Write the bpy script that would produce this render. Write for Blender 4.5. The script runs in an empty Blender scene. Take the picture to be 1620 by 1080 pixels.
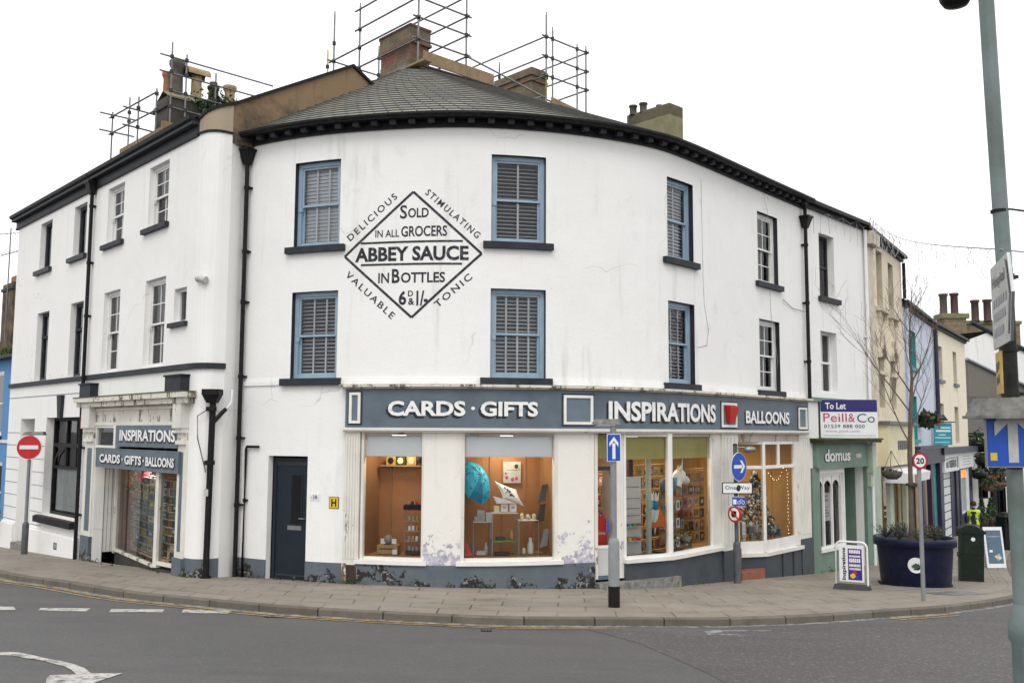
import bpy, bmesh, math, random
from mathutils import Vector, Matrix, noise
R = math.radians
rnd = random.Random(7)
S = bpy.context.scene
COL = S.collection
# ---------------------------------------------------------------- camera, sky, sun, exposure
H = 3.05
cam = bpy.data.objects.new('camera', bpy.data.cameras.new('camera'))
cam.data.sensor_width = 36.0
cam.data.lens = 1500 / 1620 * 36
cam.data.clip_start = 0.1
cam.data.clip_end = 5000
COL.objects.link(cam)
cam.matrix_world = Matrix.Translation((0, 0, H)) @ Matrix.Rotation(R(90 + 5.4603), 4, 'X') @ Matrix.Rotation(R(0.2962), 4, 'Z')
S.camera = cam
SUN_EL, SUN_AZ = 50, 186     # sun behind the photographer, veiled by cloud
wd = bpy.data.worlds.new('World')
S.world = wd
wd.use_nodes = True
nt = wd.node_tree
nt.nodes.clear()
wo = nt.nodes.new('ShaderNodeOutputWorld')
bg = nt.nodes.new('ShaderNodeBackground')
sky = nt.nodes.new('ShaderNodeTexSky')
sky.sky_type = 'NISHITA'
sky.sun_disc = False
sky.sun_elevation = R(SUN_EL)
sky.sun_rotation = R(SUN_AZ)
sky.dust_density = 4
hs = nt.nodes.new('ShaderNodeHueSaturation')
hs.inputs['Saturation'].default_value = 0.12
mxs = nt.nodes.new('ShaderNodeMix')          # an even white cloud layer over the sky
mxs.data_type = 'RGBA'
mxs.inputs[0].default_value = 0.8
mxs.inputs[7].default_value = (11.9, 12.0, 12.2, 1)
nt.links.new(sky.outputs[0], hs.inputs['Color'])
nt.links.new(hs.outputs[0], mxs.inputs[6])
nt.links.new(mxs.outputs[2], bg.inputs['Color'])
bg.inputs['Strength'].default_value = 0.13
nt.links.new(bg.outputs[0], wo.inputs[0])
sun = bpy.data.objects.new('sun', bpy.data.lights.new('sun', 'SUN'))
sun.data.energy = 0.9
sun.data.angle = R(24)
sun.data.color = (1.0, 0.97, 0.92)
COL.objects.link(sun)
sd = Vector((math.sin(R(SUN_AZ)) * math.cos(R(SUN_EL)), math.cos(R(SUN_AZ)) * math.cos(R(SUN_EL)), math.sin(R(SUN_EL))))
sun.rotation_euler = sd.to_track_quat('Z', 'Y').to_euler()
S.view_settings.view_transform = 'Standard'
S.view_settings.look = 'None'
S.view_settings.exposure = 0.06
S.view_settings.gamma = 1.0
# ---------------------------------------------------------------- materials
MATS = {}


def c3(h):
    """sRGB 0-255 triple to linear"""
    return tuple(((v / 255) / 12.92 if v / 255 < .04045 else ((v / 255 + .055) / 1.055) ** 2.4) for v in h)


class NB:
    def __init__(s, name):
        s.m = bpy.data.materials.new(name)
        s.m.use_nodes = True
        s.t = s.m.node_tree
        s.b = s.t.nodes['Principled BSDF']
        s.out = s.t.nodes['Material Output']
        s.tc = s.n('ShaderNodeTexCoord')

    def n(s, k, **kw):
        x = s.t.nodes.new(k)
        for a, v in kw.items():
            setattr(x, a, v)
        return x

    def l(s, a, b):
        s.t.links.new(a, b)

    def coord(s, scale=(1, 1, 1), rot=(0, 0, 0), src='Object'):
        mp = s.n('ShaderNodeMapping')
        mp.inputs['Scale'].default_value = scale
        mp.inputs['Rotation'].default_value = rot
        s.l(s.tc.outputs[src], mp.inputs[0])
        return mp.outputs[0]

    def noise(s, scale, detail=4, rough=.55, vec=None, dist=0):
        x = s.n('ShaderNodeTexNoise')
        x.inputs['Scale'].default_value = scale
        x.inputs['Detail'].default_value = detail
        x.inputs['Roughness'].default_value = rough
        x.inputs['Distortion'].default_value = dist
        s.l(vec if vec is not None else s.coord(), x.inputs['Vector'])
        return x.outputs['Fac']

    def ramp(s, f, lo, hi, a=0., b=1.):
        x = s.n('ShaderNodeMapRange')
        x.inputs[1].default_value = lo
        x.inputs[2].default_value = hi
        x.inputs[3].default_value = a
        x.inputs[4].default_value = b
        s.l(f, x.inputs[0])
        return x.outputs[0]

    def math(s, op, a, b):
        x = s.n('ShaderNodeMath', operation=op)
        for i, v in enumerate((a, b)):
            if isinstance(v, (int, float)):
                x.inputs[i].default_value = v
            else:
                s.l(v, x.inputs[i])
        return x.outputs[0]

    def mix(s, f, a, b, mode='MIX'):
        x = s.n('ShaderNodeMix', data_type='RGBA', blend_type=mode)
        for i, v in ((0, f), (6, a), (7, b)):
            if isinstance(v, (int, float)):
                x.inputs[i].default_value = v
            elif isinstance(v, tuple):
                x.inputs[i].default_value = v + (1,) if len(v) == 3 else v
            else:
                s.l(v, x.inputs[i])
        return x.outputs[2]

    def z(s):
        x = s.n('ShaderNodeSeparateXYZ')
        s.l(s.tc.outputs['Object'], x.inputs[0])
        return x.outputs[2]

    def bump(s, h, dist=.01, strength=1.):
        x = s.n('ShaderNodeBump')
        x.inputs['Distance'].default_value = dist
        x.inputs['Strength'].default_value = strength
        s.l(h, x.inputs['Height'])
        s.l(x.outputs[0], s.b.inputs['Normal'])

    def col(s, c):
        if isinstance(c, tuple):
            s.b.inputs['Base Color'].default_value = c + (1,)
        else:
            s.l(c, s.b.inputs['Base Color'])


def M(name, a, b=None, rough=.7, scale=3., bump=0., bscale=60., metal=0., spec=.4, lo=.35, hi=.7):
    """painted or natural surface: colour a broken up with patches of b"""
    if name in MATS:
        return MATS[name]
    k = NB(name)
    if b is None:
        b = tuple(x * .82 for x in a)
    f = k.ramp(k.noise(scale, 6, .6), lo, hi)
    k.col(k.mix(f, a, b))
    k.b.inputs['Roughness'].default_value = rough
    k.b.inputs['Metallic'].default_value = metal
    k.b.inputs['Specular IOR Level'].default_value = spec
    if bump:
        k.bump(k.noise(bscale, 4), bump)
    MATS[name] = k.m
    return k.m


def plaster(name, base, dirt, streak=.75, patch=None, low_grime=None):
    k = NB(name)
    c = k.mix(k.ramp(k.noise(.7, 5, .6), .35, .75), base, tuple(x * .955 for x in base))
    st = k.math('MULTIPLY', k.ramp(k.noise(1.0, 5, .65, k.coord((3.2, 3.2, .28))), .54, .78), k.ramp(k.noise(.5, 3), .42, .62))
    c = k.mix(k.math('MULTIPLY', st, streak), c, dirt)
    gr = k.math('MULTIPLY', k.ramp(k.noise(2.2, 7, .72, k.coord((1, 1, .7))), .56, .74), k.ramp(k.noise(.33, 3, .5, k.coord((1, 1, 1.6))), .50, .62))
    c = k.mix(k.math('MULTIPLY', gr, streak * .38), c, dirt)
    sp = k.ramp(k.noise(9, 6, .7), .68, .76)
    c = k.mix(k.math('MULTIPLY', sp, .30), c, dirt)
    # hairline cracks
    v = k.n('ShaderNodeTexVoronoi', feature='DISTANCE_TO_EDGE')
    v.inputs['Scale'].default_value = .55
    wv = k.n('ShaderNodeMix', data_type='VECTOR')
    nn = k.n('ShaderNodeTexNoise')
    nn.inputs['Scale'].default_value = 1.4
    k.l(k.coord(), nn.inputs['Vector'])
    wv.inputs[0].default_value = .45
    k.l(k.coord(), wv.inputs[4])
    k.l(nn.outputs['Color'], wv.inputs[5])
    k.l(wv.outputs[1], v.inputs['Vector'])
    cr = k.math('MULTIPLY', k.ramp(v.outputs['Distance'], .0012, .005, 1, 0), k.ramp(k.noise(.6, 2), .52, .6))
    c = k.mix(k.math('MULTIPLY', cr, .35), c, (.30, .29, .27))
    if patch:
        pc, pcol = patch
        zz = k.ramp(k.z(), pc[0], pc[1], 1, 0)
        f = k.ramp(k.math('ADD', k.noise(4.5, 7, .72), k.math('MULTIPLY', zz, .30)), .68, .71)
        c = k.mix(f, c, k.mix(k.ramp(k.noise(11, 5, .7), .42, .58), pcol[0], pcol[1]))
    if low_grime:
        zz = k.ramp(k.z(), low_grime[0], low_grime[1], 1, 0)
        f = k.ramp(k.math('ADD', k.noise(2.2, 6, .7), k.math('MULTIPLY', zz, .35)), .62, .95)
        c = k.mix(f, c, low_grime[2])
    k.col(c)
    k.b.inputs['Roughness'].default_value = .8
    k.b.inputs['Specular IOR Level'].default_value = .25
    k.bump(k.math('ADD', k.noise(28, 4), k.math('MULTIPLY', k.noise(1.6, 3), 3.)), .006, .8)
    MATS[name] = k.m
    return k.m


WHITE = (.80, .795, .775)
plaster('white_render', WHITE, (.46, .45, .38))
plaster('white_render_left', (.81, .80, .775), (.50, .49, .44), .4)
plaster('pier_render', (.76, .74, .69), (.42, .40, .33), .5, patch=((.3, 1.5), ((.33, .32, .385), (.54, .53, .60))))
plaster('cream_render', (.70, .62, .47), (.38, .33, .24))
plaster('pale_cream_render', (.80, .73, .57), (.46, .42, .34))
plaster('pale_blue_render', (.56, .61, .70), (.38, .42, .46))
plaster('grey_render', (.17, .16, .14), (.07, .07, .055), .8)
plaster('blue_render', (.10, .25, .48), (.06, .14, .25), .5)
plaster('brown_render', (.22, .15, .085), (.045, .038, .026), 1., low_grime=(9.2, 11.2, (.05, .042, .03)))
plaster('tan_render', (.36, .29, .215), (.16, .11, .07), .8)
plaster('dark_render', (.085, .076, .062), (.11, .115, .05), 1., low_grime=(11.5, 14.5, (.04, .037, .03)))
plaster('moss_render', (.24, .215, .14), (.10, .13, .035), 1., low_grime=(11.0, 14.6, (.13, .15, .05)))


def plinth_mat():
    k = NB('plinth_paint')
    a = k.mix(k.ramp(k.noise(2, 5), .35, .7), (.085, .108, .132), (.115, .135, .15))
    zz = k.ramp(k.z(), -.45, .45, .24, .01)
    f = k.ramp(k.math('ADD', k.noise(2.6, 7, .68), zz), .615, .64)
    dk = k.mix(k.ramp(k.noise(12, 4), .55, .62), (.012, .012, .013), (.25, .25, .24))
    c = k.mix(f, a, dk)
    gz = k.ramp(k.z(), -.5, .12, .3, 0)
    c = k.mix(k.ramp(k.math('ADD', k.noise(4, 5), gz), .66, .86), c, (.05, .06, .03))
    k.col(c)
    k.b.inputs['Roughness'].default_value = .65
    k.bump(k.math('SUBTRACT', k.noise(20, 4), f), .006)
    MATS['plinth_paint'] = k.m


plinth_mat()


def worn_white(name, base=(.70, .68, .62), under=(.22, .19, .15), amt=.62):
    k = NB(name)
    f = k.ramp(k.noise(3.2, 8, .74, k.coord((1, 1, .45))), amt, amt + .05)
    g = k.ramp(k.noise(1.3, 5, .6), .4, .75)
    k.col(k.mix(f, k.mix(g, base, tuple(x * .82 for x in base)), under))
    k.b.inputs['Roughness'].default_value = .6
    k.bump(k.math('SUBTRACT', k.noise(40, 3), f), .004)
    MATS[name] = k.m


worn_white('worn_white_paint')
worn_white('very_worn_paint', (.66, .62, .54), (.13, .11, .07), .53)
worn_white('lintel_paint', (.50, .42, .36), (.2, .16, .12), .55)
M('white_paint', (.78, .77, .74), (.66, .65, .61), .45, 2)
M('white_frame', (.76, .76, .74), (.66, .66, .64), .4, 3)
M('blue_frame', (.29, .40, .49), (.23, .33, .42), .4, 4)
M('slate_blue_paint', (.108, .142, .172), (.078, .104, .128), .5, 2.2, .003, 20)
M('slate_blue_light', (.135, .178, .215), (.105, .14, .17), .5, 2.2)
M('riser_paint', (.056, .068, .080), (.04, .05, .06), .55, 2.5, .003, 20)
M('black_paint', (.010, .0105, .013), (.02, .02, .022), .55, 5, spec=.15)
M('dark_grey_paint', (.04, .043, .05), (.027, .03, .035), .55, 3, spec=.2)
M('sill_paint', (.032, .037, .046), (.02, .022, .026), .6, 4, .003, spec=.2)
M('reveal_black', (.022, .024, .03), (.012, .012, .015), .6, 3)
M('door_paint', (.013, .019, .028), (.016, .023, .033), .45, 2, spec=.2)
M('iron_black', (.008, .008, .009), (.018, .017, .016), .5, 8, .002, 50, spec=.15)
M('sign_ink', (.018, .02, .026), (.17, .17, .175), .75, 11, lo=.55, hi=.78)
M('letter_white', (.78, .78, .77), (.48, .49, .49), .5, 9, lo=.5, hi=.8)
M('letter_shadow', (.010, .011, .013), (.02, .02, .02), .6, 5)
M('galvanised', (.30, .31, .32), (.20, .205, .21), .42, 6, metal=.75)
M('post_grey', (.24, .25, .26), (.18, .19, .20), .5, 4, .002)
M('post_dark', (.09, .095, .10), (.06, .06, .065), .55, 6)
M('pole_green', (.16, .205, .20), (.10, .125, .11), .5, 2.2, .002, 30)
M('pole_dark', (.013, .014, .013), (.035, .035, .03), .6, 9, .004, 25, spec=.2)
M('concrete_grey', (.24, .235, .22), (.10, .10, .085), .85, 9, .006, 40)
M('scaffold_steel', (.20, .21, .22), (.13, .125, .12), .45, 5, metal=.5)
M('yellow_paint', (.62, .52, .06), (.5, .42, .06), .6, 4)
M('scaffold_board', (.28, .20, .11), (.17, .12, .07), .85, 4, .004)
M('terracotta', (.32, .14, .08), (.19, .09, .055), .8, 6, .004)
M('maroon_clay', (.10, .055, .05), (.06, .04, .04), .85, 4, .004)
M('buff_clay', (.36, .27, .15), (.20, .15, .085), .8, 6, .004)
M('grey_clay', (.10, .085, .07), (.055, .05, .04), .85, 6, .004)
M('brown_panel', (.36, .165, .065), (.30, .135, .052), .55, 1.2)
M('brown_side', (.33, .17, .075), (.26, .135, .06), .55, 1.2)
M('orange_wall', (.48, .28, .085), (.40, .22, .065), .6, 1.5)
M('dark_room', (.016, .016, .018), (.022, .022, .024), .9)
M('blind_grey', (.42, .42, .43), (.34, .34, .36), .6, 1)
M('blind_slat', (.74, .75, .78), (.66, .67, .70), .5, 1)
M('white_blind', (.88, .89, .93), (.84, .85, .89), .7, 1)
M('yellow_blind', (.46, .41, .16), (.40, .36, .13), .7, 1)
M('curtain_grey', (.33, .36, .38), (.24, .26, .28), .9, 6)
M('curtain_pale', (.55, .58, .60), (.42, .45, .47), .9, 6)
M('net_white', (.62, .65, .64), (.50, .53, .52), .9, 6)
M('lead_grey', (.10, .105, .11), (.15, .155, .16), .5, 6)
M('traffic_blue', (.010, .075, .42), (.008, .06, .36), .4, 3)
M('sign_white', (.76, .77, .78), (.68, .69, .70), .4, 4)
M('sign_dirty', (.50, .51, .49), (.36, .36, .33), .55, 9)
M('sign_red', (.52, .015, .02), (.45, .012, .018), .4, 4)
M('alarm_red', (.50, .02, .015), (.42, .018, .015), .4, 4)
M('hydrant_yellow', (.66, .46, .02), (.6, .42, .02), .45, 4)
M('tile_red', (.30, .10, .06), (.22, .08, .05), .7, 6)
M('planter_blue', (.006, .009, .032), (.022, .027, .05), .42, 3.5, .003, 9, spec=.25, lo=.5, hi=.85)
M('soil', (.05, .04, .03), (.03, .025, .02), .95, 10)
M('bark', (.14, .10, .075), (.085, .065, .05), .8, 8, .004)
M('twig', (.15, .11, .09), (.10, .075, .065), .8, 8)
M('wood_stake', (.38, .25, .13), (.28, .18, .10), .8, 6)
M('cabinet_green', (.008, .017, .010), (.03, .04, .03), .5, 5, .003, 8, spec=.2, lo=.52, hi=.85)
M('purple_print', (.045, .018, .20), (.04, .015, .17), .4, 2)
M('navy_print', (.022, .018, .14), (.02, .016, .12), .4, 2)
M('pink_ink', (.45, .05, .13), (.42, .05, .12), .5, 3)
M('navy_ink', (.02, .03, .09), (.02, .03, .08), .5, 3)
M('domus_green', (.155, .235, .18), (.12, .19, .145), .55, 2.5, .003)
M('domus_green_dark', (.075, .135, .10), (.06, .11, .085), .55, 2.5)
M('pale_green', (.40, .46, .38), (.30, .35, .28), .6, 2)
M('cream_paint', (.66, .60, .40), (.55, .49, .32), .6, 2)
M('cream_trim', (.60, .54, .42), (.45, .40, .31), .7, 3)
M('teal_paint', (.02, .27, .27), (.015, .21, .21), .5, 3)
M('teal_sign', (.02, .30, .36), (.018, .25, .31), .5, 3)
M('shop_navy', (.012, .012, .035), (.018, .018, .05), .4, 3)
M('orange_glow', (.55, .14, .03), (.5, .12, .03), .5, 3)
M('amber_print', (.50, .32, .06), (.40, .25, .05), .5, 12)
M('rubber', (.045, .045, .045), (.03, .03, .03), .8, 10)
M('basket_brown', (.20, .10, .06), (.12, .06, .04), .9, 30)
M('skin', (.45, .27, .19), (.40, .23, .16), .6, 10)
M('jacket_dark', (.014, .016, .024), (.02, .022, .03), .8, 12)
M('hi_vis', (.50, .66, .05), (.42, .58, .04), .7, 10)
M('trouser_beige', (.20, .155, .11), (.16, .12, .09), .85, 10)
M('hair_dark', (.018, .014, .012), (.03, .022, .018), .7, 30)
M('brolly_blue', (.01, .22, .36), (.008, .15, .26), .6, 3)
M('black_cloth', (.015, .015, .018), (.025, .025, .03), .8, 20)
M('red_card', (.58, .02, .015), (.5, .018, .015), .5, 3)
M('orange_cloth', (.60, .13, .02), (.5, .10, .02), .8, 5)
M('grey_panel', (.52, .51, .50), (.45, .44, .43), .6, 2)
M('kraft', (.42, .27, .11), (.32, .20, .08), .8, 4)
M('ltblue_cloth', (.16, .42, .55), (.12, .34, .46), .8, 6)
M('bluegrey_cloth', (.10, .16, .22), (.08, .13, .18), .8, 6)
M('shelf_wood', (.36, .24, .12), (.28, .18, .09), .6, 4)
M('dark_wood', (.05, .028, .018), (.035, .02, .014), .6, 4)
M('fir_green', (.035, .055, .042), (.02, .034, .028), .8, 15)
M('snow', (.62, .66, .68), (.45, .50, .52), .8, 15)
M('leaf_green', (.035, .075, .018), (.055, .10, .025), .7, 9)
M('leaf_dark', (.018, .042, .012), (.03, .06, .016), .7, 9)
M('leaf_heather', (.07, .075, .05), (.05, .045, .045), .8, 12)
M('moss', (.055, .085, .012), (.085, .10, .02), .95, 20)
M('wire_grey', (.34, .34, .35), (.28, .28, .29), .6, 5)
M('glass_green', (.10, .30, .08), (.08, .24, .06), .3, 5)
for i, c in enumerate([(196, 190, 178), (88, 96, 92), (150, 120, 84), (120, 132, 128), (70, 60, 55), (176, 160, 60), (146, 66, 56), (96, 120, 140), (214, 206, 196), (150, 140, 60), (60, 78, 74), (176, 120, 130)]):
    M('card_print_%s' % 'abcdefghijkl'[i], c3(c), tuple(x * .45 for x in c3(c)), .55, 22, lo=.45, hi=.55)
CARDS = ['card_print_%s' % q for q in 'abcdefghijkl']


def glass(name, tint=(.93, .95, .95), refl=1.0):
    k = NB(name)
    k.t.nodes.remove(k.b)
    fr = k.n('ShaderNodeFresnel')
    fr.inputs[0].default_value = 1.5
    tr = k.n('ShaderNodeBsdfTransparent')
    tr.inputs[0].default_value = tint + (1,)
    gl = k.n('ShaderNodeBsdfGlossy')
    gl.inputs['Roughness'].default_value = .02
    bp = k.n('ShaderNodeBump')
    bp.inputs['Distance'].default_value = .004
    bp.inputs['Strength'].default_value = .25
    k.l(k.noise(.9, 2), bp.inputs['Height'])
    k.l(bp.outputs[0], gl.inputs['Normal'])
    mx = k.n('ShaderNodeMixShader')
    k.l(k.math('MULTIPLY', fr.outputs[0], refl), mx.inputs[0])
    k.l(tr.outputs[0], mx.inputs[1])
    k.l(gl.outputs[0], mx.inputs[2])
    k.l(mx.outputs[0], k.out.inputs[0])
    MATS[name] = k.m


glass('glass')
glass('shop_glass', (.93, .95, .94), .8)


def emit(name, col, st):
    k = NB(name)
    k.b.inputs['Base Color'].default_value = col + (1,)
    k.b.inputs['Emission Color'].default_value = col + (1,)
    k.b.inputs['Emission Strength'].default_value = st
    MATS[name] = k.m


emit('lamp_white', (1, .95, .85), 6)
emit('neon_orange', (1, .25, .05), 1.2)
emit('fairy_bulb', (1, .85, .6), 5)


def slate(name, a, b, moss, cw=.3, ch=.2, lichen=.5):
    k = NB(name)
    br = k.n('ShaderNodeTexBrick')
    br.offset = .5
    br.inputs['Color1'].default_value = a + (1,)
    br.inputs['Color2'].default_value = b + (1,)
    br.inputs['Mortar'].default_value = (.02, .02, .018, 1)
    br.inputs['Scale'].default_value = 1
    br.inputs['Mortar Size'].default_value = .016
    br.inputs['Mortar Smooth'].default_value = .15
    br.inputs['Brick Width'].default_value = cw
    br.inputs['Row Height'].default_value = ch
    k.l(k.tc.outputs['UV'], br.inputs[0])
    f = k.math('MULTIPLY', k.ramp(k.noise(1.3, 6, .65), .42, .68), lichen)
    c = k.mix(f, br.outputs['Color'], moss)
    c = k.mix(k.ramp(k.noise(14, 5, .7), .56, .70, 0, .5), c, tuple(x * .45 for x in a))
    k.col(c)
    k.b.inputs['Roughness'].default_value = .75
    # each course tilts up towards its lower edge
    sx = k.n('ShaderNodeSeparateXYZ')
    k.l(k.tc.outputs['UV'], sx.inputs[0])
    fr = k.math('FRACT', k.math('DIVIDE', sx.outputs[1], ch), 0)
    h = k.math('ADD', k.math('SUBTRACT', k.math('MULTIPLY', fr, -.7), br.outputs['Fac']), k.math('MULTIPLY', k.noise(30, 3), .5))
    k.bump(h, .018)
    MATS[name] = k.m


slate('roof_slate', (.28, .27, .232), (.165, .163, .145), (.27, .265, .20), .30, .24)
M('slate_edge', (.07, .07, .06), (.04, .04, .036), .8, 6)
slate('dark_slate', (.07, .07, .07), (.045, .045, .05), (.09, .085, .06))


def brick(name, a, b, mortar, stain):
    k = NB(name)
    # runs along either face of a stack: horizontal distance is x'+y' in the stack's own axes
    sx = k.n('ShaderNodeSeparateXYZ')
    k.l(k.coord((1, 1, 1), (0, 0, R(-47))), sx.inputs[0])
    cb = k.n('ShaderNodeCombineXYZ')
    k.l(k.math('ADD', sx.outputs[0], sx.outputs[1]), cb.inputs[0])
    k.l(sx.outputs[2], cb.inputs[1])
    br = k.n('ShaderNodeTexBrick')
    br.offset = .5
    br.inputs['Color1'].default_value = a + (1,)
    br.inputs['Color2'].default_value = b + (1,)
    br.inputs['Mortar'].default_value = mortar + (1,)
    br.inputs['Scale'].default_value = 1
    br.inputs['Mortar Size'].default_value = .008
    br.inputs['Brick Width'].default_value = .225
    br.inputs['Row Height'].default_value = .075
    k.l(cb.outputs[0], br.inputs[0])
    c = k.mix(k.ramp(k.noise(3, 6, .7), .45, .62, 0, .8), br.outputs['Color'], stain)
    k.col(c)
    k.b.inputs['Roughness'].default_value = .9
    k.bump(k.math('SUBTRACT', k.math('MULTIPLY', k.noise(40, 4), .6), br.outputs['Fac']), .01)
    MATS[name] = k.m


brick('red_brick', (.24, .075, .045), (.17, .06, .04), (.20, .17, .14), (.10, .075, .055))
brick('buff_brick', (.20, .14, .085), (.15, .115, .07), (.16, .14, .11), (.09, .08, .045))
brick('far_brick', (.30, .21, .12), (.22, .15, .09), (.2, .17, .13), (.12, .10, .06))


def paving():
    k = NB('paving_flags')
    br = k.n('ShaderNodeTexBrick')
    br.offset = .5
    br.inputs['Color1'].default_value = (.235, .203, .160, 1)
    br.inputs['Color2'].default_value = (.195, .167, .130, 1)
    br.inputs['Mortar'].default_value = (.06, .053, .04, 1)
    br.inputs['Scale'].default_value = 1
    br.inputs['Mortar Size'].default_value = .014
    br.inputs['Brick Width'].default_value = .92
    br.inputs['Row Height'].default_value = .72
    k.l(k.tc.outputs['UV'], br.inputs[0])
    c = k.mix(k.ramp(k.noise(.55, 6, .65), .38, .68), br.outputs['Color'], (.27, .24, .20))
    c = k.mix(k.ramp(k.noise(1.9, 6, .7), .54, .72, 0, .75), c, (.105, .092, .072))
    c = k.mix(k.ramp(k.noise(55, 3, .7), .57, .66, 0, .55), c, (.075, .07, .06))
    v = k.n('ShaderNodeTexVoronoi')
    v.inputs['Scale'].default_value = 2.6
    k.l(k.coord(), v.inputs['Vector'])
    c = k.mix(k.ramp(v.outputs['Distance'], .02, .045, .7, 0), c, (.05, .05, .045))
    k.col(c)
    k.b.inputs['Roughness'].default_value = .8
    k.bump(k.math('SUBTRACT', k.math('MULTIPLY', k.noise(50, 4), .5), br.outputs['Fac']), .008)
    MATS['paving_flags'] = k.m


paving()


def kerbm():
    k = NB('kerb_stone')
    br = k.n('ShaderNodeTexBrick')
    br.offset = 0
    br.inputs['Color1'].default_value = (.15, .13, .105, 1)
    br.inputs['Color2'].default_value = (.115, .10, .08, 1)
    br.inputs['Mortar'].default_value = (.02, .02, .018, 1)
    br.inputs['Scale'].default_value = 1
    br.inputs['Mortar Size'].default_value = .012
    br.inputs['Brick Width'].default_value = 1.05
    br.inputs['Row Height'].default_value = 5.
    k.l(k.tc.outputs['UV'], br.inputs[0])
    c = k.mix(k.ramp(k.noise(3, 6, .7), .45, .7, 0, .7), br.outputs['Color'], (.07, .065, .045))
    k.col(c)
    k.b.inputs['Roughness'].default_value = .85
    k.bump(k.math('SUBTRACT', k.noise(45, 4), br.outputs['Fac']), .008)
    MATS['kerb_stone'] = k.m


kerbm()


def asphalt(name, a, b, speck, grain, sp=.45, thr=.60):
    k = NB(name)
    c = k.mix(k.ramp(k.noise(.4, 5, .6), .35, .7), a, b)
    c = k.mix(k.ramp(k.noise(grain, 3, .8), thr, thr + .1, 0, sp), c, speck)
    c = k.mix(k.ramp(k.noise(grain * .7, 3, .8), .58, .7, 0, .6), c, tuple(x * .4 for x in a))
    c = k.mix(k.ramp(k.noise(.8, 6, .7, k.coord((.35, 1.6, 1))), .50, .70, 0, .45), c, tuple(x * .6 for x in a))
    c = k.mix(k.ramp(k.noise(2.4, 6, .75), .62, .8, 0, .35), c, tuple(min(1, x * 1.5) for x in b))
    k.col(c)
    k.b.inputs['Roughness'].default_value = .72
    k.b.inputs['Specular IOR Level'].default_value = .45
    k.bump(k.noise(grain, 4, .7), .012)
    MATS[name] = k.m


asphalt('asphalt', (.074, .072, .071), (.092, .089, .087), (.24, .235, .225), 26, .5, .585)
asphalt('asphalt_chips', (.062, .057, .056), (.080, .074, .072), (.32, .285, .27), 21, .7, .57)
asphalt('earth', (.08, .075, .06), (.06, .06, .05), (.1, .1, .08), 5)


def worn_marking(name, a, thr):
    k = NB(name)
    f = k.ramp(k.noise(5.5, 8, .8), thr, thr + .14)
    k.col(k.mix(f, k.mix(k.ramp(k.noise(30, 4), .4, .7), a, tuple(x * .75 for x in a)), (.08, .078, .075)))
    k.b.inputs['Roughness'].default_value = .8
    MATS[name] = k.m


worn_marking('marking_white', (.50, .48, .45), .475)
worn_marking('marking_yellow', (.40, .27, .09), .46)
worn_marking('marking_faint', (.34, .33, .31), .42)


def spots():
    k = NB('brolly_spots')
    v = k.n('ShaderNodeTexVoronoi')
    v.inputs['Scale'].default_value = 17
    k.l(k.coord(), v.inputs['Vector'])
    k.col(k.mix(k.ramp(v.outputs['Distance'], .28, .33, 0, 1), (.01, .05, .09), (.02, .36, .56)))
    MATS['brolly_spots'] = k.m


spots()
# ---------------------------------------------------------------- mesh helpers


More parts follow.
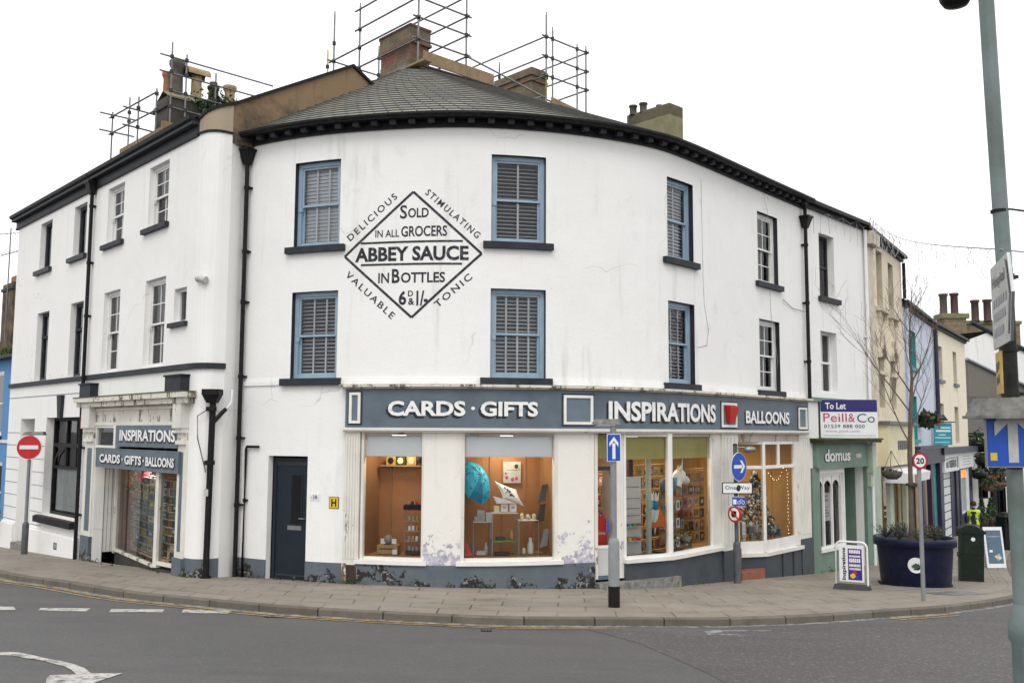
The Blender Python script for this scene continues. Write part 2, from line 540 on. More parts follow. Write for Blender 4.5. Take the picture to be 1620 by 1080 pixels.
class MB:
    """collects faces of several materials, builds one mesh object"""

    def __init__(s):
        s.v, s.f, s.mi, s.uv, s.names, s.sm = [], [], [], [], [], []

    def m(s, name):
        if name not in s.names:
            s.names.append(name)
        return s.names.index(name)

    def face(s, pts, mat, uv=None, smooth=False):
        b = len(s.v)
        s.v += [tuple(p) for p in pts]
        s.f.append(tuple(range(b, b + len(pts))))
        s.mi.append(s.m(mat))
        s.uv.append(uv)
        s.sm.append(smooth)

    def mesh(s, verts, faces, mat, smooth=False):
        b = len(s.v)
        s.v += [tuple(p) for p in verts]
        i = s.m(mat)
        for f in faces:
            s.f.append(tuple(b + k for k in f))
            s.mi.append(i)
            s.uv.append(None)
            s.sm.append(smooth)

    def hexa(s, c, mat):
        """8 corners: bottom 0-3 ring, top 4-7 ring"""
        s.mesh(c, [(3, 2, 1, 0), (4, 5, 6, 7), (0, 1, 5, 4), (1, 2, 6, 5), (2, 3, 7, 6), (3, 0, 4, 7)], mat)

    def box(s, x0, x1, y0, y1, z0, z1, mat, X=None):
        c = [(x0, y0, z0), (x1, y0, z0), (x1, y1, z0), (x0, y1, z0), (x0, y0, z1), (x1, y0, z1), (x1, y1, z1), (x0, y1, z1)]
        if X is not None:
            c = [X @ Vector(p) for p in c]
        s.hexa(c, mat)

    def fbox(s, fr, s0, s1, z0, z1, o0, o1, mat, ds=.35):
        """box in a wall's own axes: along, up, out; follows the wall's curve"""
        n = fr.cuts(s0, s1, ds)
        for a, b in zip(n[:-1], n[1:]):
            P = fr.p
            q = [P(a, z0, o1), P(b, z0, o1), P(b, z0, o0), P(a, z0, o0), P(a, z1, o1), P(b, z1, o1), P(b, z1, o0), P(a, z1, o0)]
            fs = [(3, 2, 1, 0), (4, 5, 6, 7), (0, 1, 5, 4), (2, 3, 7, 6)]
            if a == n[0]:
                fs.append((3, 0, 4, 7))
            if b == n[-1]:
                fs.append((1, 2, 6, 5))
            s.mesh(q, fs, mat)

    def tube(s, pts, r, mat, n=8, cap=True):
        pts = [Vector(p) for p in pts]
        rs = r if isinstance(r, (list, tuple)) else [r] * len(pts)
        rings = []
        for i, p in enumerate(pts):
            d = (pts[min(i + 1, len(pts) - 1)] - pts[max(i - 1, 0)]).normalized()
            a = d.cross(Vector((0, 0, 1)))
            if a.length < .01:
                a = d.cross(Vector((1, 0, 0)))
            a.normalize()
            b = d.cross(a)
            rings.append([p + (a * math.cos(t) + b * math.sin(t)) * rs[i] for t in [2 * math.pi * k / n for k in range(n)]])
        b0 = len(s.v)
        V = [tuple(q) for r_ in rings for q in r_]
        F = []
        for i in range(len(pts) - 1):
            for k in range(n):
                F.append((i * n + k, i * n + (k + 1) % n, (i + 1) * n + (k + 1) % n, (i + 1) * n + k))
        s.mesh(V, F, mat, True)
        if cap:
            s.mesh(rings[0], [tuple(range(n))], mat)
            s.mesh(rings[-1], [tuple(range(n))[::-1]], mat)

    def lathe(s, c, prof, mat, n=20, sx=1, sy=1, smooth=True):
        V, F = [], []
        for r, z in prof:
            for k in range(n):
                t = 2 * math.pi * k / n
                V.append((c[0] + r * math.cos(t) * sx, c[1] + r * math.sin(t) * sy, c[2] + z))
        for i in range(len(prof) - 1):
            for k in range(n):
                F.append((i * n + k, i * n + (k + 1) % n, (i + 1) * n + (k + 1) % n, (i + 1) * n + k))
        s.mesh(V, F, mat, smooth)
        s.mesh(V[:n], [tuple(range(n))[::-1]], mat)
        s.mesh(V[-n:], [tuple(range(n))], mat)

    def ball(s, c, r, mat, n=10, sq=(1, 1, 1)):
        k = n // 2
        pr = [(r * math.sin(math.pi * i / k), -r * math.cos(math.pi * i / k)) for i in range(k + 1)]
        pr[0] = (.001 * r, pr[0][1])
        pr[-1] = (.001 * r, pr[-1][1])
        s.lathe(c, [(a, b * sq[2]) for a, b in pr], mat, n, sq[0], sq[1])

    def leaf(s, p, size, mat, rn):
        a = Vector((rn.gauss(0, 1), rn.gauss(0, 1), rn.gauss(0, 1))).normalized()
        b = a.cross(Vector((rn.gauss(0, 1), rn.gauss(0, 1), rn.gauss(0, 1)))).normalized()
        p = Vector(p)
        s.face([p - a * size, p + b * size * .45, p + a * size, p - b * size * .45], mat)

    def text(s, body, mp, mat, bold=0., sp=1.):
        """mp(u, v) in 0..1 of the text's own box -> 3D point"""
        V, F = text2d(body, bold, sp)
        s.mesh([mp(u, v) for u, v in V], F, mat)

    def build(s, name, parent=None):
        me = bpy.data.meshes.new(name)
        me.from_pydata(s.v, [], s.f)
        for n in s.names:
            me.materials.append(MATS[n])
        me.polygons.foreach_set('material_index', s.mi)
        me.polygons.foreach_set('use_smooth', s.sm)
        if any(u is not None for u in s.uv):
            lay = me.uv_layers.new(name='uv')
            for p, u in zip(me.polygons, s.uv):
                if u is not None:
                    for li, q in zip(p.loop_indices, u):
                        lay.data[li].uv = q
        me.update()
        o = bpy.data.objects.new(name, me)
        COL.objects.link(o)
        if parent is not None:
            o.parent = parent
            if parent.parent is None:
                o.matrix_parent_inverse = Matrix.Translation(-parent.location)
        return o


_tc = {}


def text2d(body, bold, sp=1.):
    k = (body, bold, sp)
    if k not in _tc:
        cu = bpy.data.curves.new('lettering', 'FONT')
        cu.body = body
        cu.offset = bold
        cu.space_character = sp
        cu.resolution_u = 3
        o = bpy.data.objects.new('lettering', cu)
        COL.objects.link(o)
        bpy.context.view_layer.update()
        me = o.evaluated_get(bpy.context.evaluated_depsgraph_get()).to_mesh()
        V = [(v.co.x, v.co.y) for v in me.vertices]
        F = [tuple(p.vertices) for p in me.polygons]
        x0, x1 = min(v[0] for v in V), max(v[0] for v in V)
        y0, y1 = min(v[1] for v in V), max(v[1] for v in V)
        V = [((a - x0) / (x1 - x0), (b - y0) / (y1 - y0)) for a, b in V]
        o.to_mesh_clear() if hasattr(o, 'to_mesh_clear') else None
        bpy.data.objects.remove(o)
        bpy.data.curves.remove(cu)
        _tc[k] = (V, F)
    return _tc[k]


class Frame:
    """a wall seen from outside: s along it to the right, z up, o outwards"""

    def __init__(s, pts, smooth=False):
        if smooth:
            C = [Vector(p) for p in pts]
            C = [2 * C[0] - C[1]] + C + [2 * C[-1] - C[-2]]
            out = []
            for i in range(1, len(C) - 2):
                p0, p1, p2, p3 = C[i - 1:i + 3]
                for k in range(16):
                    t = k / 16
                    out.append(.5 * (2 * p1 + (p2 - p0) * t + (2 * p0 - 5 * p1 + 4 * p2 - p3) * t * t + (3 * p1 - p0 - 3 * p2 + p3) * t ** 3))
            out.append(C[-2])
            s.w = out
        else:
            s.w = [Vector(p) for p in pts]
        s.curved = smooth
        s.S = [0.]
        for a, b in zip(s.w[:-1], s.w[1:]):
            s.S.append(s.S[-1] + (b - a).length)

    def seg(s, t):
        i = 0
        while i < len(s.S) - 2 and t > s.S[i + 1]:
            i += 1
        return i

    def xy(s, t):
        i = s.seg(t)
        a, b = s.w[i], s.w[i + 1]
        return a + (b - a) * ((t - s.S[i]) / (s.S[i + 1] - s.S[i]))

    def nrm(s, t):
        if s.curved:
            d = s.xy(min(t + .15, s.S[-1] + .3)) - s.xy(t - .15)
        else:
            i = s.seg(t)
            d = s.w[i + 1] - s.w[i]
        d.normalize()
        return Vector((d.y, -d.x))

    def p(s, t, z, o=0.):
        q = s.xy(t) + s.nrm(t) * o
        return Vector((q.x, q.y, z))

    def cuts(s, a, b, ds=.35):
        if s.curved:
            n = max(1, int(math.ceil((b - a) / ds)))
            return [a + (b - a) * i / n for i in range(n + 1)]
        return [a] + [k for k in s.S if a + 1e-4 < k < b - 1e-4] + [b]


def empty(name, loc, label, cat, group=None):
    o = bpy.data.objects.new(name, None)
    o.location = loc
    o.empty_display_size = .3
    COL.objects.link(o)
    return tag(o, label, cat, group)


def tag(o, label, cat, group=None):
    o['label'] = label
    o['category'] = cat
    if group:
        o['group'] = group
    return o


def struct(o):
    o['kind'] = 'structure'
    return o


def rect(fr, s0, s1, z0, z1, o):
    return lambda u, v: fr.p(s0 + (s1 - s0) * u, z0 + (z1 - z0) * v, o)


def wall(mb, fr, s0, s1, z0, z1, holes, mat, reveal, depth=.25, ds=.35, top_reveal=None):
    """wall skin with openings; holes are (s0, s1, z0, z1[, reveal material])"""
    ss = sorted(set([s0, s1] + [h[0] for h in holes] + [h[1] for h in holes]))
    ss = [x for x in ss if s0 <= x <= s1]
    zs = sorted(set([z0, z1] + [max(z0, h[2]) for h in holes] + [min(z1, h[3]) for h in holes]))
    for a, b in zip(ss[:-1], ss[1:]):
        for c, d in zip(zs[:-1], zs[1:]):
            if any(h[0] <= a + 1e-5 and b <= h[1] + 1e-5 and h[2] <= c + 1e-5 and d <= h[3] + 1e-5 for h in holes):
                continue
            n = fr.cuts(a, b, ds)
            for p, q in zip(n[:-1], n[1:]):
                mb.face([fr.p(p, c), fr.p(q, c), fr.p(q, d), fr.p(p, d)], mat)
    for h in holes:
        rv = h[4] if len(h) > 4 else reveal
        a, b, c, d = h[:4]
        P = fr.p
        mb.face([P(a, c), P(a, d), P(a, d, -depth), P(a, c, -depth)], rv)
        mb.face([P(b, c), P(b, c, -depth), P(b, d, -depth), P(b, d)], rv)
        n = fr.cuts(a, b, ds)
        for p, q in zip(n[:-1], n[1:]):
            mb.face([P(p, d), P(q, d), P(q, d, -depth), P(p, d, -depth)], top_reveal or rv)
            mb.face([P(p, c), P(p, c, -depth), P(q, c, -depth), P(q, c)], rv)


def room(parent, fr, s0, s1, z0, z1, o0, o1, mats, name='room', ds=.6, sides=(1, 1)):
    """inside of a closed box behind an opening (o0 front, o1 back): mats = back, sides, floor, ceiling"""
    mb = MB()
    P = fr.p
    n = fr.cuts(s0, s1, ds)
    for a, b in zip(n[:-1], n[1:]):
        mb.face([P(a, z0, o1), P(b, z0, o1), P(b, z1, o1), P(a, z1, o1)], mats[0])
        mb.face([P(a, z0, o0), P(b, z0, o0), P(b, z0, o1), P(a, z0, o1)], mats[2])
        mb.face([P(a, z1, o0), P(b, z1, o0), P(b, z1, o1), P(a, z1, o1)], mats[3])
    if sides[0]:
        mb.face([P(s0, z0, o0), P(s0, z0, o1), P(s0, z1, o1), P(s0, z1, o0)], mats[1])
    if sides[1]:
        mb.face([P(s1, z0, o0), P(s1, z0, o1), P(s1, z1, o1), P(s1, z1, o0)], mats[1])
    return mb.build(name, parent)


def frame_bars(mb, fr, s0, s1, z0, z1, o0, o1, w, mat, ds=.35):
    mb.fbox(fr, s0, s0 + w, z0, z1, o0, o1, mat, ds)
    mb.fbox(fr, s1 - w, s1, z0, z1, o0, o1, mat, ds)
    mb.fbox(fr, s0 + w, s1 - w, z1 - w, z1, o0, o1, mat, ds)
    mb.fbox(fr, s0 + w, s1 - w, z0, z0 + w, o0, o1, mat, ds)


def sash(parent, fr, s0, s1, z0, z1, d, fmat, sill=None, cols=1, rows=1, blind=None, fw=.09, mid=.5, lean=.5, dark='dark_room', tapes=0, sill_mat='sill_paint'):
    """box sash window set back d in its opening; its own parts are panes, sill and blind"""
    D = -d
    mb = MB()
    frame_bars(mb, fr, s0, s1, z0, z1, D - .1, D + .012, fw, fmat)
    a, b = s0 + fw, s1 - fw
    c, e = z0 + fw * .8, z1 - fw
    zm = c + (e - c) * mid
    st = .045
    for (y0, y1, o) in ((zm - .02, e, -.012), (c, zm + .03, -.055)):
        frame_bars(mb, fr, a - .002, b + .002, y0, y1, D + o - .04, D + o, st, fmat)
        for k in range(1, cols):
            x = a + (b - a) * k / cols
            mb.fbox(fr, x - .012, x + .012, y0 + st, y1 - st, D + o - .032, D + o - .004, fmat)
        for k in range(1, rows):
            y = y0 + (y1 - y0) * k / rows
            mb.fbox(fr, a + st, b - st, y - .012, y + .012, D + o - .031, D + o - .005, fmat)
    mb.fbox(fr, s0 + .03, s0 + fw + .03, zm - .12, zm - .03, D - .03, D + .03, fmat)
    w = mb.build('window', parent)
    g = MB()
    for (y0, y1, o) in ((zm, e, -.03), (c, zm, -.075)):
        P = fr.p
        g.face([P(a, y0, D + o), P(b, y0, D + o), P(b, y1, D + o), P(a, y1, D + o)], 'glass')
    g.build('pane', w)
    if sill:
        sb = MB()
        sb.fbox(fr, sill[0], sill[1], sill[2], sill[3], -.02, .1, sill_mat)
        sb.build('sill', w)
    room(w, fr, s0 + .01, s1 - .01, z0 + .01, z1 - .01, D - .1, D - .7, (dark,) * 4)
    if blind:
        bm_ = MB()
        o = D - .145
        n = int((e - c) / .075)
        for i in range(n):
            y = c + (i + .5) * (e - c) / n
            h, q = .042 * math.sin(lean), .042 * math.cos(lean)
            P = fr.p
            bm_.face([P(a, y - h, o + q), P(b, y - h, o + q), P(b, y + h, o - q), P(a, y + h, o - q)], blind)
        for k in range(1, tapes + 1):
            x = a + (b - a) * k / (tapes + 1) + .02
            bm_.fbox(fr, x - .02, x + .02, c, e, o + .05, o + .056, 'sign_white')
        bm_.build('blind', w)
    return w


def smoothstep(a, b, x):
    t = min(1, max(0, (x - a) / (b - a)))
    return t * t * (3 - 2 * t)


def g(x, y):
    """height of the pavement: a hillside falling away to the back"""
    yy = min(y, 26.)
    z = 1.46858 - .018322 * max(-40, min(60, x)) - .077086 * max(yy, -10)
    if y > 26:
        k = -.077086 + .040 * smoothstep(0, 8, x)
        z += k * (min(y, 70) - 26)
    return z


# ---------------------------------------------------------------- ground, road, kerb, pavement
rb = MB()


def grid(mb, xs, ys, mat, zf):
    for i in range(len(xs) - 1):
        for j in range(len(ys) - 1):
            q = [(xs[i], ys[j]), (xs[i + 1], ys[j]), (xs[i + 1], ys[j + 1]), (xs[i], ys[j + 1])]
            mb.face([(x, y, zf(x, y)) for x, y in q], mat, smooth=True)


xs = [-60 + 2 * i for i in range(71)]
ys = [-30 + 2 * i for i in range(61)]
grid(rb, xs, ys, 'asphalt', lambda x, y: g(x, y) - .11)
struct(rb.build('road'))
gb = MB()
gx = [-3000, -800, -200, -60, -30, 0, 30, 80, 200, 800, 3000]
grid(gb, gx, gx, 'earth', lambda x, y: g(max(-60, min(80, x)), y) - 1.2)
struct(gb.build('ground'))
PAIRS = [((-24, 40), (-31, 44)), ((-19, 32.5), (-24, 38)), ((-14.2, 24.6), (-16.6, 31)), ((-10.58, 20.01), (-12, 25.9)), ((-8.4, 18.15), (-9.3, 22.9)), ((-6.55, 16.5), (-7.2, 21.3)), ((-5.21, 15.71), (-5.7, 20.9)), ((-3.66, 14.87), (-4.2, 20.3)), ((-2.33, 14.44), (-2.8, 19.8)), ((-.99, 14.14), (-1, 19.6)), ((.02, 14.03), (.3, 19.8)), ((1.56, 14.27), (1.9, 20.3)), ((2.9, 14.47), (3.1, 21.2)), ((3.79, 14.81), (3.9, 22.3)), ((4.94, 15.4), (5.2, 23.8)), ((6.32, 16.36), (6.6, 25.4)), ((7.88, 17.44), (8.2, 27.3)), ((10.07, 19.55), (10.2, 29.6)), ((11.6, 21.6), (11.8, 31.9)), ((12.9, 24.2), (13.1, 34.3)), ((14.4, 27.6), (14.9, 37.3)), ((17.4, 33.4), (18.1, 42.3)), ((22, 41), (23.1, 49.8)), ((27, 49), (29, 57)), ((34, 60), (36, 68))]
KF = Frame([p[0] for p in PAIRS], smooth=True)
BF = Frame([p[1] for p in PAIRS], smooth=True)
pv, kb = MB(), MB()
NP = len(KF.w)
NV = 8
for i in range(NP - 1):
    t0, t1 = KF.S[i], KF.S[i + 1]
    k0, k1, b0, b1 = KF.w[i], KF.w[i + 1], BF.w[i], BF.w[i + 1]
    n0, n1 = KF.nrm(t0), KF.nrm(t1)
    i0, i1 = k0 - n0 * .15, k1 - n1 * .15
    for j in range(NV):
        a, b = j / NV, (j + 1) / NV
        q = [i0.lerp(b0, a), i1.lerp(b1, a), i1.lerp(b1, b), i0.lerp(b0, b)]
        L0, L1 = (b0 - i0).length, (b1 - i1).length
        pv.face([(p.x, p.y, g(p.x, p.y)) for p in q], 'paving_flags', [(t0, a * L0), (t1, a * L1), (t1, b * L1), (t0, b * L0)])
    z = lambda p, d=0.: (p.x, p.y, g(p.x, p.y) + d)
    kb.face([z(k0, .004), z(k1, .004), z(i1, .004), z(i0, .004)], 'kerb_stone', [(t0, .3), (t1, .3), (t1, .45), (t0, .45)])
    f0, f1 = k0 + n0 * .02, k1 + n1 * .02
    kb.face([z(f0, -.14), z(f1, -.14), z(f1, -.015), z(f0, -.015)], 'kerb_stone', [(t0, .1), (t1, .1), (t1, .25), (t0, .25)])
    kb.face([z(f0, -.015), z(f1, -.015), z(k1, .004), z(k0, .004)], 'kerb_stone', [(t0, .25), (t1, .25), (t1, .3), (t0, .3)])
struct(pv.build('pavement'))
struct(kb.build('kerb'))


def kt(x, y):
    return min(range(NP), key=lambda i: (KF.w[i] - Vector((x, y))).length)


def line_strip(name, t0, t1, o0, o1, mat, dz=-.105):
    mb = MB()
    n = max(2, int((t1 - t0) / .25))
    for i in range(n):
        a, b = t0 + (t1 - t0) * i / n, t0 + (t1 - t0) * (i + 1) / n
        q = [KF.xy(a) + KF.nrm(a) * o1, KF.xy(b) + KF.nrm(b) * o1, KF.xy(b) + KF.nrm(b) * o0, KF.xy(a) + KF.nrm(a) * o0]
        mb.face([(p.x, p.y, g(p.x, p.y) + dz) for p in q], mat)
    struct(mb.build(name))


tA, tB = KF.S[kt(1.6, 14.27)], KF.S[kt(6.2, 16.2)]
tC = KF.S[kt(7.6, 17.2)]
line_strip('gutter_channel', KF.S[0], KF.S[-1], .022, .17, 'marking_faint', -.107)
for o0, o1 in ((.2, .275), (.36, .435)):
    line_strip('yellow_line', KF.S[0], tA, o0, o1, 'marking_yellow', -.1025)
    line_strip('yellow_line', tB, tC, o0, o1, 'marking_yellow', -.1025)


def ground_poly(name, pts, mat, dz=-.104):
    mb = MB()
    mb.face([(x, y, g(x, y) + dz) for x, y in pts], mat)
    return struct(mb.build(name))


for q in ([(-7.97, 14.77), (-7.59, 14.81), (-7.36, 14.42), (-7.71, 14.29)], [(-7.14, 14.73), (-6.43, 14.85), (-6.32, 14.43), (-7.02, 14.4)], [(-6.09, 14.79), (-5.34, 14.95), (-5.22, 14.55), (-5.97, 14.42)], [(-5.05, 14.97), (-4.28, 14.96), (-4.25, 14.58), (-4.94, 14.56)], [(-9.0, 14.8), (-8.4, 14.85), (-8.2, 14.4), (-8.75, 14.3)]):
    ground_poly('dashed_line', q, 'marking_white')
ab = MB()
A1 = [(-5.95, 10.5), (-5.71, 10.51), (-5.52, 10.53), (-5.45, 10.58), (-5.33, 10.56), (-5.12, 10.42), (-4.87, 10.23), (-4.67, 10.1), (-4.45, 9.93), (-4.24, 9.71), (-4.05, 9.43)]
A2 = [(-5.95, 10.3), (-5.7, 10.32), (-5.55, 10.34), (-5.42, 10.36), (-5.3, 10.36), (-5.05, 10.2), (-4.85, 10.09), (-4.68, 9.95), (-4.47, 9.78), (-4.32, 9.6), (-4.17, 9.37)]
for i in range(len(A1) - 1):
    ab.face([(x, y, g(x, y) - .104) for x, y in (A2[i], A2[i + 1], A1[i + 1], A1[i])], 'marking_white')
ab.face([(x, y, g(x, y) - .104) for x, y in [(-4.17, 9.37), (-4.05, 9.43), (-3.77, 9.49), (-3.82, 9.0), (-3.85, 8.5), (-4.2, 8.83), (-4.34, 9.14), (-4.38, 9.29)]], 'marking_white')
struct(ab.build('road_arrow'))
ground_poly('road_patch', [(.98, 13.96), (1.58, 12.63), (1.69, 12.25), (1.91, 11.21), (2.09, 10.29), (2.21, 9.2), (2.6, 6), (30, 6), (40, 40), (16, 28.6), (13.4, 24.0), (12.1, 21.3), (10.4, 19.1), (8.1, 16.95), (6.5, 15.85), (5.1, 14.9), (3.9, 14.27), (2.95, 13.95), (1.6, 13.8)], 'asphalt_chips', -.1065)
ground_poly('faint_marking', [(2.76, 13.86), (3.0, 13.99), (3.8, 14.12), (3.75, 14.02), (3.05, 13.88), (2.9, 13.6), (3.36, 13.5), (2.73, 13.42)], 'marking_faint', -.1035)
for q in ([(-3.7, 14.48), (-3.32, 14.48), (-3.25, 14.25), (-3.6, 14.22)], [(-.41, 13.48), (-.26, 13.44), (-.26, 13.24), (-.4, 13.24)]):
    mb = MB()
    mb.face([(x, y, g(x, y) - .1035) for x, y in q], 'pole_dark')
    for k in range(3):
        a = [Vector(p) for p in q]
        u0, u1 = .15 + .28 * k, .27 + .28 * k
        w = [a[0].lerp(a[1], u0), a[0].lerp(a[1], u1), a[3].lerp(a[2], u1), a[3].lerp(a[2], u0)]
        w = [p.lerp(sum(w, Vector((0, 0))) / 4, .3) for p in w]
        mb.face([(p.x, p.y, g(p.x, p.y) - .0995) for p in w], 'galvanised')
    struct(mb.build('drain_cover'))
mb = MB()
ax, ay, bx, by = 9.0, 18.75, 10.0, 19.75
for q, m_ in (([(8.55, 20.2), (9.7, 21.0), (10.2, 20.5), (9.05, 19.75)], 'galvanised'),):
    mb.face([(x, y, g(x, y) + .006) for x, y in q], m_)
struct(mb.build('pavement_grating'))
# ---------------------------------------------------------------- the corner building
MF = Frame([(-5.86, 20.36), (-5.2, 19.97), (-4.60, 19.66), (-3.58, 19.28), (-2.0, 18.94), (-0.9, 18.87), (0.12, 18.99), (1.2, 19.28), (2.3, 19.75), (3.15, 20.28), (3.75, 20.86), (4.30, 21.47), (5.3, 22.63), (6.3, 23.8), (7.85, 25.58)], smooth=True)
LF = Frame([(-15.5, 29.45), (-11.0, 24.55), (-6.74, 19.9)])
SE = 17.0
B = empty('corner_shop_building', (0, 19.4, 0), 'three storey white rendered corner building with curved front, painted sauce advert and slate roof', 'building')
WIN = [(1.44, 2.54, 'b'), (5.72, 6.86, 'b'), (9.93, 10.98, 'b'), (14.2, 15.35, 'w')]
holes = []
for a, b, k in WIN:
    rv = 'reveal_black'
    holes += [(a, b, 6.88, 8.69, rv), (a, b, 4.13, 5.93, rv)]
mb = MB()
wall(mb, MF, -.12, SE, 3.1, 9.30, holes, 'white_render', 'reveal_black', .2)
wall(mb, MF, -.12, 2.8, -.6, 3.1, [(.93, 1.93, -.02, 2.54)], 'white_render', 'white_render', .14)
# piers between the shop windows
for a, b in ((4.42, 5.16), (7.12, 7.92)):
    mb.fbox(MF, a, b, .42, 3.1, -.3, .0, 'pier_render')
# hidden flank and back walls that close the shell
e0, e1 = MF.p(-.12, 0), MF.p(SE, 0)
bk = [(e0.x, e0.y), (-2.4, 25.6), (4.2, 31.6), (e1.x, e1.y)]
for (x0, y0), (x1, y1) in zip(bk[:-1], bk[1:]):
    mb.face([(x0, y0, -1), (x1, y1, -1), (x1, y1, 9.3), (x0, y0, 9.3)], 'grey_render')
mb.build('wall', B)
# string course at first floor sill height
mb = MB()
mb.fbox(MF, -.05, SE, 4.0, 4.075, -.01, .035, 'white_render')
mb.fbox(MF, -.05, SE, 4.075, 4.125, -.01, .02, 'white_render')
mb.build('string_course', B)
for i, (a, b, k) in enumerate(WIN):
    fm = 'blue_frame' if k == 'b' else 'white_frame'
    cols, rows = (1, 1) if k == 'b' else (2, 2)
    pad = .2
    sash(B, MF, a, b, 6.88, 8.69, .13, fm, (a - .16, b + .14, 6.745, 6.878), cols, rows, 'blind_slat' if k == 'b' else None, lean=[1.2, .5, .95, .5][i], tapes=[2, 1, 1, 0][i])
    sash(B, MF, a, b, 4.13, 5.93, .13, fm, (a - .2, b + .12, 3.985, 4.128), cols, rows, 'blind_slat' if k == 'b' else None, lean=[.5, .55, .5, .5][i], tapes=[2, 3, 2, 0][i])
# cornice with modillions, gutter
mb = MB()
mb.fbox(MF, -.12, SE, 9.255, 9.40, -.02, .05, 'black_paint')
mb.fbox(MF, -.12, SE, 9.40, 9.455, -.02, .24, 'black_paint')
mb.fbox(MF, -.12, SE, 9.235, 9.257, -.02, .065, 'black_paint')
c = mb.build('cornice', B)
s = .1
while s < SE - .1:
    k = MB()
    k.fbox(MF, s, s + .13, 9.295, 9.40, .05, .205, 'dark_grey_paint')
    k.build('modillion', c)
    s += .395
mb = MB()
n = MF.cuts(-.12, SE, .3)
pr = [(.24, 9.40), (.28, 9.375), (.34, 9.385), (.365, 9.43), (.365, 9.475), (.35, 9.475), (.25, 9.44)]
for a, b in zip(n[:-1], n[1:]):
    for (o0, z0), (o1, z1) in zip(pr[:-1], pr[1:]):
        mb.face([MF.p(a, z0, o0), MF.p(b, z0, o0), MF.p(b, z1, o1), MF.p(a, z1, o1)], 'iron_black')
mb.build('gutter', B)
# slate roof: a half cone that runs out into a ridge
Z_R = 12.71
RA, RD = Vector((-2.63, 24.3)), Vector((.77, .64)).normalized()
mb = MB()
n = MF.cuts(-.12, SE, .25)


def ridge(s):
    t = max(0., (s - 6.5) / (SE - 6.5)) ** 1.15
    q = RA + RD * t * 9.6
    return Vector((q.x, q.y, Z_R))


NR = 25
for a, b in zip(n[:-1], n[1:]):
    ea, eb = MF.p(a, 9.47, .30), MF.p(b, 9.47, .30)
    ra, rb_ = ridge(a), ridge(b)
    la, lb = (ra - ea).length, (rb_ - eb).length
    for j in range(NR):
        u, v = j / NR, (j + 1) / NR
        up = Vector((0, 0, .028))
        q = [ea.lerp(ra, u) + up, eb.lerp(rb_, u) + up, eb.lerp(rb_, v), ea.lerp(ra, v)]
        mb.face([ea.lerp(ra, u), eb.lerp(rb_, u), q[1], q[0]], 'slate_edge')
        # the courses keep their slate width as the cone narrows
        ka, kb_ = (a - 6.5) * (1 - .0 * u), (b - 6.5)
        mb.face(q, 'roof_slate', [((a - 6.5) * (1 - .62 * u) + .15 * (j % 2), j * .24 + .005), ((b - 6.5) * (1 - .62 * u) + .15 * (j % 2), j * .24 + .005), ((b - 6.5) * (1 - .62 * u) + .15 * (j % 2), j * .24 + .235), ((a - 6.5) * (1 - .62 * u) + .15 * (j % 2), j * .24 + .235)])
ea, eb = ridge(0), ridge(SE)
mb.face([ea, eb, (3.2, 33.4, 9.3), (-6.4, 27.2, 9.3)], 'roof_slate', [(0, 0), (9, 0), (9, 4), (0, 4)])
mb.face([ea, (-6.4, 27.2, 9.3), MF.p(-.12, 9.47, .3)], 'roof_slate', [(0, 0), (9, 0), (9, 4)])
roof = mb.build('roof', B)
mb = MB()
p0 = MF.p(9.2, 9.47, .3)
mid = lambda s, u: MF.p(s, 9.47, .3).lerp(ridge(s), u)
q = [mid(8.9, .52), mid(9.55, .52), mid(9.5, .60), mid(8.85, .60)]
nn = (q[1] - q[0]).cross(q[3] - q[0]).normalized()
mb.face([p + nn * .03 for p in q], 'sign_white')
mb.build('slipped_slate', roof)
mb = MB()
mb.tube([ridge(6.6) + Vector((0, 0, .02)), ridge(SE) + Vector((0, 0, .02))], .07, 'dark_grey_paint', 8)
mb.build('ridge_tiles', roof)
# chimney stacks: their faces follow the left terrace
E1, E2 = Vector((-.68, .73)), Vector((.73, .68))


def stack(name, parent, c, l1, l2, z0, z1, mat, bands, cap=None, corner=None):
    """c = front corner, l1 along E1, l2 along E2"""
    mb = MB()

    def bx(z_0, z_1, o, m_):
        a = Vector(c)
        q = [a - E1 * o - E2 * o, a - E1 * o + E2 * (l2 + o), a + E1 * (l1 + o) + E2 * (l2 + o), a + E1 * (l1 + o) - E2 * o]
        mb.hexa([(p.x, p.y, z_0) for p in q] + [(p.x, p.y, z_1) for p in q], m_)
    bx(z0, z1, 0, mat)
    for b0, b1, o, m_ in bands:
        bx(b0, b1, o, m_)
    return mb.build(name, parent)


stack('chimney', B, (-2.74, 24.35), 1.35, .62, 11.8, 13.55, 'red_brick', [(12.0, 12.98, .012, 'buff_brick'), (13.36, 13.44, .06, 'red_brick'), (13.44, 13.80, .03, 'buff_brick'), (13.80, 13.86, .05, 'red_brick')])
mb = MB()
for a, b in ((0., 1.4),):
    p, q = Vector((-2.84, 24.17)), Vector((-2.84, 24.17)) + E1 * 1.0
    q2 = Vector((-2.84, 24.17)) + E2 * .5
    mb.face([(p.x, p.y, 12.45), (q.x, q.y, 12.35), (q.x, q.y, 12.62), (p.x, p.y, 12.72)], 'lead_grey')
    mb.face([(p.x, p.y, 12.45), (q2.x, q2.y, 12.45), (q2.x, q2.y, 12.72), (p.x, p.y, 12.72)], 'lead_grey')
mb.build('lead_flashing', roof)
ch = stack('chimney', B, (.55, 27.75), 1.7, .62, 11.5, 14.05, 'buff_brick', [(13.62, 13.70, .04, 'red_brick'), (13.8, 13.95, .05, 'buff_brick')])
ch = stack('chimney', B, (4.95, 29.2), 1.75, .7, 11.0, 13.45, 'moss_render', [(13.1, 13.47, .0, 'moss_render')])
mb = MB()
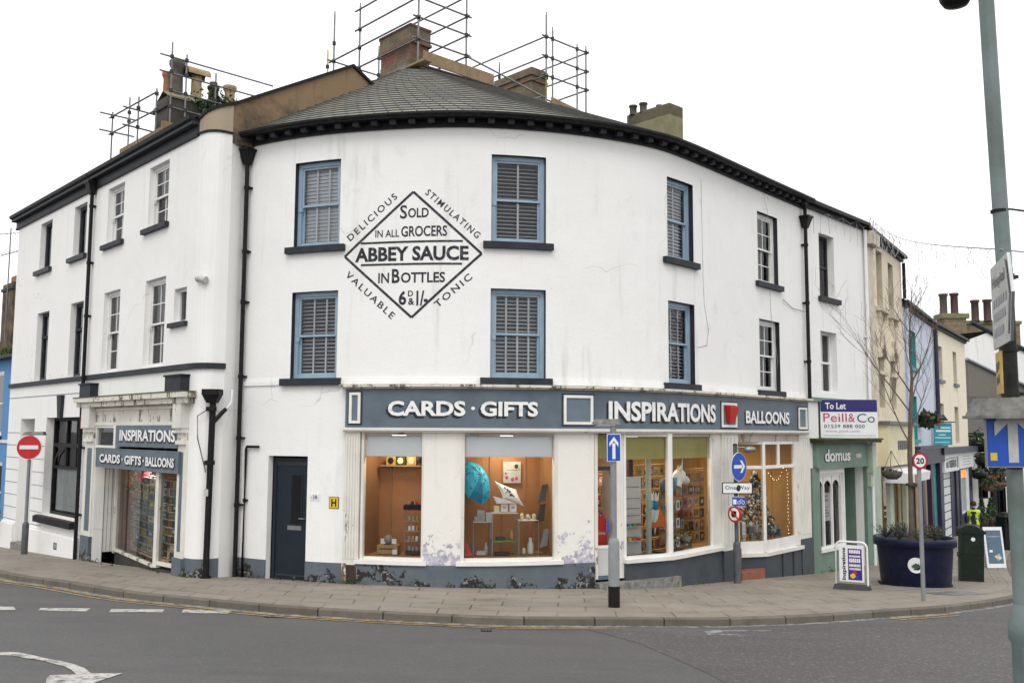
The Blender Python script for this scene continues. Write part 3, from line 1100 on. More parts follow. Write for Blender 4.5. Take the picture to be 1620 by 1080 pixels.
for x, y, r, h in ((3.95, 30.35, .12, .32), (4.25, 30.1, .12, .32), (4.75, 30.0, .09, .22)):
    mb2 = MB()
    mb2.lathe((x, y, 13.44), [(r * 1.15, 0), (r, .05), (r * .95, h - .06), (r * 1.2, h - .05), (r * 1.2, h), (r * .8, h)], 'grey_clay', 12)
    mb2.build('chimney_pot', ch)
# front door
mb = MB()
D = -.12
frame_bars(mb, MF, .98, 1.93, -.02, 2.5, D - .09, D + .0, .07, 'door_paint')
mb.fbox(MF, 1.05, 1.86, .05, 2.34, D - .07, D - .025, 'door_paint')
mb.fbox(MF, 1.05, 1.86, 2.34, 2.43, D - .08, D - .012, 'dark_grey_paint')
frame_bars(mb, MF, 1.43, 1.73, 1.13, 2.18, D - .03, D - .012, .03, 'door_paint')
mb.fbox(MF, 1.08, 1.83, .10, .13, D - .03, D - .018, 'dark_grey_paint')
dr = mb.build('door', B)
mb = MB()
mb.face([MF.p(1.46, 1.16, D - .02), MF.p(1.70, 1.16, D - .02), MF.p(1.70, 2.15, D - .02), MF.p(1.46, 2.15, D - .02)], 'dark_room')
mb.face([MF.p(1.46, 1.16, D - .014), MF.p(1.70, 1.16, D - .014), MF.p(1.70, 2.15, D - .014), MF.p(1.46, 2.15, D - .014)], 'glass')
mb.build('door_pane', dr)
mb = MB()
mb.fbox(MF, 1.38, 1.72, 1.03, 1.12, D - .025, D - .008, 'galvanised')
mb.fbox(MF, 1.42, 1.68, 1.05, 1.10, D - .008, D + .0, 'galvanised')
mb.build('letter_plate', dr)
mb = MB()
mb.tube([MF.p(1.82, 1.27, D - .02), MF.p(1.82, 1.27, D + .04), MF.p(1.69, 1.27, D + .045)], .011, 'galvanised', 6)
mb.build('door_handle', dr)
mb = MB()
mb.fbox(MF, .9, 1.95, -.12, .005, -.2, .06, 'moss')
mb.build('doorstep', B)
# painted plinth band
for a, b, z_, o0, o1 in ((-.12, .93, .41, -.01, .014), (1.93, 2.78, .44, -.01, .014), (3.05, 7.92, .45, -.25, .05)):
    mb = MB()
    mb.fbox(MF, a, b, -.6, z_, o0, o1, 'plinth_paint')
    mb.build('plinth', B)
# rainwater pipes
mb = MB()


def dpipe(fr, pts, r, mat='iron_black', o=.11, hopper=None, coll=()):
    m2 = MB()
    m2.tube([fr.p(s_, z_, o) for s_, z_ in pts], r, mat, 10)
    for z_ in coll:
        for (s0, z0), (s1, z1) in zip(pts[:-1], pts[1:]):
            if min(z0, z1) <= z_ <= max(z0, z1) and abs(z1 - z0) > .3:
                s_ = s0 + (s1 - s0) * (z_ - z0) / (z1 - z0)
                m2.tube([fr.p(s_, z_ - .04, o), fr.p(s_, z_ + .04, o)], r * 1.28, mat, 10)
                m2.fbox(fr, s_ - r * 1.7, s_ + r * 1.7, z_ - .02, z_ + .02, -.0, o, mat)
    if hopper:
        s_, z_ = hopper
        q = []
        for w, zz in ((.06, z_ - .34), (.15, z_ - .05), (.17, z_ - .05), (.17, z_)):
            q.append([fr.p(s_ - w, zz, max(0.005, o - w)), fr.p(s_ + w, zz, max(0.005, o - w)), fr.p(s_ + w, zz, o + w), fr.p(s_ - w, zz, o + w)])
        for a, b in zip(q[:-1], q[1:]):
            for i in range(4):
                m2.face([a[i], a[(i + 1) % 4], b[(i + 1) % 4], b[i]], mat)
        m2.face(q[-1], mat)
    return m2


dpipe(MF, [(.16, 9.3), (.16, 9.05), (.17, .02)], .046, hopper=(.16, 9.15), coll=(8.3, 6.9, 5.8, 4.2, 2.9, 1.5)).build('drainpipe', B)
dpipe(MF, [(.70, 2.72), (.36, 2.72), (.34, 2.66), (.33, -.02)], .028, o=.06, coll=(1.6,)).build('drainpipe', B)
dpipe(MF, [(16.86, 9.35), (16.86, 9.1), (16.88, 3.95)], .05, hopper=(16.86, 9.0), coll=(8.2, 6.6, 5.0)).build('drainpipe', B)
# small blemishes and the cable
m2 = MB()
for pts in ([(11.35, 8.9), (11.38, 6.7), (11.42, 6.0), (11.6, 5.4), (11.5, 5.05), (11.1, 4.98)], [(14.8, 8.85), (14.85, 6.2), (15.2, 4.9), (15.0, 4.2)]):
    m2.tube([MF.p(a, b, .006) for a, b in pts], .006, 'sign_dirty', 5)
    m2.build('cable', B)
    m2 = MB()
m2.tube([MF.p(15.5, 6.55, .05), MF.p(16.1, 6.38, .03), MF.p(16.8, 6.35, .06)], .008, 'black_paint', 5)
m2.build('cable', B)

# ---------------------------------------------------------------- painted advert on the render
ad = MB()
O = .004
T, RR_, BT, LL = (4.125, 7.91), (5.53, 6.63), (4.125, 5.335), (2.67, 6.62)


def stroke(mb, a, b, w, mat='sign_ink', o=O):
    a, b = Vector(a), Vector(b)
    d = (b - a).normalized()
    nn_ = Vector((-d.y, d.x)) * w / 2
    n_ = 10
    for i in range(n_):
        p, q = a.lerp(b, i / n_), a.lerp(b, (i + 1) / n_)
        mb.face([MF.p(*(p - nn_), o), MF.p(*(q - nn_), o), MF.p(*(q + nn_), o), MF.p(*(p + nn_), o)], mat)


for a, b in ((T, RR_), (RR_, BT), (BT, LL), (LL, T)):
    stroke(ad, a, b, .05)
stroke(ad, (3.02, 6.88), (5.15, 6.885), .04, o=O + .002)
stroke(ad, (3.03, 6.43), (5.14, 6.42), .04, o=O + .002)
for tx, s0, s1, z0, z1, bo in (('S', 3.85, 4.0, 7.36, 7.64, .016), ('OLD', 4.02, 4.45, 7.375, 7.575, .022), ('IN ALL', 3.33, 3.84, 6.99, 7.14, .014), ('GROCERS', 3.88, 4.83, 6.985, 7.205, .02), ('ABBEY SAUCE', 2.90, 5.27, 6.49, 6.79, .034), ('IN', 3.41, 3.64, 6.045, 6.255, .018), ('B', 3.70, 3.865, 6.04, 6.33, .022), ('OTTLES', 3.89, 4.80, 6.04, 6.255, .022), ('6', 3.85, 4.01, 5.59, 5.88, .03), ('D', 4.045, 4.15, 5.765, 5.88, .02), ('&', 4.05, 4.18, 5.59, 5.73, .022), ('1/-', 4.22, 4.45, 5.57, 5.88, .03)):
    ad.text(tx, rect(MF, s0, s1, z0, z1, O), 'sign_ink', bo)


def slant(a, b, h):
    a, b = Vector(a), Vector(b)
    d = (b - a)
    n_ = Vector((-d.y, d.x)).normalized() * h
    return lambda u, v: MF.p(*(a + d * u + n_ * v), O)


def spaced(t):
    return ' '.join(t)


for tx, a, b in (('DELICIOUS', (2.79, 6.93), (3.80, 7.80)), ('STIMULATING', (4.36, 7.86), (5.43, 6.93)), ('VALUABLE', (2.68, 6.22), (3.70, 5.30)), ('TONIC', (4.66, 5.52), (5.36, 6.13))):
    ad.text(tx, slant(a, b, .14), 'sign_ink', .013, 1.32)
ad.build('painted_advert', B)

# ---------------------------------------------------------------- shopfront fascia
mb = MB()
mb.fbox(MF, 2.80, 16.78, 3.13, 3.90, -.02, .10, 'slate_blue_paint')
fa = mb.build('fascia', B)
mb = MB()
mb.fbox(MF, 2.74, 16.84, 3.90, 3.935, -.02, .15, 'lintel_paint')
mb.fbox(MF, 2.70, 16.88, 3.935, 3.985, -.02, .21, 'very_worn_paint')
mb.build('fascia_cornice', fa)
mb = MB()
mb.fbox(MF, 2.76, 16.80, 3.04, 3.075, -.3, .11, 'worn_white_paint')
mb.fbox(MF, 2.74, 16.82, 3.075, 3.128, -.02, .16, 'worn_white_paint')
mb.build('fascia_moulding', fa)
for a, b, z0, z1 in ((2.89, 3.13, 3.21, 3.83), (7.20, 7.84, 3.21, 3.80), (11.95, 12.68, 3.19, 3.76), (16.12, 16.64, 3.17, 3.74)):
    mb = MB()
    frame_bars(mb, MF, a, b, z0, z1, .09, .135, .055, 'white_paint')
    frame_bars(mb, MF, a - .03, b + .03, z0 - .03, z1 + .03, .09, .112, .03, 'dark_grey_paint')
    mb.fbox(MF, a + .055, b - .055, z0 + .055, z1 - .055, .09, .104, 'slate_blue_light')
    mb.build('fascia_panel', fa)


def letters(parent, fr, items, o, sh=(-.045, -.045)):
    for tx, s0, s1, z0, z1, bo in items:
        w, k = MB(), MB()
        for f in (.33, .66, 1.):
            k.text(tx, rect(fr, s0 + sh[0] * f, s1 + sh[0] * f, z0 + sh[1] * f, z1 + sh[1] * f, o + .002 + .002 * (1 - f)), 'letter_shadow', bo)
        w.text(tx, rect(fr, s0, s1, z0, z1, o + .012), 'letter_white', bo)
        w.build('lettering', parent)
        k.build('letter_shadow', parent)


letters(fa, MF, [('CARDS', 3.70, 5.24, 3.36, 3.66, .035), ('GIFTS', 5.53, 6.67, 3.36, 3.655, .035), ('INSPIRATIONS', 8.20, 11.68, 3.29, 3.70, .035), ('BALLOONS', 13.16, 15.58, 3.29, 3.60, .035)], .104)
mb = MB()
dd = [MF.p(5.385 + .04 * math.cos(t), 3.515 + .035 * math.sin(t), .116) for t in [k * math.pi / 5 for k in range(10)]]
mb.face(dd, 'letter_white')
mb.build('dot', fa)
al = MB()
P = MF.p
q0 = [P(12.12, 3.36, .11), P(12.52, 3.36, .11), P(12.52, 3.66, .11), P(12.12, 3.66, .11)]
al.hexa([P(12.2, 3.30, .11), P(12.44, 3.30, .11), P(12.44, 3.30, .2), P(12.2, 3.30, .2), P(12.12, 3.66, .11), P(12.52, 3.66, .11), P(12.52, 3.66, .27), P(12.12, 3.66, .27)], 'alarm_red')
al.fbox(MF, 12.14, 12.50, 3.655, 3.685, .11, .26, 'alarm_red')
tag(al.build('alarm_box'), 'red burglar alarm box in a white framed panel of the shop fascia', 'alarm box')

# ---------------------------------------------------------------- shopfront pilasters
for a, b, z0, fl in ((2.78, 3.10, .42, 5), (12.08, 12.86, .36, 4), (16.30, 16.95, .30, 4)):
    mb = MB()
    mb.fbox(MF, a, b, z0, 3.04, -.35, .045, 'worn_white_paint')
    w = (b - a) / (fl * 2 + 1)
    for i in range(fl):
        mb.fbox(MF, a + w * (2 * i + 1), a + w * (2 * i + 2), z0 + .12, 2.95, .045, .062, 'worn_white_paint')
    p_ = mb.build('pilaster', B)
    mb = MB()
    if a < 3:
        mb.fbox(MF, a + .02, b - .06, -.6, z0, -.3, .03, 'dark_wood')
        mb.fbox(MF, a - .02, a + .08, -.6, z0 + .03, -.02, .06, 'very_worn_paint')
        mb.fbox(MF, b - .09, b - .02, -.6, z0 - .05, -.02, .05, 'dark_wood')
    else:
        mb.fbox(MF, a - .03, b + .03, -1.1, z0, -.35, .075, 'riser_paint')
    mb.build('pilaster_base', p_)
# ---- the two display windows
for a, b, oa, ob in ((3.12, 4.42, 3.17, 4.38), (5.16, 7.12, 5.23, 7.05)):
    mb = MB()
    D = -.1
    mb.fbox(MF, a, oa, .48, 3.04, D - .05, -.005, 'worn_white_paint')
    mb.fbox(MF, ob, b, .48, 3.04, D - .05, -.005, 'worn_white_paint')
    mb.fbox(MF, oa, ob, 2.98, 3.04, D - .05, -.015, 'lintel_paint')
    mb.fbox(MF, oa, ob, .52, .58, D - .05, D + .02, 'worn_white_paint')
    w = mb.build('shop_window', B)
    mb = MB()
    n = MF.cuts(oa, ob, .7)
    for p, q in zip(n[:-1], n[1:]):
        mb.face([MF.p(p, .58, D), MF.p(q, .58, D), MF.p(q, 2.98, D), MF.p(p, 2.98, D)], 'shop_glass')
    mb.build('pane', w)
    mb = MB()
    mb.fbox(MF, a - .08, b + .09, .452, .53, -.15, .10, 'white_paint')
    mb.build('sill', w)
    mb = MB()
    mb.fbox(MF, oa + .01, ob - .01, 2.57, 2.975, D - .045, D - .035, 'white_blind')
    mb.fbox(MF, oa + .01, ob - .01, 2.555, 2.575, D - .05, D - .03, 'white_paint')
    mb.build('blind', w)
    room(w, MF, oa - .03, ob + .03, .58, 3.02, D - .055, -1.0, ('brown_panel', 'brown_side', 'shelf_wood', 'brown_side'), 'display_bay')
    mb = MB()
    x = (oa + ob) / 2 if a < 4 else 0
    for x in ([3.42, 4.3] if a < 4 else [5.85, 6.15, 6.7]):
        mb.fbox(MF, x - .02, x + .02, .58, 3.0, -1.0, -.98, 'brown_side')
    mb.build('panel_batten', w)
# ---- shop door, bay window and the deep shop behind them
mb = MB()
D = -.75
sh = room(B, MF, 7.94, 12.87, .05, 3.02, -.02, -3.6, ('orange_wall', 'brown_side', 'shelf_wood', 'kraft'), 'shop_interior', sides=(1, 0))
mb = MB()
mb.fbox(MF, 8.40, 8.62, .1, 3.04, -.5, -.0, 'worn_white_paint')
mb.fbox(MF, 7.92, 8.02, .1, 3.04, -.3, -.03, 'worn_white_paint')
mb.fbox(MF, 8.02, 8.40, .1, .72, -.16, -.10, 'grey_panel')
mb.fbox(MF, 8.02, 8.40, .08, .16, -.18, -.08, 'slate_blue_paint')
mb.fbox(MF, 8.02, 8.40, .70, .76, -.16, -.09, 'white_paint')
mb.fbox(MF, 8.02, 8.40, 2.28, 2.36, -.17, -.09, 'dark_grey_paint')
d2 = mb.build('shop_door', B)
mb = MB()
mb.face([MF.p(8.02, .76, -.13), MF.p(8.40, .76, -.13), MF.p(8.40, 3.03, -.13), MF.p(8.02, 3.03, -.13)], 'shop_glass')
mb.build('door_pane', d2)
# the bay: a straight front and a splayed return
BY = Frame([(MF.p(8.62, 0, .02).x, MF.p(8.62, 0, .02).y), (MF.p(9.82, 0, .10).x, MF.p(9.82, 0, .10).y), (MF.p(12.08, 0, .0).x, MF.p(12.08, 0, .0).y)])
b1, b2 = BY.S[1], BY.S[2]
mb = MB()
mb.fbox(BY, b1 - .07, b1 + .07, .47, 3.04, -.09, .012, 'white_paint')
mb.fbox(BY, 0, .05, .47, 3.04, -.08, 0, 'white_paint')
mb.fbox(BY, b2 - .40, b2, .47, 3.04, -.08, .01, 'worn_white_paint')
mb.fbox(BY, b2 - .46, b2 - .40, .47, 3.04, -.07, -.01, 'white_paint')
mb.fbox(BY, .05, b1 - .07, 2.97, 3.04, -.07, -.01, 'worn_white_paint')
mb.fbox(BY, b1 + .07, b2 - .46, 2.97, 3.04, -.07, -.01, 'lintel_paint')
w = mb.build('bay_window', B)
mb = MB()
for a, b in ((.05, b1 - .07), (b1 + .07, b2 - .46)):
    mb.face([BY.p(a, .52, -.04), BY.p(b, .52, -.04), BY.p(b, 2.97, -.04), BY.p(a, 2.97, -.04)], 'shop_glass')
mb.build('pane', w)
mb = MB()
mb.fbox(BY, -.02, b2 - .02, .40, .475, -.1, .11, 'worn_white_paint')
mb.fbox(BY, -.02, b2 - .02, .475, .53, -.08, .03, 'white_paint')
mb.build('sill', w)
mb = MB()
mb.fbox(BY, 0.05, b1 - .07, 2.50, 2.965, -.12, -.105, 'yellow_blind')
mb.fbox(BY, b1 + .07, b2 - .46, 2.50, 2.965, -.12, -.105, 'yellow_blind')
mb.fbox(MF, 8.02, 8.40, 2.52, 3.02, -.22, -.2, 'yellow_blind')
mb.build('blind', w)
mb = MB()
mb.fbox(BY, -.0, b2, -1.0, .40, -.1, .03, 'riser_paint')
mb.fbox(BY, .04, b2, -1.0, -.1, .03, .045, 'riser_paint')
mb.build('stall_riser', w)
mb = MB()
mb.fbox(MF, 7.92, 10.0, -.5, .05, -.7, .22, 'concrete_grey')
mb.build('shop_step', B)
# ---- right hand bay with the tree
BZ = Frame([(MF.p(12.9, 0, -.72).x, MF.p(12.9, 0, -.72).y), (MF.p(14.22, 0, .05).x, MF.p(14.22, 0, .05).y), (MF.p(16.30, 0, .02).x, MF.p(16.30, 0, .02).y)])
c1, c2 = BZ.S[1], BZ.S[2]
mb = MB()
mb.fbox(MF, 12.86, 16.30, 2.84, 3.04, -.9, .0, 'lintel_paint')
mb.fbox(BZ, c1 - .05, c1 + .05, .16, 2.84, -.07, .01, 'white_paint')
mb.fbox(BZ, c2 - .32, c2, .16, 2.84, -.07, .015, 'worn_white_paint')
mb.fbox(BZ, 0, .05, .16, 2.84, -.06, 0, 'white_paint')
for a, b in ((.05, c1 - .05), (c1 + .05, c2 - .32)):
    mb.fbox(BZ, a, b, 2.18, 2.26, -.06, 0, 'white_paint')
    mb.fbox(BZ, a, b, 2.78, 2.84, -.06, -.005, 'white_paint')
    mb.fbox(BZ, a, b, .14, .42, -.07, 0, 'white_paint')
x = c1 + .05 + (c2 - .32 - c1) * .46
mb.fbox(BZ, x - .05, x + .05, 2.26, 2.78, -.06, -.002, 'white_paint')
w = mb.build('bay_window', B)
mb = MB()
for a, b, z0, z1 in ((.05, c1 - .05, .42, 2.18), (.05, c1 - .05, 2.26, 2.78), (c1 + .05, c2 - .32, .42, 2.18), (c1 + .05, x - .05, 2.26, 2.78), (x + .05, c2 - .32, 2.26, 2.78)):
    mb.face([BZ.p(a, z0, -.03), BZ.p(b, z0, -.03), BZ.p(b, z1, -.03), BZ.p(a, z1, -.03)], 'shop_glass')
mb.build('pane', w)
mb = MB()
mb.fbox(BZ, 0, c2, .06, .145, -.1, .10, 'worn_white_paint')
mb.build('sill', w)
mb = MB()
mb.fbox(BZ, 0, c2 - .02, -1.2, .06, -.1, .03, 'riser_paint')
for a in (c1 + .85, c1 + 1.5):
    mb.fbox(BZ, a, a + .05, -1.2, .02, .03, .05, 'dark_grey_paint')
mb.build('stall_riser', w)
room(B, MF, 12.87, 16.28, .1, 2.9, -.76, -3.6, ('orange_wall', 'orange_wall', 'shelf_wood', 'kraft'), 'shop_interior', sides=(0, 1))
mb = MB()
P = MF.p
for a, b, z0, z1 in ((12.88, 13.0, .1, 2.84), (16.26, 16.29, .1, 2.84)):
    mb.face([P(b, z0, -.76), P(b, z0, .0), P(b, z1, .0), P(b, z1, -.76)], 'orange_wall')
q0, q1 = BZ.p(.02, .12, -.06), BZ.p(c1, .12, -.06)
mb.face([P(12.9, .125, -.8), q1, BZ.p(c2 - .1, .125, -.06), P(16.28, .125, -.8)], 'shelf_wood')
mb.face([P(12.9, 2.9, -.8), P(12.9, 2.9, 0), P(16.28, 2.9, 0), P(16.28, 2.9, -.8)], 'white_blind')
mb.build('display_shelf', B)
mb = MB()
mb.fbox(MF, 12.9, 14.1, -.9, -.22, -.7, .08, 'tile_red')
mb.build('tiled_threshold', B)


def lamp(fr, s_, z_, o_, e, size=.25):
    ld = bpy.data.lights.new('ceiling_lamp', 'AREA')
    ld.energy = e
    ld.size = size
    ld.color = (1, .80, .55)
    lo = bpy.data.objects.new('ceiling_lamp_light', ld)
    lo.location = fr.p(s_, z_ - .06, o_)
    COL.objects.link(lo)
    m_ = MB()
    p_ = fr.p(s_, z_, o_)
    m_.box(p_.x - .13, p_.x + .13, p_.y - .13, p_.y + .13, p_.z - .04, p_.z, 'lamp_white')
    return m_


for s_, o_, e, n_ in ((3.75, -.5, 14, 'square ceiling lamp above the narrow left display window'), (6.15, -.5, 21, 'square ceiling lamp above the wide display window with the umbrella'), (8.6, -1.6, 46, 'square ceiling lamp inside the shop behind its door'), (10.6, -1.5, 60, 'square ceiling lamp inside the shop behind the bay window'), (14.6, -1.6, 44, 'square ceiling lamp above the snowy tree')):
    tag(lamp(MF, s_, 3.0 if s_ < 13 else 2.88, o_, e).build('ceiling_lamp'), n_, 'lamp', 'shop ceiling lamps')
# ---------------------------------------------------------------- left terrace: house with the second shop
CF = Frame([(-6.74, 19.9), (-6.52, 19.73), (-6.26, 19.71), (-6.03, 19.88)], smooth=True)
L2 = empty('terraced_house', (-8.8, 22.2, 0), 'white three storey terraced house with a small grey card shop and rounded end', 'house')
h2 = [(7.6, 8.7, 7.73, 9.19), (10.27, 11.4, 7.73, 9.19), (7.62, 8.72, 4.47, 6.5), (10.3, 11.46, 4.47, 6.5), (11.95, 12.59, 5.38, 6.13)]
mb = MB()
wl = 'white_render_left'
wall(mb, LF, 6.62, LF.S[-1], -.7, 9.37, h2 + [(7.55, 12.52, -.7, 3.56)], wl, wl, .24)
nC = CF.cuts(0, CF.S[-1], .1)
for a, b in zip(nC[:-1], nC[1:]):
    mb.face([CF.p(a, -.7), CF.p(b, -.7), CF.p(b, 9.39), CF.p(a, 9.39)], wl)
    za, zb = 9.72 + .33 * a / CF.S[-1], 9.72 + .33 * b / CF.S[-1]
    mb.face([CF.p(a, 9.43, .015), CF.p(b, 9.43, .015), CF.p(b, zb, .015), CF.p(a, za, .015)], 'tan_render')
c1_, r1 = CF.p(CF.S[-1], 0), Vector((-5.82, 20.42))
mb.face([(c1_.x, c1_.y, -.7), (r1.x, r1.y, -.7), (r1.x, r1.y, 9.4), (c1_.x, c1_.y, 9.4)], wl)
mb.build('wall', L2)
mb = MB()
for fr, a, b in ((LF, 6.66, LF.S[-1]), (CF, 0, CF.S[-1])):
    mb.fbox(fr, a, b, 4.335, 4.455, -.01, .06, 'sill_paint', .12)
mb.build('string_course', L2)
mb = MB()
mb.fbox(CF, 0, CF.S[-1], 9.385, 9.432, -.02, .03, 'black_paint', .1)
mb.build('lead_strip', L2)
for i, (a, b, c, d) in enumerate(h2):
    up = i < 2
    if i < 4:
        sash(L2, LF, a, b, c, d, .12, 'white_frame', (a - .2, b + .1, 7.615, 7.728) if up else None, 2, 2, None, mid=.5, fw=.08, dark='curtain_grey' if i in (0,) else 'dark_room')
    else:
        mb = MB()
        frame_bars(mb, LF, a, b, c, d, -.2, -.11, .06, 'white_frame')
        w = mb.build('window', L2)
        mb = MB()
        mb.face([LF.p(a, c, -.15), LF.p(b, c, -.15), LF.p(b, d, -.15), LF.p(a, d, -.15)], 'glass')
        mb.build('pane', w)
        room(w, LF, a + .01, b - .01, c + .01, d - .01, -.2, -.6, ('post_dark',) * 4)
        mb = MB()
        mb.fbox(LF, a - .14, b + .1, 5.28, 5.378, -.02, .09, 'sill_paint')
        mb.build('sill', w)
        mb = MB()
        q = LF.p(a + .32, 5.70, -.28)
        mb.ball(q, .12, 'black_cloth', 10, (1, 1, 1.5))
        mb.build('dark_vase', w)


def eaves(parent, fr, a, b):
    mb = MB()
    mb.fbox(fr, a, b, 9.36, 9.42, -.02, .05, 'black_paint')
    mb.fbox(fr, a, b, 9.42, 9.66, -.02, .03, 'dark_grey_paint')
    mb.fbox(fr, a, b, 9.60, 9.665, .03, .18, 'dark_grey_paint')
    mb.build('eaves_board', parent)
    mb = MB()
    pr_ = [(.03, 9.665), (.16, 9.665), (.24, 9.70), (.26, 9.78), (.24, 9.78), (.1, 9.72), (-.1, 9.76)]
    n = fr.cuts(a, b)
    for p, q in zip(n[:-1], n[1:]):
        for (o0, z0), (o1, z1) in zip(pr_[:-1], pr_[1:]):
            mb.face([fr.p(p, z0, o0), fr.p(q, z0, o0), fr.p(q, z1, o1), fr.p(p, z1, o1)], 'iron_black')
    mb.face([fr.p(a, z, o) for o, z in pr_], 'iron_black')
    mb.face([fr.p(b, z, o) for o, z in pr_], 'iron_black')
    mb.build('gutter', parent)
    mb = MB()
    for p, q in zip(n[:-1], n[1:]):
        mb.face([fr.p(p, 9.74, .12), fr.p(q, 9.74, .12), fr.p(q, 11.45, -3.0), fr.p(p, 11.45, -3.0)], 'dark_slate', [(p, 0), (q, 0), (q, 3.4), (p, 3.4)])
        mb.face([fr.p(p, 11.45, -3.0), fr.p(q, 11.45, -3.0), fr.p(q, 9.74, -6.0), fr.p(p, 9.74, -6.0)], 'dark_slate', [(p, 0), (q, 0), (q, 3.4), (p, 3.4)])
    return mb.build('roof', parent)


rf2 = eaves(L2, LF, 6.63, LF.S[-1] - .02)
G0 = Vector((-6.03, 19.88))
mb = MB()
gp = []
for t, zt in ((0., 10.05), (3.0, 11.72), (6.2, 9.9)):
    q = G0 + E2 * t
    gp.append((q, zt))
th = E1 * .34
for (q0, z0), (q1, z1) in zip(gp[:-1], gp[1:]):
    for off in (Vector((0, 0)), th):
        a, b = q0 + off, q1 + off
        mb.face([(a.x, a.y, 9.2), (b.x, b.y, 9.2), (b.x, b.y, z1), (a.x, a.y, z0)], 'brown_render')
mb.build('gable_wall', L2)
mb = MB()
cp = gp
nC = CF.cuts(0, CF.S[-1], .1)
for a, b in zip(nC[:-1], nC[1:]):
    za, zb = 9.72 + .33 * a / CF.S[-1], 9.72 + .33 * b / CF.S[-1]
    qq = [CF.p(a, za - .02, .05), CF.p(b, zb - .02, .05), CF.p(b, zb - .02, -.4), CF.p(a, za - .02, -.4)]
    mb.hexa(qq + [q_ + Vector((0, 0, .07)) for q_ in qq], 'iron_black')
for (q0, z0), (q1, z1) in zip(cp[:-1], cp[1:]):
    o_ = -E1 * .06
    w_ = E1 * .46
    a, b = q0 + o_, q1 + o_
    c, d = q1 + w_, q0 + w_
    mb.hexa([(a.x, a.y, z0 - .02), (b.x, b.y, z1 - .02), (c.x, c.y, z1 - .02), (d.x, d.y, z0 - .02), (a.x, a.y, z0 + .05), (b.x, b.y, z1 + .05), (c.x, c.y, z1 + .05), (d.x, d.y, z0 + .05)], 'iron_black')
mb.build('coping', L2)
# downpipe with iron hopper on the rounded corner, floodlight
px, py = -6.2, 19.62
mb = MB()
mb.tube([(px, py, -.1), (px + .03, py, 3.72)], .065, 'iron_black', 12)
for z in (.02, 2.35, 3.45):
    mb.tube([(px, py, z), (px, py, z + .09)], .11, 'iron_black', 12)
mb.hexa([(px - .08, py - .1, 3.62), (px + .11, py - .1, 3.62), (px + .11, py + .1, 3.62), (px - .08, py + .1, 3.62), (px - .15, py - .16, 3.78), (px + .19, py - .16, 3.78), (px + .19, py + .12, 3.78), (px - .15, py + .12, 3.78)], 'iron_black')
mb.box(px - .16, px + .20, py - .17, py + .12, 3.78, 3.9, 'iron_black')
mb.tube([(px + .03, py, 3.2), (px + .2, py + .08, 3.42), (px + .26, py + .14, 3.5)], .045, 'iron_black', 8)
mb.tube([(px + .26, py + .14, 3.48), (px + .36, py + .16, 3.62), (px + .35, py + .22, 3.9)], .03, 'sign_white', 8)
mb.tube([(px - .02, py - .09, 3.5), (px - .28, py + .0, 3.35), (px - .27, py + .02, 2.9), (px - .05, py - .06, 2.2)], .01, 'iron_black', 5)
mb.box(px - .06, px + .02, py - .1, py - .07, 1.72, 1.86, 'sign_dirty')
mb.build('drainpipe', L2)
mb = MB()
f0 = CF.p(.12, 6.2, .02)
mb.tube([f0, f0 + Vector((.07, -.1, .02))], .03, 'sign_dirty', 8)
mb.tube([f0 + Vector((.03, -.1, .04)), f0 + Vector((.26, -.2, -.02))], [.06, .075], 'sign_dirty', 12)
tag(mb.build('security_lamp'), 'small off white security lamp on the rounded house corner above the hopper pipe', 'lamp')
mb = MB()
mb.fbox(CF, 0, CF.S[-1], -.7, .44, -.02, .014, 'plinth_paint', .1)
mb.fbox(LF, 12.5, LF.S[-1], -.7, .44, -.02, .014, 'plinth_paint')
mb.build('plinth', L2)
# shopfront
mb = MB()
mb.fbox(LF, 6.62, 13.15, 3.62, 3.74, -.02, .22, 'very_worn_paint')
mb.fbox(LF, 6.58, 13.2, 3.74, 3.85, -.02, .30, 'very_worn_paint')
mb.fbox(LF, 6.58, 13.2, 3.85, 3.875, -.02, .31, 'moss')
c = mb.build('shop_cornice', L2)
for a, b in ((6.72, 7.5), (12.1, 12.9)):
    mb = MB()
    mb.fbox(LF, a, b, 3.878, 4.19, .0, .2, 'sill_paint')
    mb.fbox(LF, a - .03, b + .03, 4.19, 4.23, -.0, .23, 'black_paint')
    mb.build('lead_block', c)
mb = MB()
mb.fbox(LF, 7.5, 12.2, 3.17, 3.62, -.12, .03, 'very_worn_paint')
mb.fbox(LF, 7.5, 12.2, 3.165, 3.24, .03, .05, 'worn_white_paint')
mb.fbox(LF, 7.5, 12.2, 3.52, 3.58, .03, .06, 'worn_white_paint')
mb.build('frieze', L2)
for a, b in ((6.95, 7.52), (12.56, 12.96)):
    mb = MB()
    mb.fbox(LF, a, b, .42, 2.76, -.2, .05, 'worn_white_paint')
    mb.fbox(LF, a + .13, b - .12, .55, 2.6, .05, .056, 'slate_blue_paint')
    pp = mb.build('pilaster', L2)
    mb = MB()
    mb.fbox(LF, a - .02, b + .02, -.7, .42, -.25, .09, 'plinth_paint')
    mb.build('pilaster_base', pp)
    mb = MB()
    mb.fbox(LF, a, b, 2.76, 2.84, -.1, .12, 'worn_white_paint')
    mb.fbox(LF, a + .02, b - .02, 2.84, 3.0, -.1, .08, 'very_worn_paint')
    mb.fbox(LF, a + .02, b - .02, 3.0, 3.1, -.1, .14, 'worn_white_paint')
    mb.fbox(LF, a, b, 3.1, 3.62, -.1, .20, 'worn_white_paint')
    mb.build('corbel', pp)
mb = MB()
mb.fbox(LF, 9.0, 12.57, 2.67, 3.165, -.12, .06, 'slate_blue_paint')
i_ = mb.build('sign_board', L2)
letters(i_, LF, [('INSPIRATIONS', 9.28, 12.46, 2.80, 3.06, .035)], .066, (-.035, -.035))
mb = MB()
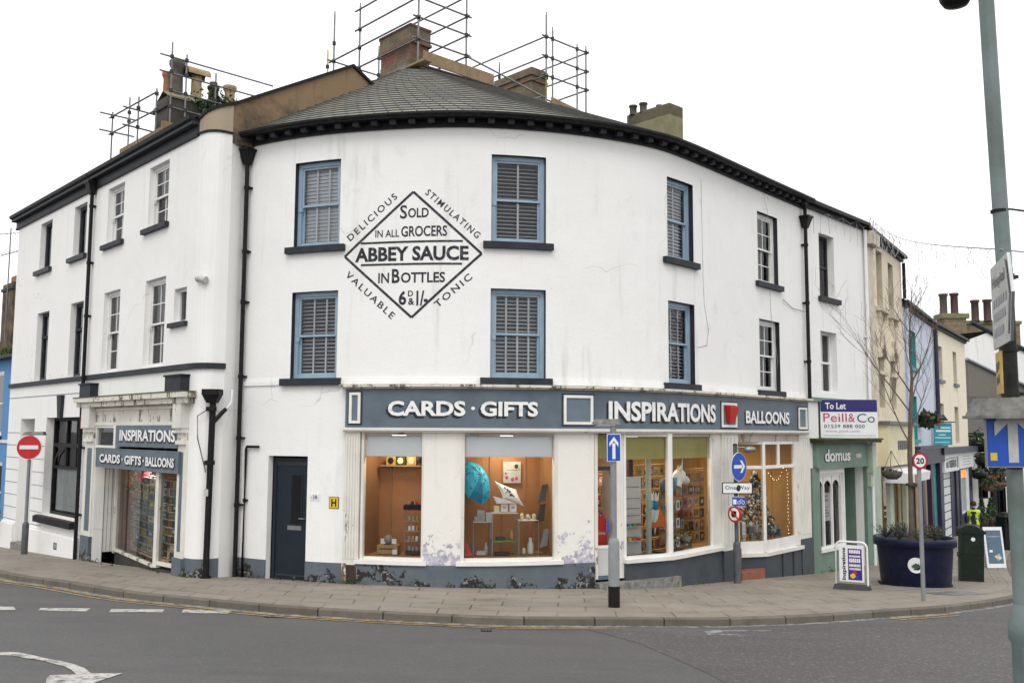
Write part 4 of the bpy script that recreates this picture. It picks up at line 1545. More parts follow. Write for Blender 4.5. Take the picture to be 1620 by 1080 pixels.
mb.fbox(LF, 7.85, 12.72, 2.15, 2.61, -.14, .10, 'slate_blue_paint')
frame_bars(mb, LF, 7.85, 12.72, 2.15, 2.61, .1, .108, .018, 'slate_blue_light')
i_ = mb.build('sign_board', L2)
letters(i_, LF, [('CARDS', 8.16, 9.50, 2.27, 2.475, .035), ('GIFTS', 9.78, 10.78, 2.265, 2.47, .035), ('BALLOONS', 11.03, 12.55, 2.26, 2.465, .035)], .112, (-.03, -.03))
mb = MB()
for x in (9.64, 10.9):
    mb.face([LF.p(x + .035 * math.cos(t), 2.375 + .028 * math.sin(t), .125) for t in [k * math.pi / 5 for k in range(10)]], 'letter_white')
mb.build('dot', i_)
mb = MB()
frame_bars(mb, LF, 7.55, 8.92, 2.62, 3.165, -.08, .03, .06, 'worn_white_paint')
mb.fbox(LF, 8.82, 8.94, 2.62, 3.165, -.08, .05, 'white_paint')
w = mb.build('fanlight', L2)
mb = MB()
mb.face([LF.p(7.6, 2.66, -.02), LF.p(8.84, 2.66, -.02), LF.p(8.84, 3.11, -.02), LF.p(7.6, 3.11, -.02)], 'shop_glass')
mb.build('pane', w)
room(w, LF, 7.56, 8.9, 2.64, 3.15, -.1, -.5, ('curtain_grey',) * 4)
VF = Frame([tuple(LF.p(7.62, 0, -.5).xy), tuple(LF.p(11.4, 0, -.03).xy), tuple(LF.p(12.52, 0, -.12).xy)])
v1, v2 = VF.S[1], VF.S[2]
mb = MB()
mb.fbox(VF, 0, .09, .0, 2.16, -.09, .03, 'worn_white_paint')
mb.fbox(VF, v1 - .09, v1 + .09, .08, 2.16, -.09, .03, 'worn_white_paint')
mb.fbox(VF, v2 - .04, v2, .12, 2.16, -.09, .02, 'worn_white_paint')
mb.fbox(VF, .09, v1 - .09, .06, .12, -.07, .03, 'very_worn_paint')
mb.fbox(VF, v1 + .09, v2 - .04, .14, .22, -.07, .02, 'worn_white_paint')
mb.fbox(VF, .0, v2, 2.13, 2.2, -.07, -.0, 'worn_white_paint')
w = mb.build('shop_window', L2)
mb = MB()
for a, b in ((.09, v1 - .09), (v1 + .09, v2 - .04)):
    mb.face([VF.p(a, .12, -.03), VF.p(b, .12, -.03), VF.p(b, 2.13, -.03), VF.p(a, 2.13, -.03)], 'shop_glass')
mb.build('pane', w)
mb = MB()
mb.fbox(VF, .02, v2, -.7, .06, -.4, -.03, 'dark_render')
mb.build('stall_riser', w)
mb = MB()
a, b, c, d = LF.p(7.53, -.0, .03), LF.p(7.50, 0, -.55), LF.p(7.45, 0, -.55), LF.p(7.47, 0, .03)
mb.hexa([(q.x, q.y, .02) for q in (a, b, c, d)] + [(q.x, q.y, 2.16) for q in (a, b, c, d)], 'white_paint')
for k in range(1, 6):
    q, r_ = a.lerp(b, k / 6 - .012), a.lerp(b, k / 6 + .012)
    e = (Vector((.006, .001, 0)))
    mb.face([(q.x + .004, q.y - .004, .05), (r_.x + .004, r_.y - .004, .05), (r_.x + .004, r_.y - .004, 2.12), (q.x + .004, q.y - .004, 2.12)], 'curtain_grey')
mb.build('boarded_return', L2)
room(L2, LF, 7.56, 12.50, .05, 2.2, -.62, -2.4, ('brown_side', 'brown_side', 'shelf_wood', 'curtain_grey'), 'shop_interior')
mb = MB()
mb.face([LF.p(7.56, .056, -.62), LF.p(12.45, .056, -.62), VF.p(v2, .056, -.05), VF.p(v1, .056, -.05), VF.p(0, .056, -.05)], 'shelf_wood')
mb.face([LF.p(7.56, 2.2, -.62), LF.p(12.45, 2.2, -.62), VF.p(v2, 2.2, -.01), VF.p(v1, 2.2, -.01), VF.p(0, 2.2, -.01)], 'curtain_grey')
mb.face([LF.p(12.45, .05, -.62), LF.p(12.45, .05, 0), LF.p(12.45, 2.2, 0), LF.p(12.45, 2.2, -.62)], 'brown_side')
mb.build('display_shelf', L2)
tag(lamp(LF, 9.6, 2.17, -.75, 46).build('ceiling_lamp'), 'square ceiling lamp in the left card shop above the card racks', 'lamp', 'shop ceiling lamps')
mb = MB()
mb.fbox(LF, 6.80, 7.02, 3.08, 3.42, .09, .16, 'alarm_red')
mb.fbox(LF, 7.02, 7.16, 3.08, 3.42, .09, .155, 'sign_white')
tag(mb.build('alarm_box'), 'red and white alarm box beside the drainpipe at the left shop cornice', 'alarm box')
dpipe(LF, [(6.66, 9.62), (6.66, -.3)], .048, coll=(8.9, 7.4, 6.0, 4.4, 2.6, .9), o=.1, hopper=(6.66, 9.55)).build('drainpipe', L2)
# ---------------------------------------------------------------- house at the left end
L1 = empty('terraced_house', (-13.2, 27.2, -.4), 'white three storey end house with grooved ground floor and dark framed windows', 'house')
h1 = [(2.05, 3.12, 7.74, 9.16), (5.04, 6.03, 7.74, 9.16), (2.16, 3.26, 4.47, 6.46), (5.1, 6.12, 4.47, 6.47)]
DR, WN = (1.07, 2.43, -.42, 3.37), (3.5, 6.22, .72, 3.39)
mb = MB()
wall(mb, LF, -.24, 6.62, -1.0, 9.37, h1 + [DR, WN], wl, wl, .42)
q0, q1 = LF.p(-.24, 0), LF.p(-.24, 0, -6)
mb.face([(q0.x, q0.y, -1), (q0.x, q0.y, 9.37), (q1.x, q1.y, 9.37), (q1.x, q1.y, -1)], wl)
q1b, q2, q3 = LF.p(-.24, 0, -3), LF.p(LF.S[-1], 0, -6), LF.p(LF.S[-1], 0)
mb.face([(q0.x, q0.y, 9.37), (q1b.x, q1b.y, 11.4), (q1.x, q1.y, 9.37)], wl)
mb.face([(q1.x, q1.y, -1), (q1.x, q1.y, 9.6), (q2.x, q2.y, 9.6), (q2.x, q2.y, -1)], wl)
mb.build('wall', L1)
eaves(L1, LF, -.45, 6.58)
mb = MB()
mb.fbox(LF, -.24, 6.60, 4.335, 4.455, -.01, .06, 'sill_paint')
mb.build('string_course', L1)
mb = MB()
mb.fbox(LF, -.24, 6.6, 4.01, 4.03, -.01, .012, 'curtain_grey')
for z in [.36 + .37 * k for k in range(8)]:
    for a, b in ((-.24, DR[0] - .02), (DR[1] + .02, WN[0] - .02), (WN[1] + .02, 6.56)):
        mb.fbox(LF, a, b, z, z + .022, -.01, .006, 'curtain_grey')
mb.build('groove', L1)
mb = MB()
for a, b in ((-.26, DR[0] - .03), (DR[1] + .03, 6.57)):
    mb.fbox(LF, a, b, -1, .24, -.02, .075, wl)
    mb.fbox(LF, a, b, .24, .30, -.02, .045, wl)
mb.build('plinth', L1)
mb = MB()
mb.hexa([LF.p(4.66, 3.36, .0), LF.p(4.90, 3.36, .0), LF.p(4.90, 3.36, .08), LF.p(4.66, 3.36, .08), LF.p(4.60, 3.99, 0), LF.p(4.96, 3.99, 0), LF.p(4.96, 3.99, .1), LF.p(4.60, 3.99, .1)], 'sill_paint')
mb.build('keystone', L1)
for i, (a, b, c, d) in enumerate(h1):
    mb = MB()
    D = -.15
    frame_bars(mb, LF, a, b, c, d, D - .08, D, .09, 'dark_grey_paint')
    if i > 1:
        mb.fbox(LF, a + .05, b - .05, c + (d - c) * .62, c + (d - c) * .62 + .08, D - .07, D + .02, 'black_paint')
    else:
        mb.fbox(LF, b - .42, b - .34, c + .09, d - .09, D - .07, D - .01, 'black_paint')
    w = mb.build('window', L1)
    mb = MB()
    mb.face([LF.p(a + .05, c + .05, D - .05), LF.p(b - .05, c + .05, D - .05), LF.p(b - .05, d - .05, D - .05), LF.p(a + .05, d - .05, D - .05)], 'glass')
    mb.build('pane', w)
    mb = MB()
    for k in range(8):
        x0 = a + .1 + k * .1
        mb.face([LF.p(x0, c, D - .11 + .03 * (k % 2)), LF.p(x0 + .1, c, D - .11 + .03 * ((k + 1) % 2)), LF.p(x0 + .1, d, D - .11 + .03 * ((k + 1) % 2)), LF.p(x0, d, D - .11 + .03 * (k % 2))], 'curtain_pale')
    mb.build('curtain', w)
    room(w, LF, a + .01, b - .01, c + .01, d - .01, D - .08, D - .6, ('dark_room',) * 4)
    if i < 2:
        mb = MB()
        mb.fbox(LF, a - .24, b + .14, 7.615, 7.738, -.02, .1, 'dark_grey_paint')
        mb.build('sill', w)
# ground floor window with arched head and half screen
a, b, c, d = WN
mb = MB()
D = -.22
frame_bars(mb, LF, a, b, c, d, D - .1, D + .01, .08, 'black_paint')
mb.fbox(LF, a + .1, b - .1, 2.58, 2.68, D - .08, D + .03, 'black_paint')
mb.fbox(LF, a + .1, b - .1, 1.98, 2.06, D - .07, D + .01, 'black_paint')
for x in (a + (b - a) * .40, a + (b - a) * .70):
    mb.fbox(LF, x - .03, x + .03, 1.98, d - .1, D - .07, D + .005, 'black_paint')
for k in range(8):
    t0, t1 = k * math.pi / 16, (k + 1) * math.pi / 16
    f = lambda t, r: LF.p(a + 1.1 - r * math.cos(t), 2.06 + .52 * r * math.sin(t) / 1.0, D + .008)
    mb.face([f(t0, .88), f(t1, .88), f(t1, 1.0), f(t0, 1.0)], 'black_paint')
w = mb.build('window', L1)
mb = MB()
mb.face([LF.p(a + .1, c + .1, D - .05), LF.p(b - .1, c + .1, D - .05), LF.p(b - .1, d - .1, D - .05), LF.p(a + .1, d - .1, D - .05)], 'glass')
mb.build('pane', w)
mb = MB()
n = 26
for k in range(n):
    z = c + .12 + k * (1.98 - c - .12) / n
    mb.face([LF.p(a + .1, z, D - .1), LF.p(b - .1, z, D - .1), LF.p(b - .1, z + .045, D - .12), LF.p(a + .1, z + .045, D - .12)], 'net_white')
mb.build('blind', w)
room(w, LF, a + .01, b - .01, c + .01, d - .01, D - .1, D - 1.0, ('dark_wood', 'curtain_grey', 'dark_wood', 'dark_wood'))
mb = MB()
mb.fbox(LF, 3.22, 6.3, .5, .66, -.3, .16, 'black_paint')
mb.fbox(LF, 3.24, 6.28, .66, .69, -.3, .12, 'dark_wood')
mb.build('sill', w)
mb = MB()
mb.fbox(LF, DR[0], DR[1], -.42, 2.85, -.55, -.45, 'white_paint')
mb.fbox(LF, DR[0], DR[1], 2.85, 2.95, -.55, -.40, 'white_paint')
dd_ = mb.build('door', L1)
mb = MB()
mb.face([LF.p(DR[0] + .1, 2.98, -.43), LF.p(DR[1] - .1, 2.98, -.43), LF.p(DR[1] - .1, 3.35, -.43), LF.p(DR[0] + .1, 3.35, -.43)], 'blind_grey')
mb.build('fanlight', dd_)
mb = MB()
mb.fbox(LF, DR[0] + .02, DR[1] - .02, -.9, -.25, -.5, .12, 'concrete_grey')
mb.build('doorstep', L1)
mb = MB()
frame_bars(mb, LF, 4.9, 5.15, -.12, .06, .07, .085, .03, 'galvanised')
for k in range(3):
    mb.fbox(LF, 4.93, 5.12, -.09 + k * .05, -.065 + k * .05, .07, .08, 'dark_grey_paint')
mb.build('air_vent', L1)
# shared rendered stack on the ridge between the two houses
SC = Vector((-10.22, 27.3))
ch = stack('chimney', L2, SC, .95, 2.9, 8.5, 12.95, 'dark_render', [(12.6, 12.72, .06, 'dark_render')])
mb = MB()
for k in range(8):
    u0, u1 = k / 8, (k + 1) / 8
    for j in range(4):
        pass
q0 = SC - E1 * .04
for k in range(10):
    a, b = q0 + E2 * (2.9 * k / 10), q0 + E2 * (2.9 * (k + 1) / 10)
    za = 12.95 + .42 * math.sin(math.pi * min(1, k / 10 + .12)) ** .6 - .3 * (k / 10)
    zb = 12.95 + .42 * math.sin(math.pi * min(1, (k + 1) / 10 + .12)) ** .6 - .3 * ((k + 1) / 10)
    c_, d_ = b + E1 * .98, a + E1 * .98
    ca, cb = (a + d_) / 2, (b + c_) / 2
    mb.face([(a.x, a.y, 12.9), (b.x, b.y, 12.9), (cb.x, cb.y, zb), (ca.x, ca.y, za)], 'moss_render')
    mb.face([(d_.x, d_.y, 12.9), (c_.x, c_.y, 12.9), (cb.x, cb.y, zb), (ca.x, ca.y, za)], 'moss_render')
mb.build('flaunching', ch)
POTS = [(.32, .75, .15, .95, 'terracotta', 0), (.42, .35, .19, 1.25, 'grey_clay', 1), (1.02, .3, .17, 1.05, 'buff_clay', 2), (1.62, .4, .16, .95, 'grey_clay', 3), (2.12, .3, .17, .95, 'buff_clay', 1)]
for u, v, r, h, m_, kd in POTS:
    q = SC + E2 * u + E1 * (v + .1)
    z0 = 13.08 - .05 * u
    h *= .92
    mb = MB()
    pr_ = [(r * 1.15, 0), (r * 1.15, .06), (r, .1), (r * .92, h * .72)]
    if kd in (0, 1):
        pr_ += [(r * 1.0, h * .80), (r * 1.25, h * .88), (r * 1.25, h), (r * .95, h), (r * .9, h - .1)]
    elif kd == 3:
        pr_ += [(r * 1.15, h * .74), (r * 1.2, h * .84), (r * .7, h * .88), (r * .75, h), (r * .5, h)]
    else:
        pr_ += [(r * .9, h * .9), (r * .8, h * .9)]
    mb.lathe((q.x, q.y, z0), pr_, m_, 14)
    if kd == 2:      # half round hood laid across the top
        n_ = 8
        ax = Vector((E2.x, E2.y, 0)) * .36
        sd_ = Vector((E1.x, E1.y, 0))
        c0 = Vector((q.x, q.y, z0 + h * .88))
        ar = [c0 + sd_ * (.24 * math.cos(math.pi * k / n_)) + Vector((0, 0, .26 * math.sin(math.pi * k / n_))) for k in range(n_ + 1)]
        for a, b in zip(ar[:-1], ar[1:]):
            mb.face([a - ax, b - ax, b + ax, a + ax], m_)
            mb.face([(a - c0) * .85 + c0 - ax, (b - c0) * .85 + c0 - ax, (b - c0) * .85 + c0 + ax, (a - c0) * .85 + c0 + ax], 'grey_clay')
    mb.build('chimney_pot', ch)
rn = random.Random(3)
mb = MB()
for i in range(900):
    u = rn.gauss(1.55, .42)
    q = SC + E2 * u - E1 * (.12 + abs(rn.gauss(0, .14)))
    z = 12.98 + rn.gauss(0, .2) - .25 * abs(u - 1.5)
    mb.leaf((q.x + rn.gauss(0, .05), q.y, z), rn.uniform(.04, .09), rn.choice(['leaf_dark', 'leaf_green', 'leaf_dark']), rn)
for i in range(6):
    q = SC + E2 * (1.1 + .18 * i)
    mb.tube([(q.x, q.y, 12.85), (q.x - .1, q.y - .12, 13.05)], .012, 'bark', 5)
tag(mb.build('chimney_shrub'), 'dark green shrub growing out of the rendered chimney between its pots', 'plant')
# ---------------------------------------------------------------- blue house at the picture's left edge
q0, q1 = LF.p(-11, 0, -.35), LF.p(-.26, 0, -.35)
UF = Frame([tuple(q0.xy), tuple(q1.xy)])
ue = UF.S[-1]
U = empty('blue_house', (-18.5, 33, -.6), 'bright blue rendered two storey house with slate roof', 'house')
mb = MB()
uh = [(ue - 4.0, ue - 2.1, 2.85, 5.0), (ue - 3.6, ue - 1.75, .0, 2.0)]
wall(mb, UF, 0, ue, -1.3, 5.45, uh, 'blue_render', 'white_paint', .15)
mb.build('wall', U)
mb = MB()
mb.fbox(UF, 0, ue, 2.62, 2.72, -.01, .04, 'worn_white_paint')
mb.build('string_course', U)
for a, b, c, d in uh:
    sash(U, UF, a, b, c, d, .06, 'white_frame', (a - .1, b + .1, c - .14, c - .002), 2, 1)
mb = MB()
for k in range(11):
    p_, q_ = ue * k / 11, ue * (k + 1) / 11
    mb.face([UF.p(p_, 5.4, .22), UF.p(q_, 5.4, .22), UF.p(q_, 7.2, -2.9), UF.p(p_, 7.2, -2.9)], 'dark_slate', [(p_, 0), (q_, 0), (q_, 3.7), (p_, 3.7)])
mb.fbox(UF, 0, ue, 5.36, 5.46, .12, .27, 'iron_black')
rfu = mb.build('roof', U)
rn = random.Random(5)
mb = MB()
for i in range(420):
    s_ = ue - .2 - abs(rn.gauss(0, .9))
    mb.leaf(UF.p(s_, 5.5 + abs(rn.gauss(0, .09)), rn.uniform(-.1, .3)), rn.uniform(.03, .08), rn.choice(['moss', 'leaf_green', 'moss']), rn)
tag(mb.build('gutter_moss'), 'clump of green moss and weeds in the blue house gutter', 'plants')['kind'] = 'stuff'
q = LF.p(-3.75, 0, -.85).xy
chu = stack('chimney', U, q, 1.3, .9, 5.8, 8.2, 'brown_render', [(7.95, 8.05, .05, 'dark_render'), (8.2, 8.5, -.2, 'terracotta')])
mb = MB()
q = LF.p(-3.9, 0, -.7)
mb.tube([(q.x, q.y, 6.2), (q.x, q.y, 10.1)], .022, 'scaffold_steel', 6)
for z, l_, t in ((9.9, .6, .3), (9.2, .45, -.4)):
    d_ = Vector((math.cos(t), math.sin(t), .12))
    n_ = Vector((-d_.y, d_.x, 0))
    c_ = Vector((q.x, q.y, z))
    mb.tube([c_ - d_ * l_, c_ + d_ * l_], .014, 'scaffold_steel', 5)
    for k in range(6):
        m0 = c_ + d_ * l_ * (k / 2.5 - 1)
        mb.tube([m0 - n_ * .22, m0 + n_ * .22], .009, 'scaffold_steel', 5)
tag(mb.build('television_aerial'), 'thin grey television aerial mast beside the blue house chimney', 'aerial')

# ---------------------------------------------------------------- scaffolds round the stacks


def scaffold(label, pieces, loc):
    root = empty('scaffold', loc, label, 'scaffold', 'tube scaffolds round the chimneys')
    for kind, pts, m_ in pieces:
        mb = MB()
        if kind == 'board':
            (a, b, w, h) = pts
            a, b = Vector(a), Vector(b)
            d_ = (b - a).normalized()
            n_ = Vector((-d_.y, d_.x, 0)).normalized() * w
            q = [a, b, b + n_, a + n_]
            mb.hexa([tuple(p) for p in q] + [(p.x, p.y, p.z + h) for p in q], m_)
        else:
            a, b = Vector(pts[0]), Vector(pts[1])
            mb.tube([a, b], .027, m_, 8)
            d_ = (b - a)
            if kind == 'standard':
                for t in pts[2]:
                    c_ = Vector((a.x, a.y, t))
                    mb.box(c_.x - .045, c_.x + .045, c_.y - .045, c_.y + .045, t - .05, t + .05, 'rubber')
                mb.box(a.x - .02, a.x + .02, a.y - .02, a.y + .02, b.z, b.z + .1, m_)
        mb.build(kind, root)
    return root


def pt(c, u, v, z):
    q = Vector(c) + E1 * u + E2 * v
    return (q.x, q.y, z)


C0 = (-2.50, 24.0)
zz = [13.29, 13.88, 14.42]
st_ = 'scaffold_steel'
pc = []
for u, v, z0, z1, m_ in ((0, 0, 12.5, 15.2, st_), (0, 1.65, 12.5, 15.2, st_), (2.75, 0, 11.9, 15.1, st_), (4.1, 0, 12.0, 15.3, st_), (4.6, .1, 12.0, 14.3, 'yellow_paint'), (4.1, 1.6, 12.2, 14.7, st_), (2.4, 1.65, 12.2, 14.4, st_)):
    pc.append(('standard', (pt(C0, u, v, z0), pt(C0, u, v, z1), [z for z in zz if z < z1]), m_))
for z in zz + [15.0]:
    pc.append(('ledger', (pt(C0, -.12, -.03, z), pt(C0, 4.3 if z < 14 else 2.95, -.03, z)), st_))
    pc.append(('ledger', (pt(C0, .03, -.15, z + .03), pt(C0, .03, 1.85, z + .03)), st_))
    pc.append(('ledger', (pt(C0, -.1, 1.68, z), pt(C0, 4.2, 1.68, z)), st_))
pc.append(('ledger', (pt(C0, 4.13, -.2, zz[1]), pt(C0, 4.13, 1.8, zz[1])), st_))
pc.append(('ledger', (pt(C0, 4.13, -.2, zz[0]), pt(C0, 4.13, 1.8, zz[0])), st_))
pc.append(('board', (pt(C0, -.2, .05, 12.62), pt(C0, -.2, 2.5, 12.62), .05, .32), 'scaffold_board'))
pc.append(('board', (pt(C0, .75, -.35, 12.42), pt(C0, -.75, -.35, 12.42), .25, .06), 'scaffold_board'))
pc.append(('board', (pt(C0, 2.3, -.3, 12.35), pt(C0, 3.6, -.3, 12.35), .04, .28), 'scaffold_board'))
pc.append(('base_plate', (pt(C0, 0, 0, 12.36), pt(C0, 0, 0, 12.5)), 'tile_red'))
scaffold('tall grey tube scaffold round the brick chimney above the sauce advert', pc, (-2.5, 24, 12.3))
C1 = (.98, 27.4)
zr = [13.63, 14.22, 14.83]
pc = []
for u, v, z0, z1, m_ in ((0, 0, 12.6, 15.5, st_), (-.02, .25, 12.8, 15.1, st_), (0, 1.35, 12.2, 14.9, st_), (0, 1.75, 12.2, 14.95, st_), (2.2, .1, 12.6, 14.6, st_)):
    pc.append(('standard', (pt(C1, u, v, z0), pt(C1, u, v, z1), [z for z in zr if z < z1]), m_))
for z in zr:
    pc.append(('ledger', (pt(C1, -.1, -.03, z), pt(C1, 3.4, -.03, z)), st_))
    pc.append(('ledger', (pt(C1, .03, -.15, z + .03), pt(C1, .03, 1.9, z + .03)), st_))
    pc.append(('ledger', (pt(C1, -.1, 1.78, z), pt(C1, 2.6, 1.78, z)), st_))
pc.append(('ledger', (pt(C0, .0, 1.65, 13.29), pt(C1, 0, -.1, 12.95)), 'galvanised'))
pc.append(('ledger', (pt(C1, .02, 0, 13.0), pt(C1, 1.9, 0, 13.25)), 'galvanised'))
pc.append(('ledger', (pt(C1, .0, 0, 12.9), pt(C1, -.2, 3.0, 12.6)), 'galvanised'))
pc.append(('board', (pt(C1, -.15, .1, 12.75), pt(C1, -.15, 1.6, 12.6), .05, .22), 'scaffold_board'))
pc.append(('standard', (pt(C1, 0, 0, 13.0), pt(C1, 0, 0, 13.55), []), 'yellow_paint'))
scaffold('grey tube scaffold round the low brick stack at the right of the roof', pc, (.98, 27.4, 12.5))
C2 = (-10.38, 26.8)
pc = []
zl = [11.9, 12.46, 12.95, 13.52, 13.97]
for u, v, z0, z1, zj in ((0, 0, 11.1, 12.85, [12.3, 12.8]), (-.15, .35, 11.5, 14.3, zl[1:]), (-.15, .8, 11.4, 14.05, zl[1:]), (-.1, 1.75, 11.4, 13.75, [12.5, 13.0, 13.5]), (-.1, 3.6, 11.4, 13.6, [12.9, 13.3]), (-.1, 3.95, 11.4, 13.6, [12.9]), (1.6, .1, 10.9, 13.05, [12.2, 12.8]), (1.65, .7, 11.2, 12.9, [12.2]), (3.45, 0, 10.6, 13.0, [12.4, 12.95]), (3.4, .5, 11.0, 13.6, [12.9, 13.2])):
    pc.append(('standard', (pt(C2, u, v, z0), pt(C2, u, v, z1), zj), st_))
for z, v0, v1 in ((13.97, -.0, 3.65), (13.48, 0, 3.65), (12.95, .3, 2.9), (12.46, .3, 1.7)):
    pc.append(('ledger', (pt(C2, -.13, v0, z), pt(C2, -.13, v1, z - .04)), st_))
for z in (12.82, 12.28):
    pc.append(('ledger', (pt(C2, -.05, -.04, z), pt(C2, 3.6, -.04, z + .12)), st_))
for z in (13.0, 12.45):
    pc.append(('ledger', (pt(C2, 3.43, -.4, z), pt(C2, 3.43, .7, z)), st_))
    pc.append(('ledger', (pt(C2, 1.63, -.35, z - .25), pt(C2, 1.63, 1.0, z - .3)), st_))
pc.append(('board', (pt(C2, 3.7, .35, 11.68), pt(C2, .1, .35, 11.66), .06, .34), 'scaffold_board'))
pc.append(('board', (pt(C2, -.2, .1, 11.62), pt(C2, -.2, 1.3, 11.62), .05, .36), 'scaffold_board'))
pc.append(('ledger', (pt(C2, 3.6, .05, 11.15), pt(C2, -.1, .05, 11.25)), 'galvanised'))
pc.append(('ledger', (pt(C2, 2.2, -.2, 11.2), pt(C2, 2.2, .9, 11.2)), st_))
scaffold('grey tube scaffold with boards round the rendered stack with five pots', pc, (-10.4, 26.8, 11))
# ---------------------------------------------------------------- terrace down the street
RF = Frame([(8.05, 25.85), (10.84, 28.9), (14.1, 34), (18.3, 41), (23.3, 48.6)])


def plain_window(parent, fr, a, b, c, d, D, fmat, cols=1, mid=True, sill=None, smat='sill_paint', fw=.07):
    mb = MB()
    frame_bars(mb, fr, a, b, c, d, -D - .07, -D, fw, fmat)
    if mid:
        mb.fbox(fr, a + fw, b - fw, (c + d) / 2 - .03, (c + d) / 2 + .03, -D - .06, -D + .015, fmat)
    for k in range(1, cols):
        x = a + (b - a) * k / cols
        mb.fbox(fr, x - .02, x + .02, c + fw, d - fw, -D - .055, -D - .01, fmat)
    w = mb.build('window', parent)
    mb = MB()
    mb.face([fr.p(a + .02, c + .02, -D - .04), fr.p(b - .02, c + .02, -D - .04), fr.p(b - .02, d - .02, -D - .04), fr.p(a + .02, d - .02, -D - .04)], 'glass')
    mb.build('pane', w)
    room(w, fr, a + .01, b - .01, c + .01, d - .01, -D - .07, -D - .6, ('curtain_grey', 'dark_room', 'dark_room', 'dark_room'))
    if sill:
        mb = MB()
        mb.fbox(fr, sill[0], sill[1], c - .14, c - .003, -.02, .1, smat)
        mb.build('sill', w)
    return w


def shell(parent, fr, a, b, zt, holes, wmat, rmat, depth=.25, back=6., gutter='iron_black', roof='dark_slate', rise=1.7):
    mb = MB()
    wall(mb, fr, a, b, -2.6, zt, holes, wmat, rmat, depth)
    P = fr.p
    A0, A1, B0, B1 = P(a, 0), P(a, 0, -back), P(b, 0), P(b, 0, -back)
    for u, v in ((A0, A1), (A1, B1), (B1, B0)):
        mb.face([(u.x, u.y, -2.6), (v.x, v.y, -2.6), (v.x, v.y, zt), (u.x, u.y, zt)], wmat)
    for s_ in (a, b):
        u, m_, v = P(s_, zt), P(s_, zt + rise, -back / 2), P(s_, zt, -back)
        mb.face([u, m_, v], wmat)
    mb.build('wall', parent)
    mb = MB()
    L = math.hypot(back / 2, rise)
    mb.face([P(a - .05, zt + .12, .2), P(b + .05, zt + .12, .2), P(b + .05, zt + rise + .1, -back / 2), P(a - .05, zt + rise + .1, -back / 2)], roof, [(0, 0), (b - a, 0), (b - a, L), (0, L)])
    mb.face([P(a - .05, zt + rise + .1, -back / 2), P(b + .05, zt + rise + .1, -back / 2), P(b + .05, zt + .1, -back - .2), P(a - .05, zt + .1, -back - .2)], roof, [(0, 0), (b - a, 0), (b - a, L), (0, L)])
    r_ = mb.build('roof', parent)
    mb = MB()
    mb.fbox(fr, a - .02, b + .02, zt - .06, zt + .06, -.01, .1, 'black_paint')
    mb.fbox(fr, a - .06, b + .06, zt + .05, zt + .15, .1, .24, gutter)
    mb.build('gutter', parent)
    return r_


# ---- white house with the green shop
h = empty('terraced_house', (9.5, 27.4, -.8), 'white terraced house with a sage green ground floor shop beside the corner building', 'house')
hs_ = [(.97, 1.97, 6.92, 8.75), (.93, 2.0, 4.2, 5.94), (.54, 2.22, -.12, 1.95), (2.28, 3.62, -1.2, 2.08)]
shell(h, RF, .03, 4.13, 9.38, hs_, 'white_render', 'white_render', .25)
plain_window(h, RF, .97, 1.97, 6.92, 8.75, .2, 'dark_grey_paint', 2, True, (.85, 2.2))
plain_window(h, RF, .93, 2.0, 4.2, 5.94, .2, 'white_frame', 2, True)
mb = MB()
mb.fbox(RF, .03, 4.1, 3.93, 4.05, -.01, .08, 'domus_green')
mb.fbox(RF, .1, 4.1, 2.80, 2.88, -.01, .4, 'dark_wood')
mb.fbox(RF, .08, 4.12, 2.88, 2.93, -.01, .45, 'moss')
mb.build('shop_canopy', h)
mb = MB()
mb.fbox(RF, .25, 3.66, 2.12, 2.80, -.01, .12, 'domus_green')
mb.fbox(RF, .25, 3.66, 2.10, 2.15, -.01, .16, 'domus_green')
f_ = mb.build('fascia', h)
letters(f_, RF, [('domus', .72, 2.42, 2.28, 2.62, .03)], .124, (-.03, -.02))
mb = MB()
mb.fbox(RF, 2.86, 3.22, 2.36, 2.48, .12, .126, 'sign_dirty')
mb.build('number', f_)
mb = MB()
mb.fbox(RF, .06, .52, -1.4, 2.12, -.01, .06, 'domus_green')
mb.fbox(RF, .52, 2.28, -1.4, -.14, -.1, .05, 'domus_green')
mb.fbox(RF, 3.62, 4.0, -1.5, 2.12, -.01, .1, 'domus_green')
mb.fbox(RF, 3.68, 3.95, 1.9, 2.78, .1, .28, 'pale_green')
mb.fbox(RF, 3.7, 3.9, 1.5, 1.9, .1, .2, 'pale_green')
mb.fbox(RF, .56, 1.9, -1.4, -.95, .05, .056, 'moss')
mb.build('shop_pilaster', h)
mb = MB()
frame_bars(mb, RF, .54, 2.22, -.12, 1.95, -.2, -.06, .07, 'white_paint')
mb.fbox(RF, .5, 2.26, -.17, -.10, -.1, .1, 'white_paint')
for x in (1.07, 1.62):
    mb.fbox(RF, x - .03, x + .03, -.05, 1.6, -.17, -.08, 'white_paint')
for a, b in ((.60, 1.06), (1.08, 1.61), (1.63, 2.16)):      # scalloped heads
    n_ = 8
    for k in range(n_):
        t0, t1 = math.pi * k / n_, math.pi * (k + 1) / n_
        c_, r_ = (a + b) / 2, (b - a) / 2
        mb.face([RF.p(c_ - r_ * math.cos(t0), 1.42 + .33 * math.sin(t0), -.10), RF.p(c_ - r_ * math.cos(t1), 1.42 + .33 * math.sin(t1), -.10), RF.p(c_ - r_ * math.cos(t1), 1.9, -.10), RF.p(c_ - r_ * math.cos(t0), 1.9, -.10)], 'white_paint')
w = mb.build('shop_window', h)
mb = MB()
mb.face([RF.p(.6, -.06, -.14), RF.p(2.16, -.06, -.14), RF.p(2.16, 1.9, -.14), RF.p(.6, 1.9, -.14)], 'glass')
mb.build('pane', w)
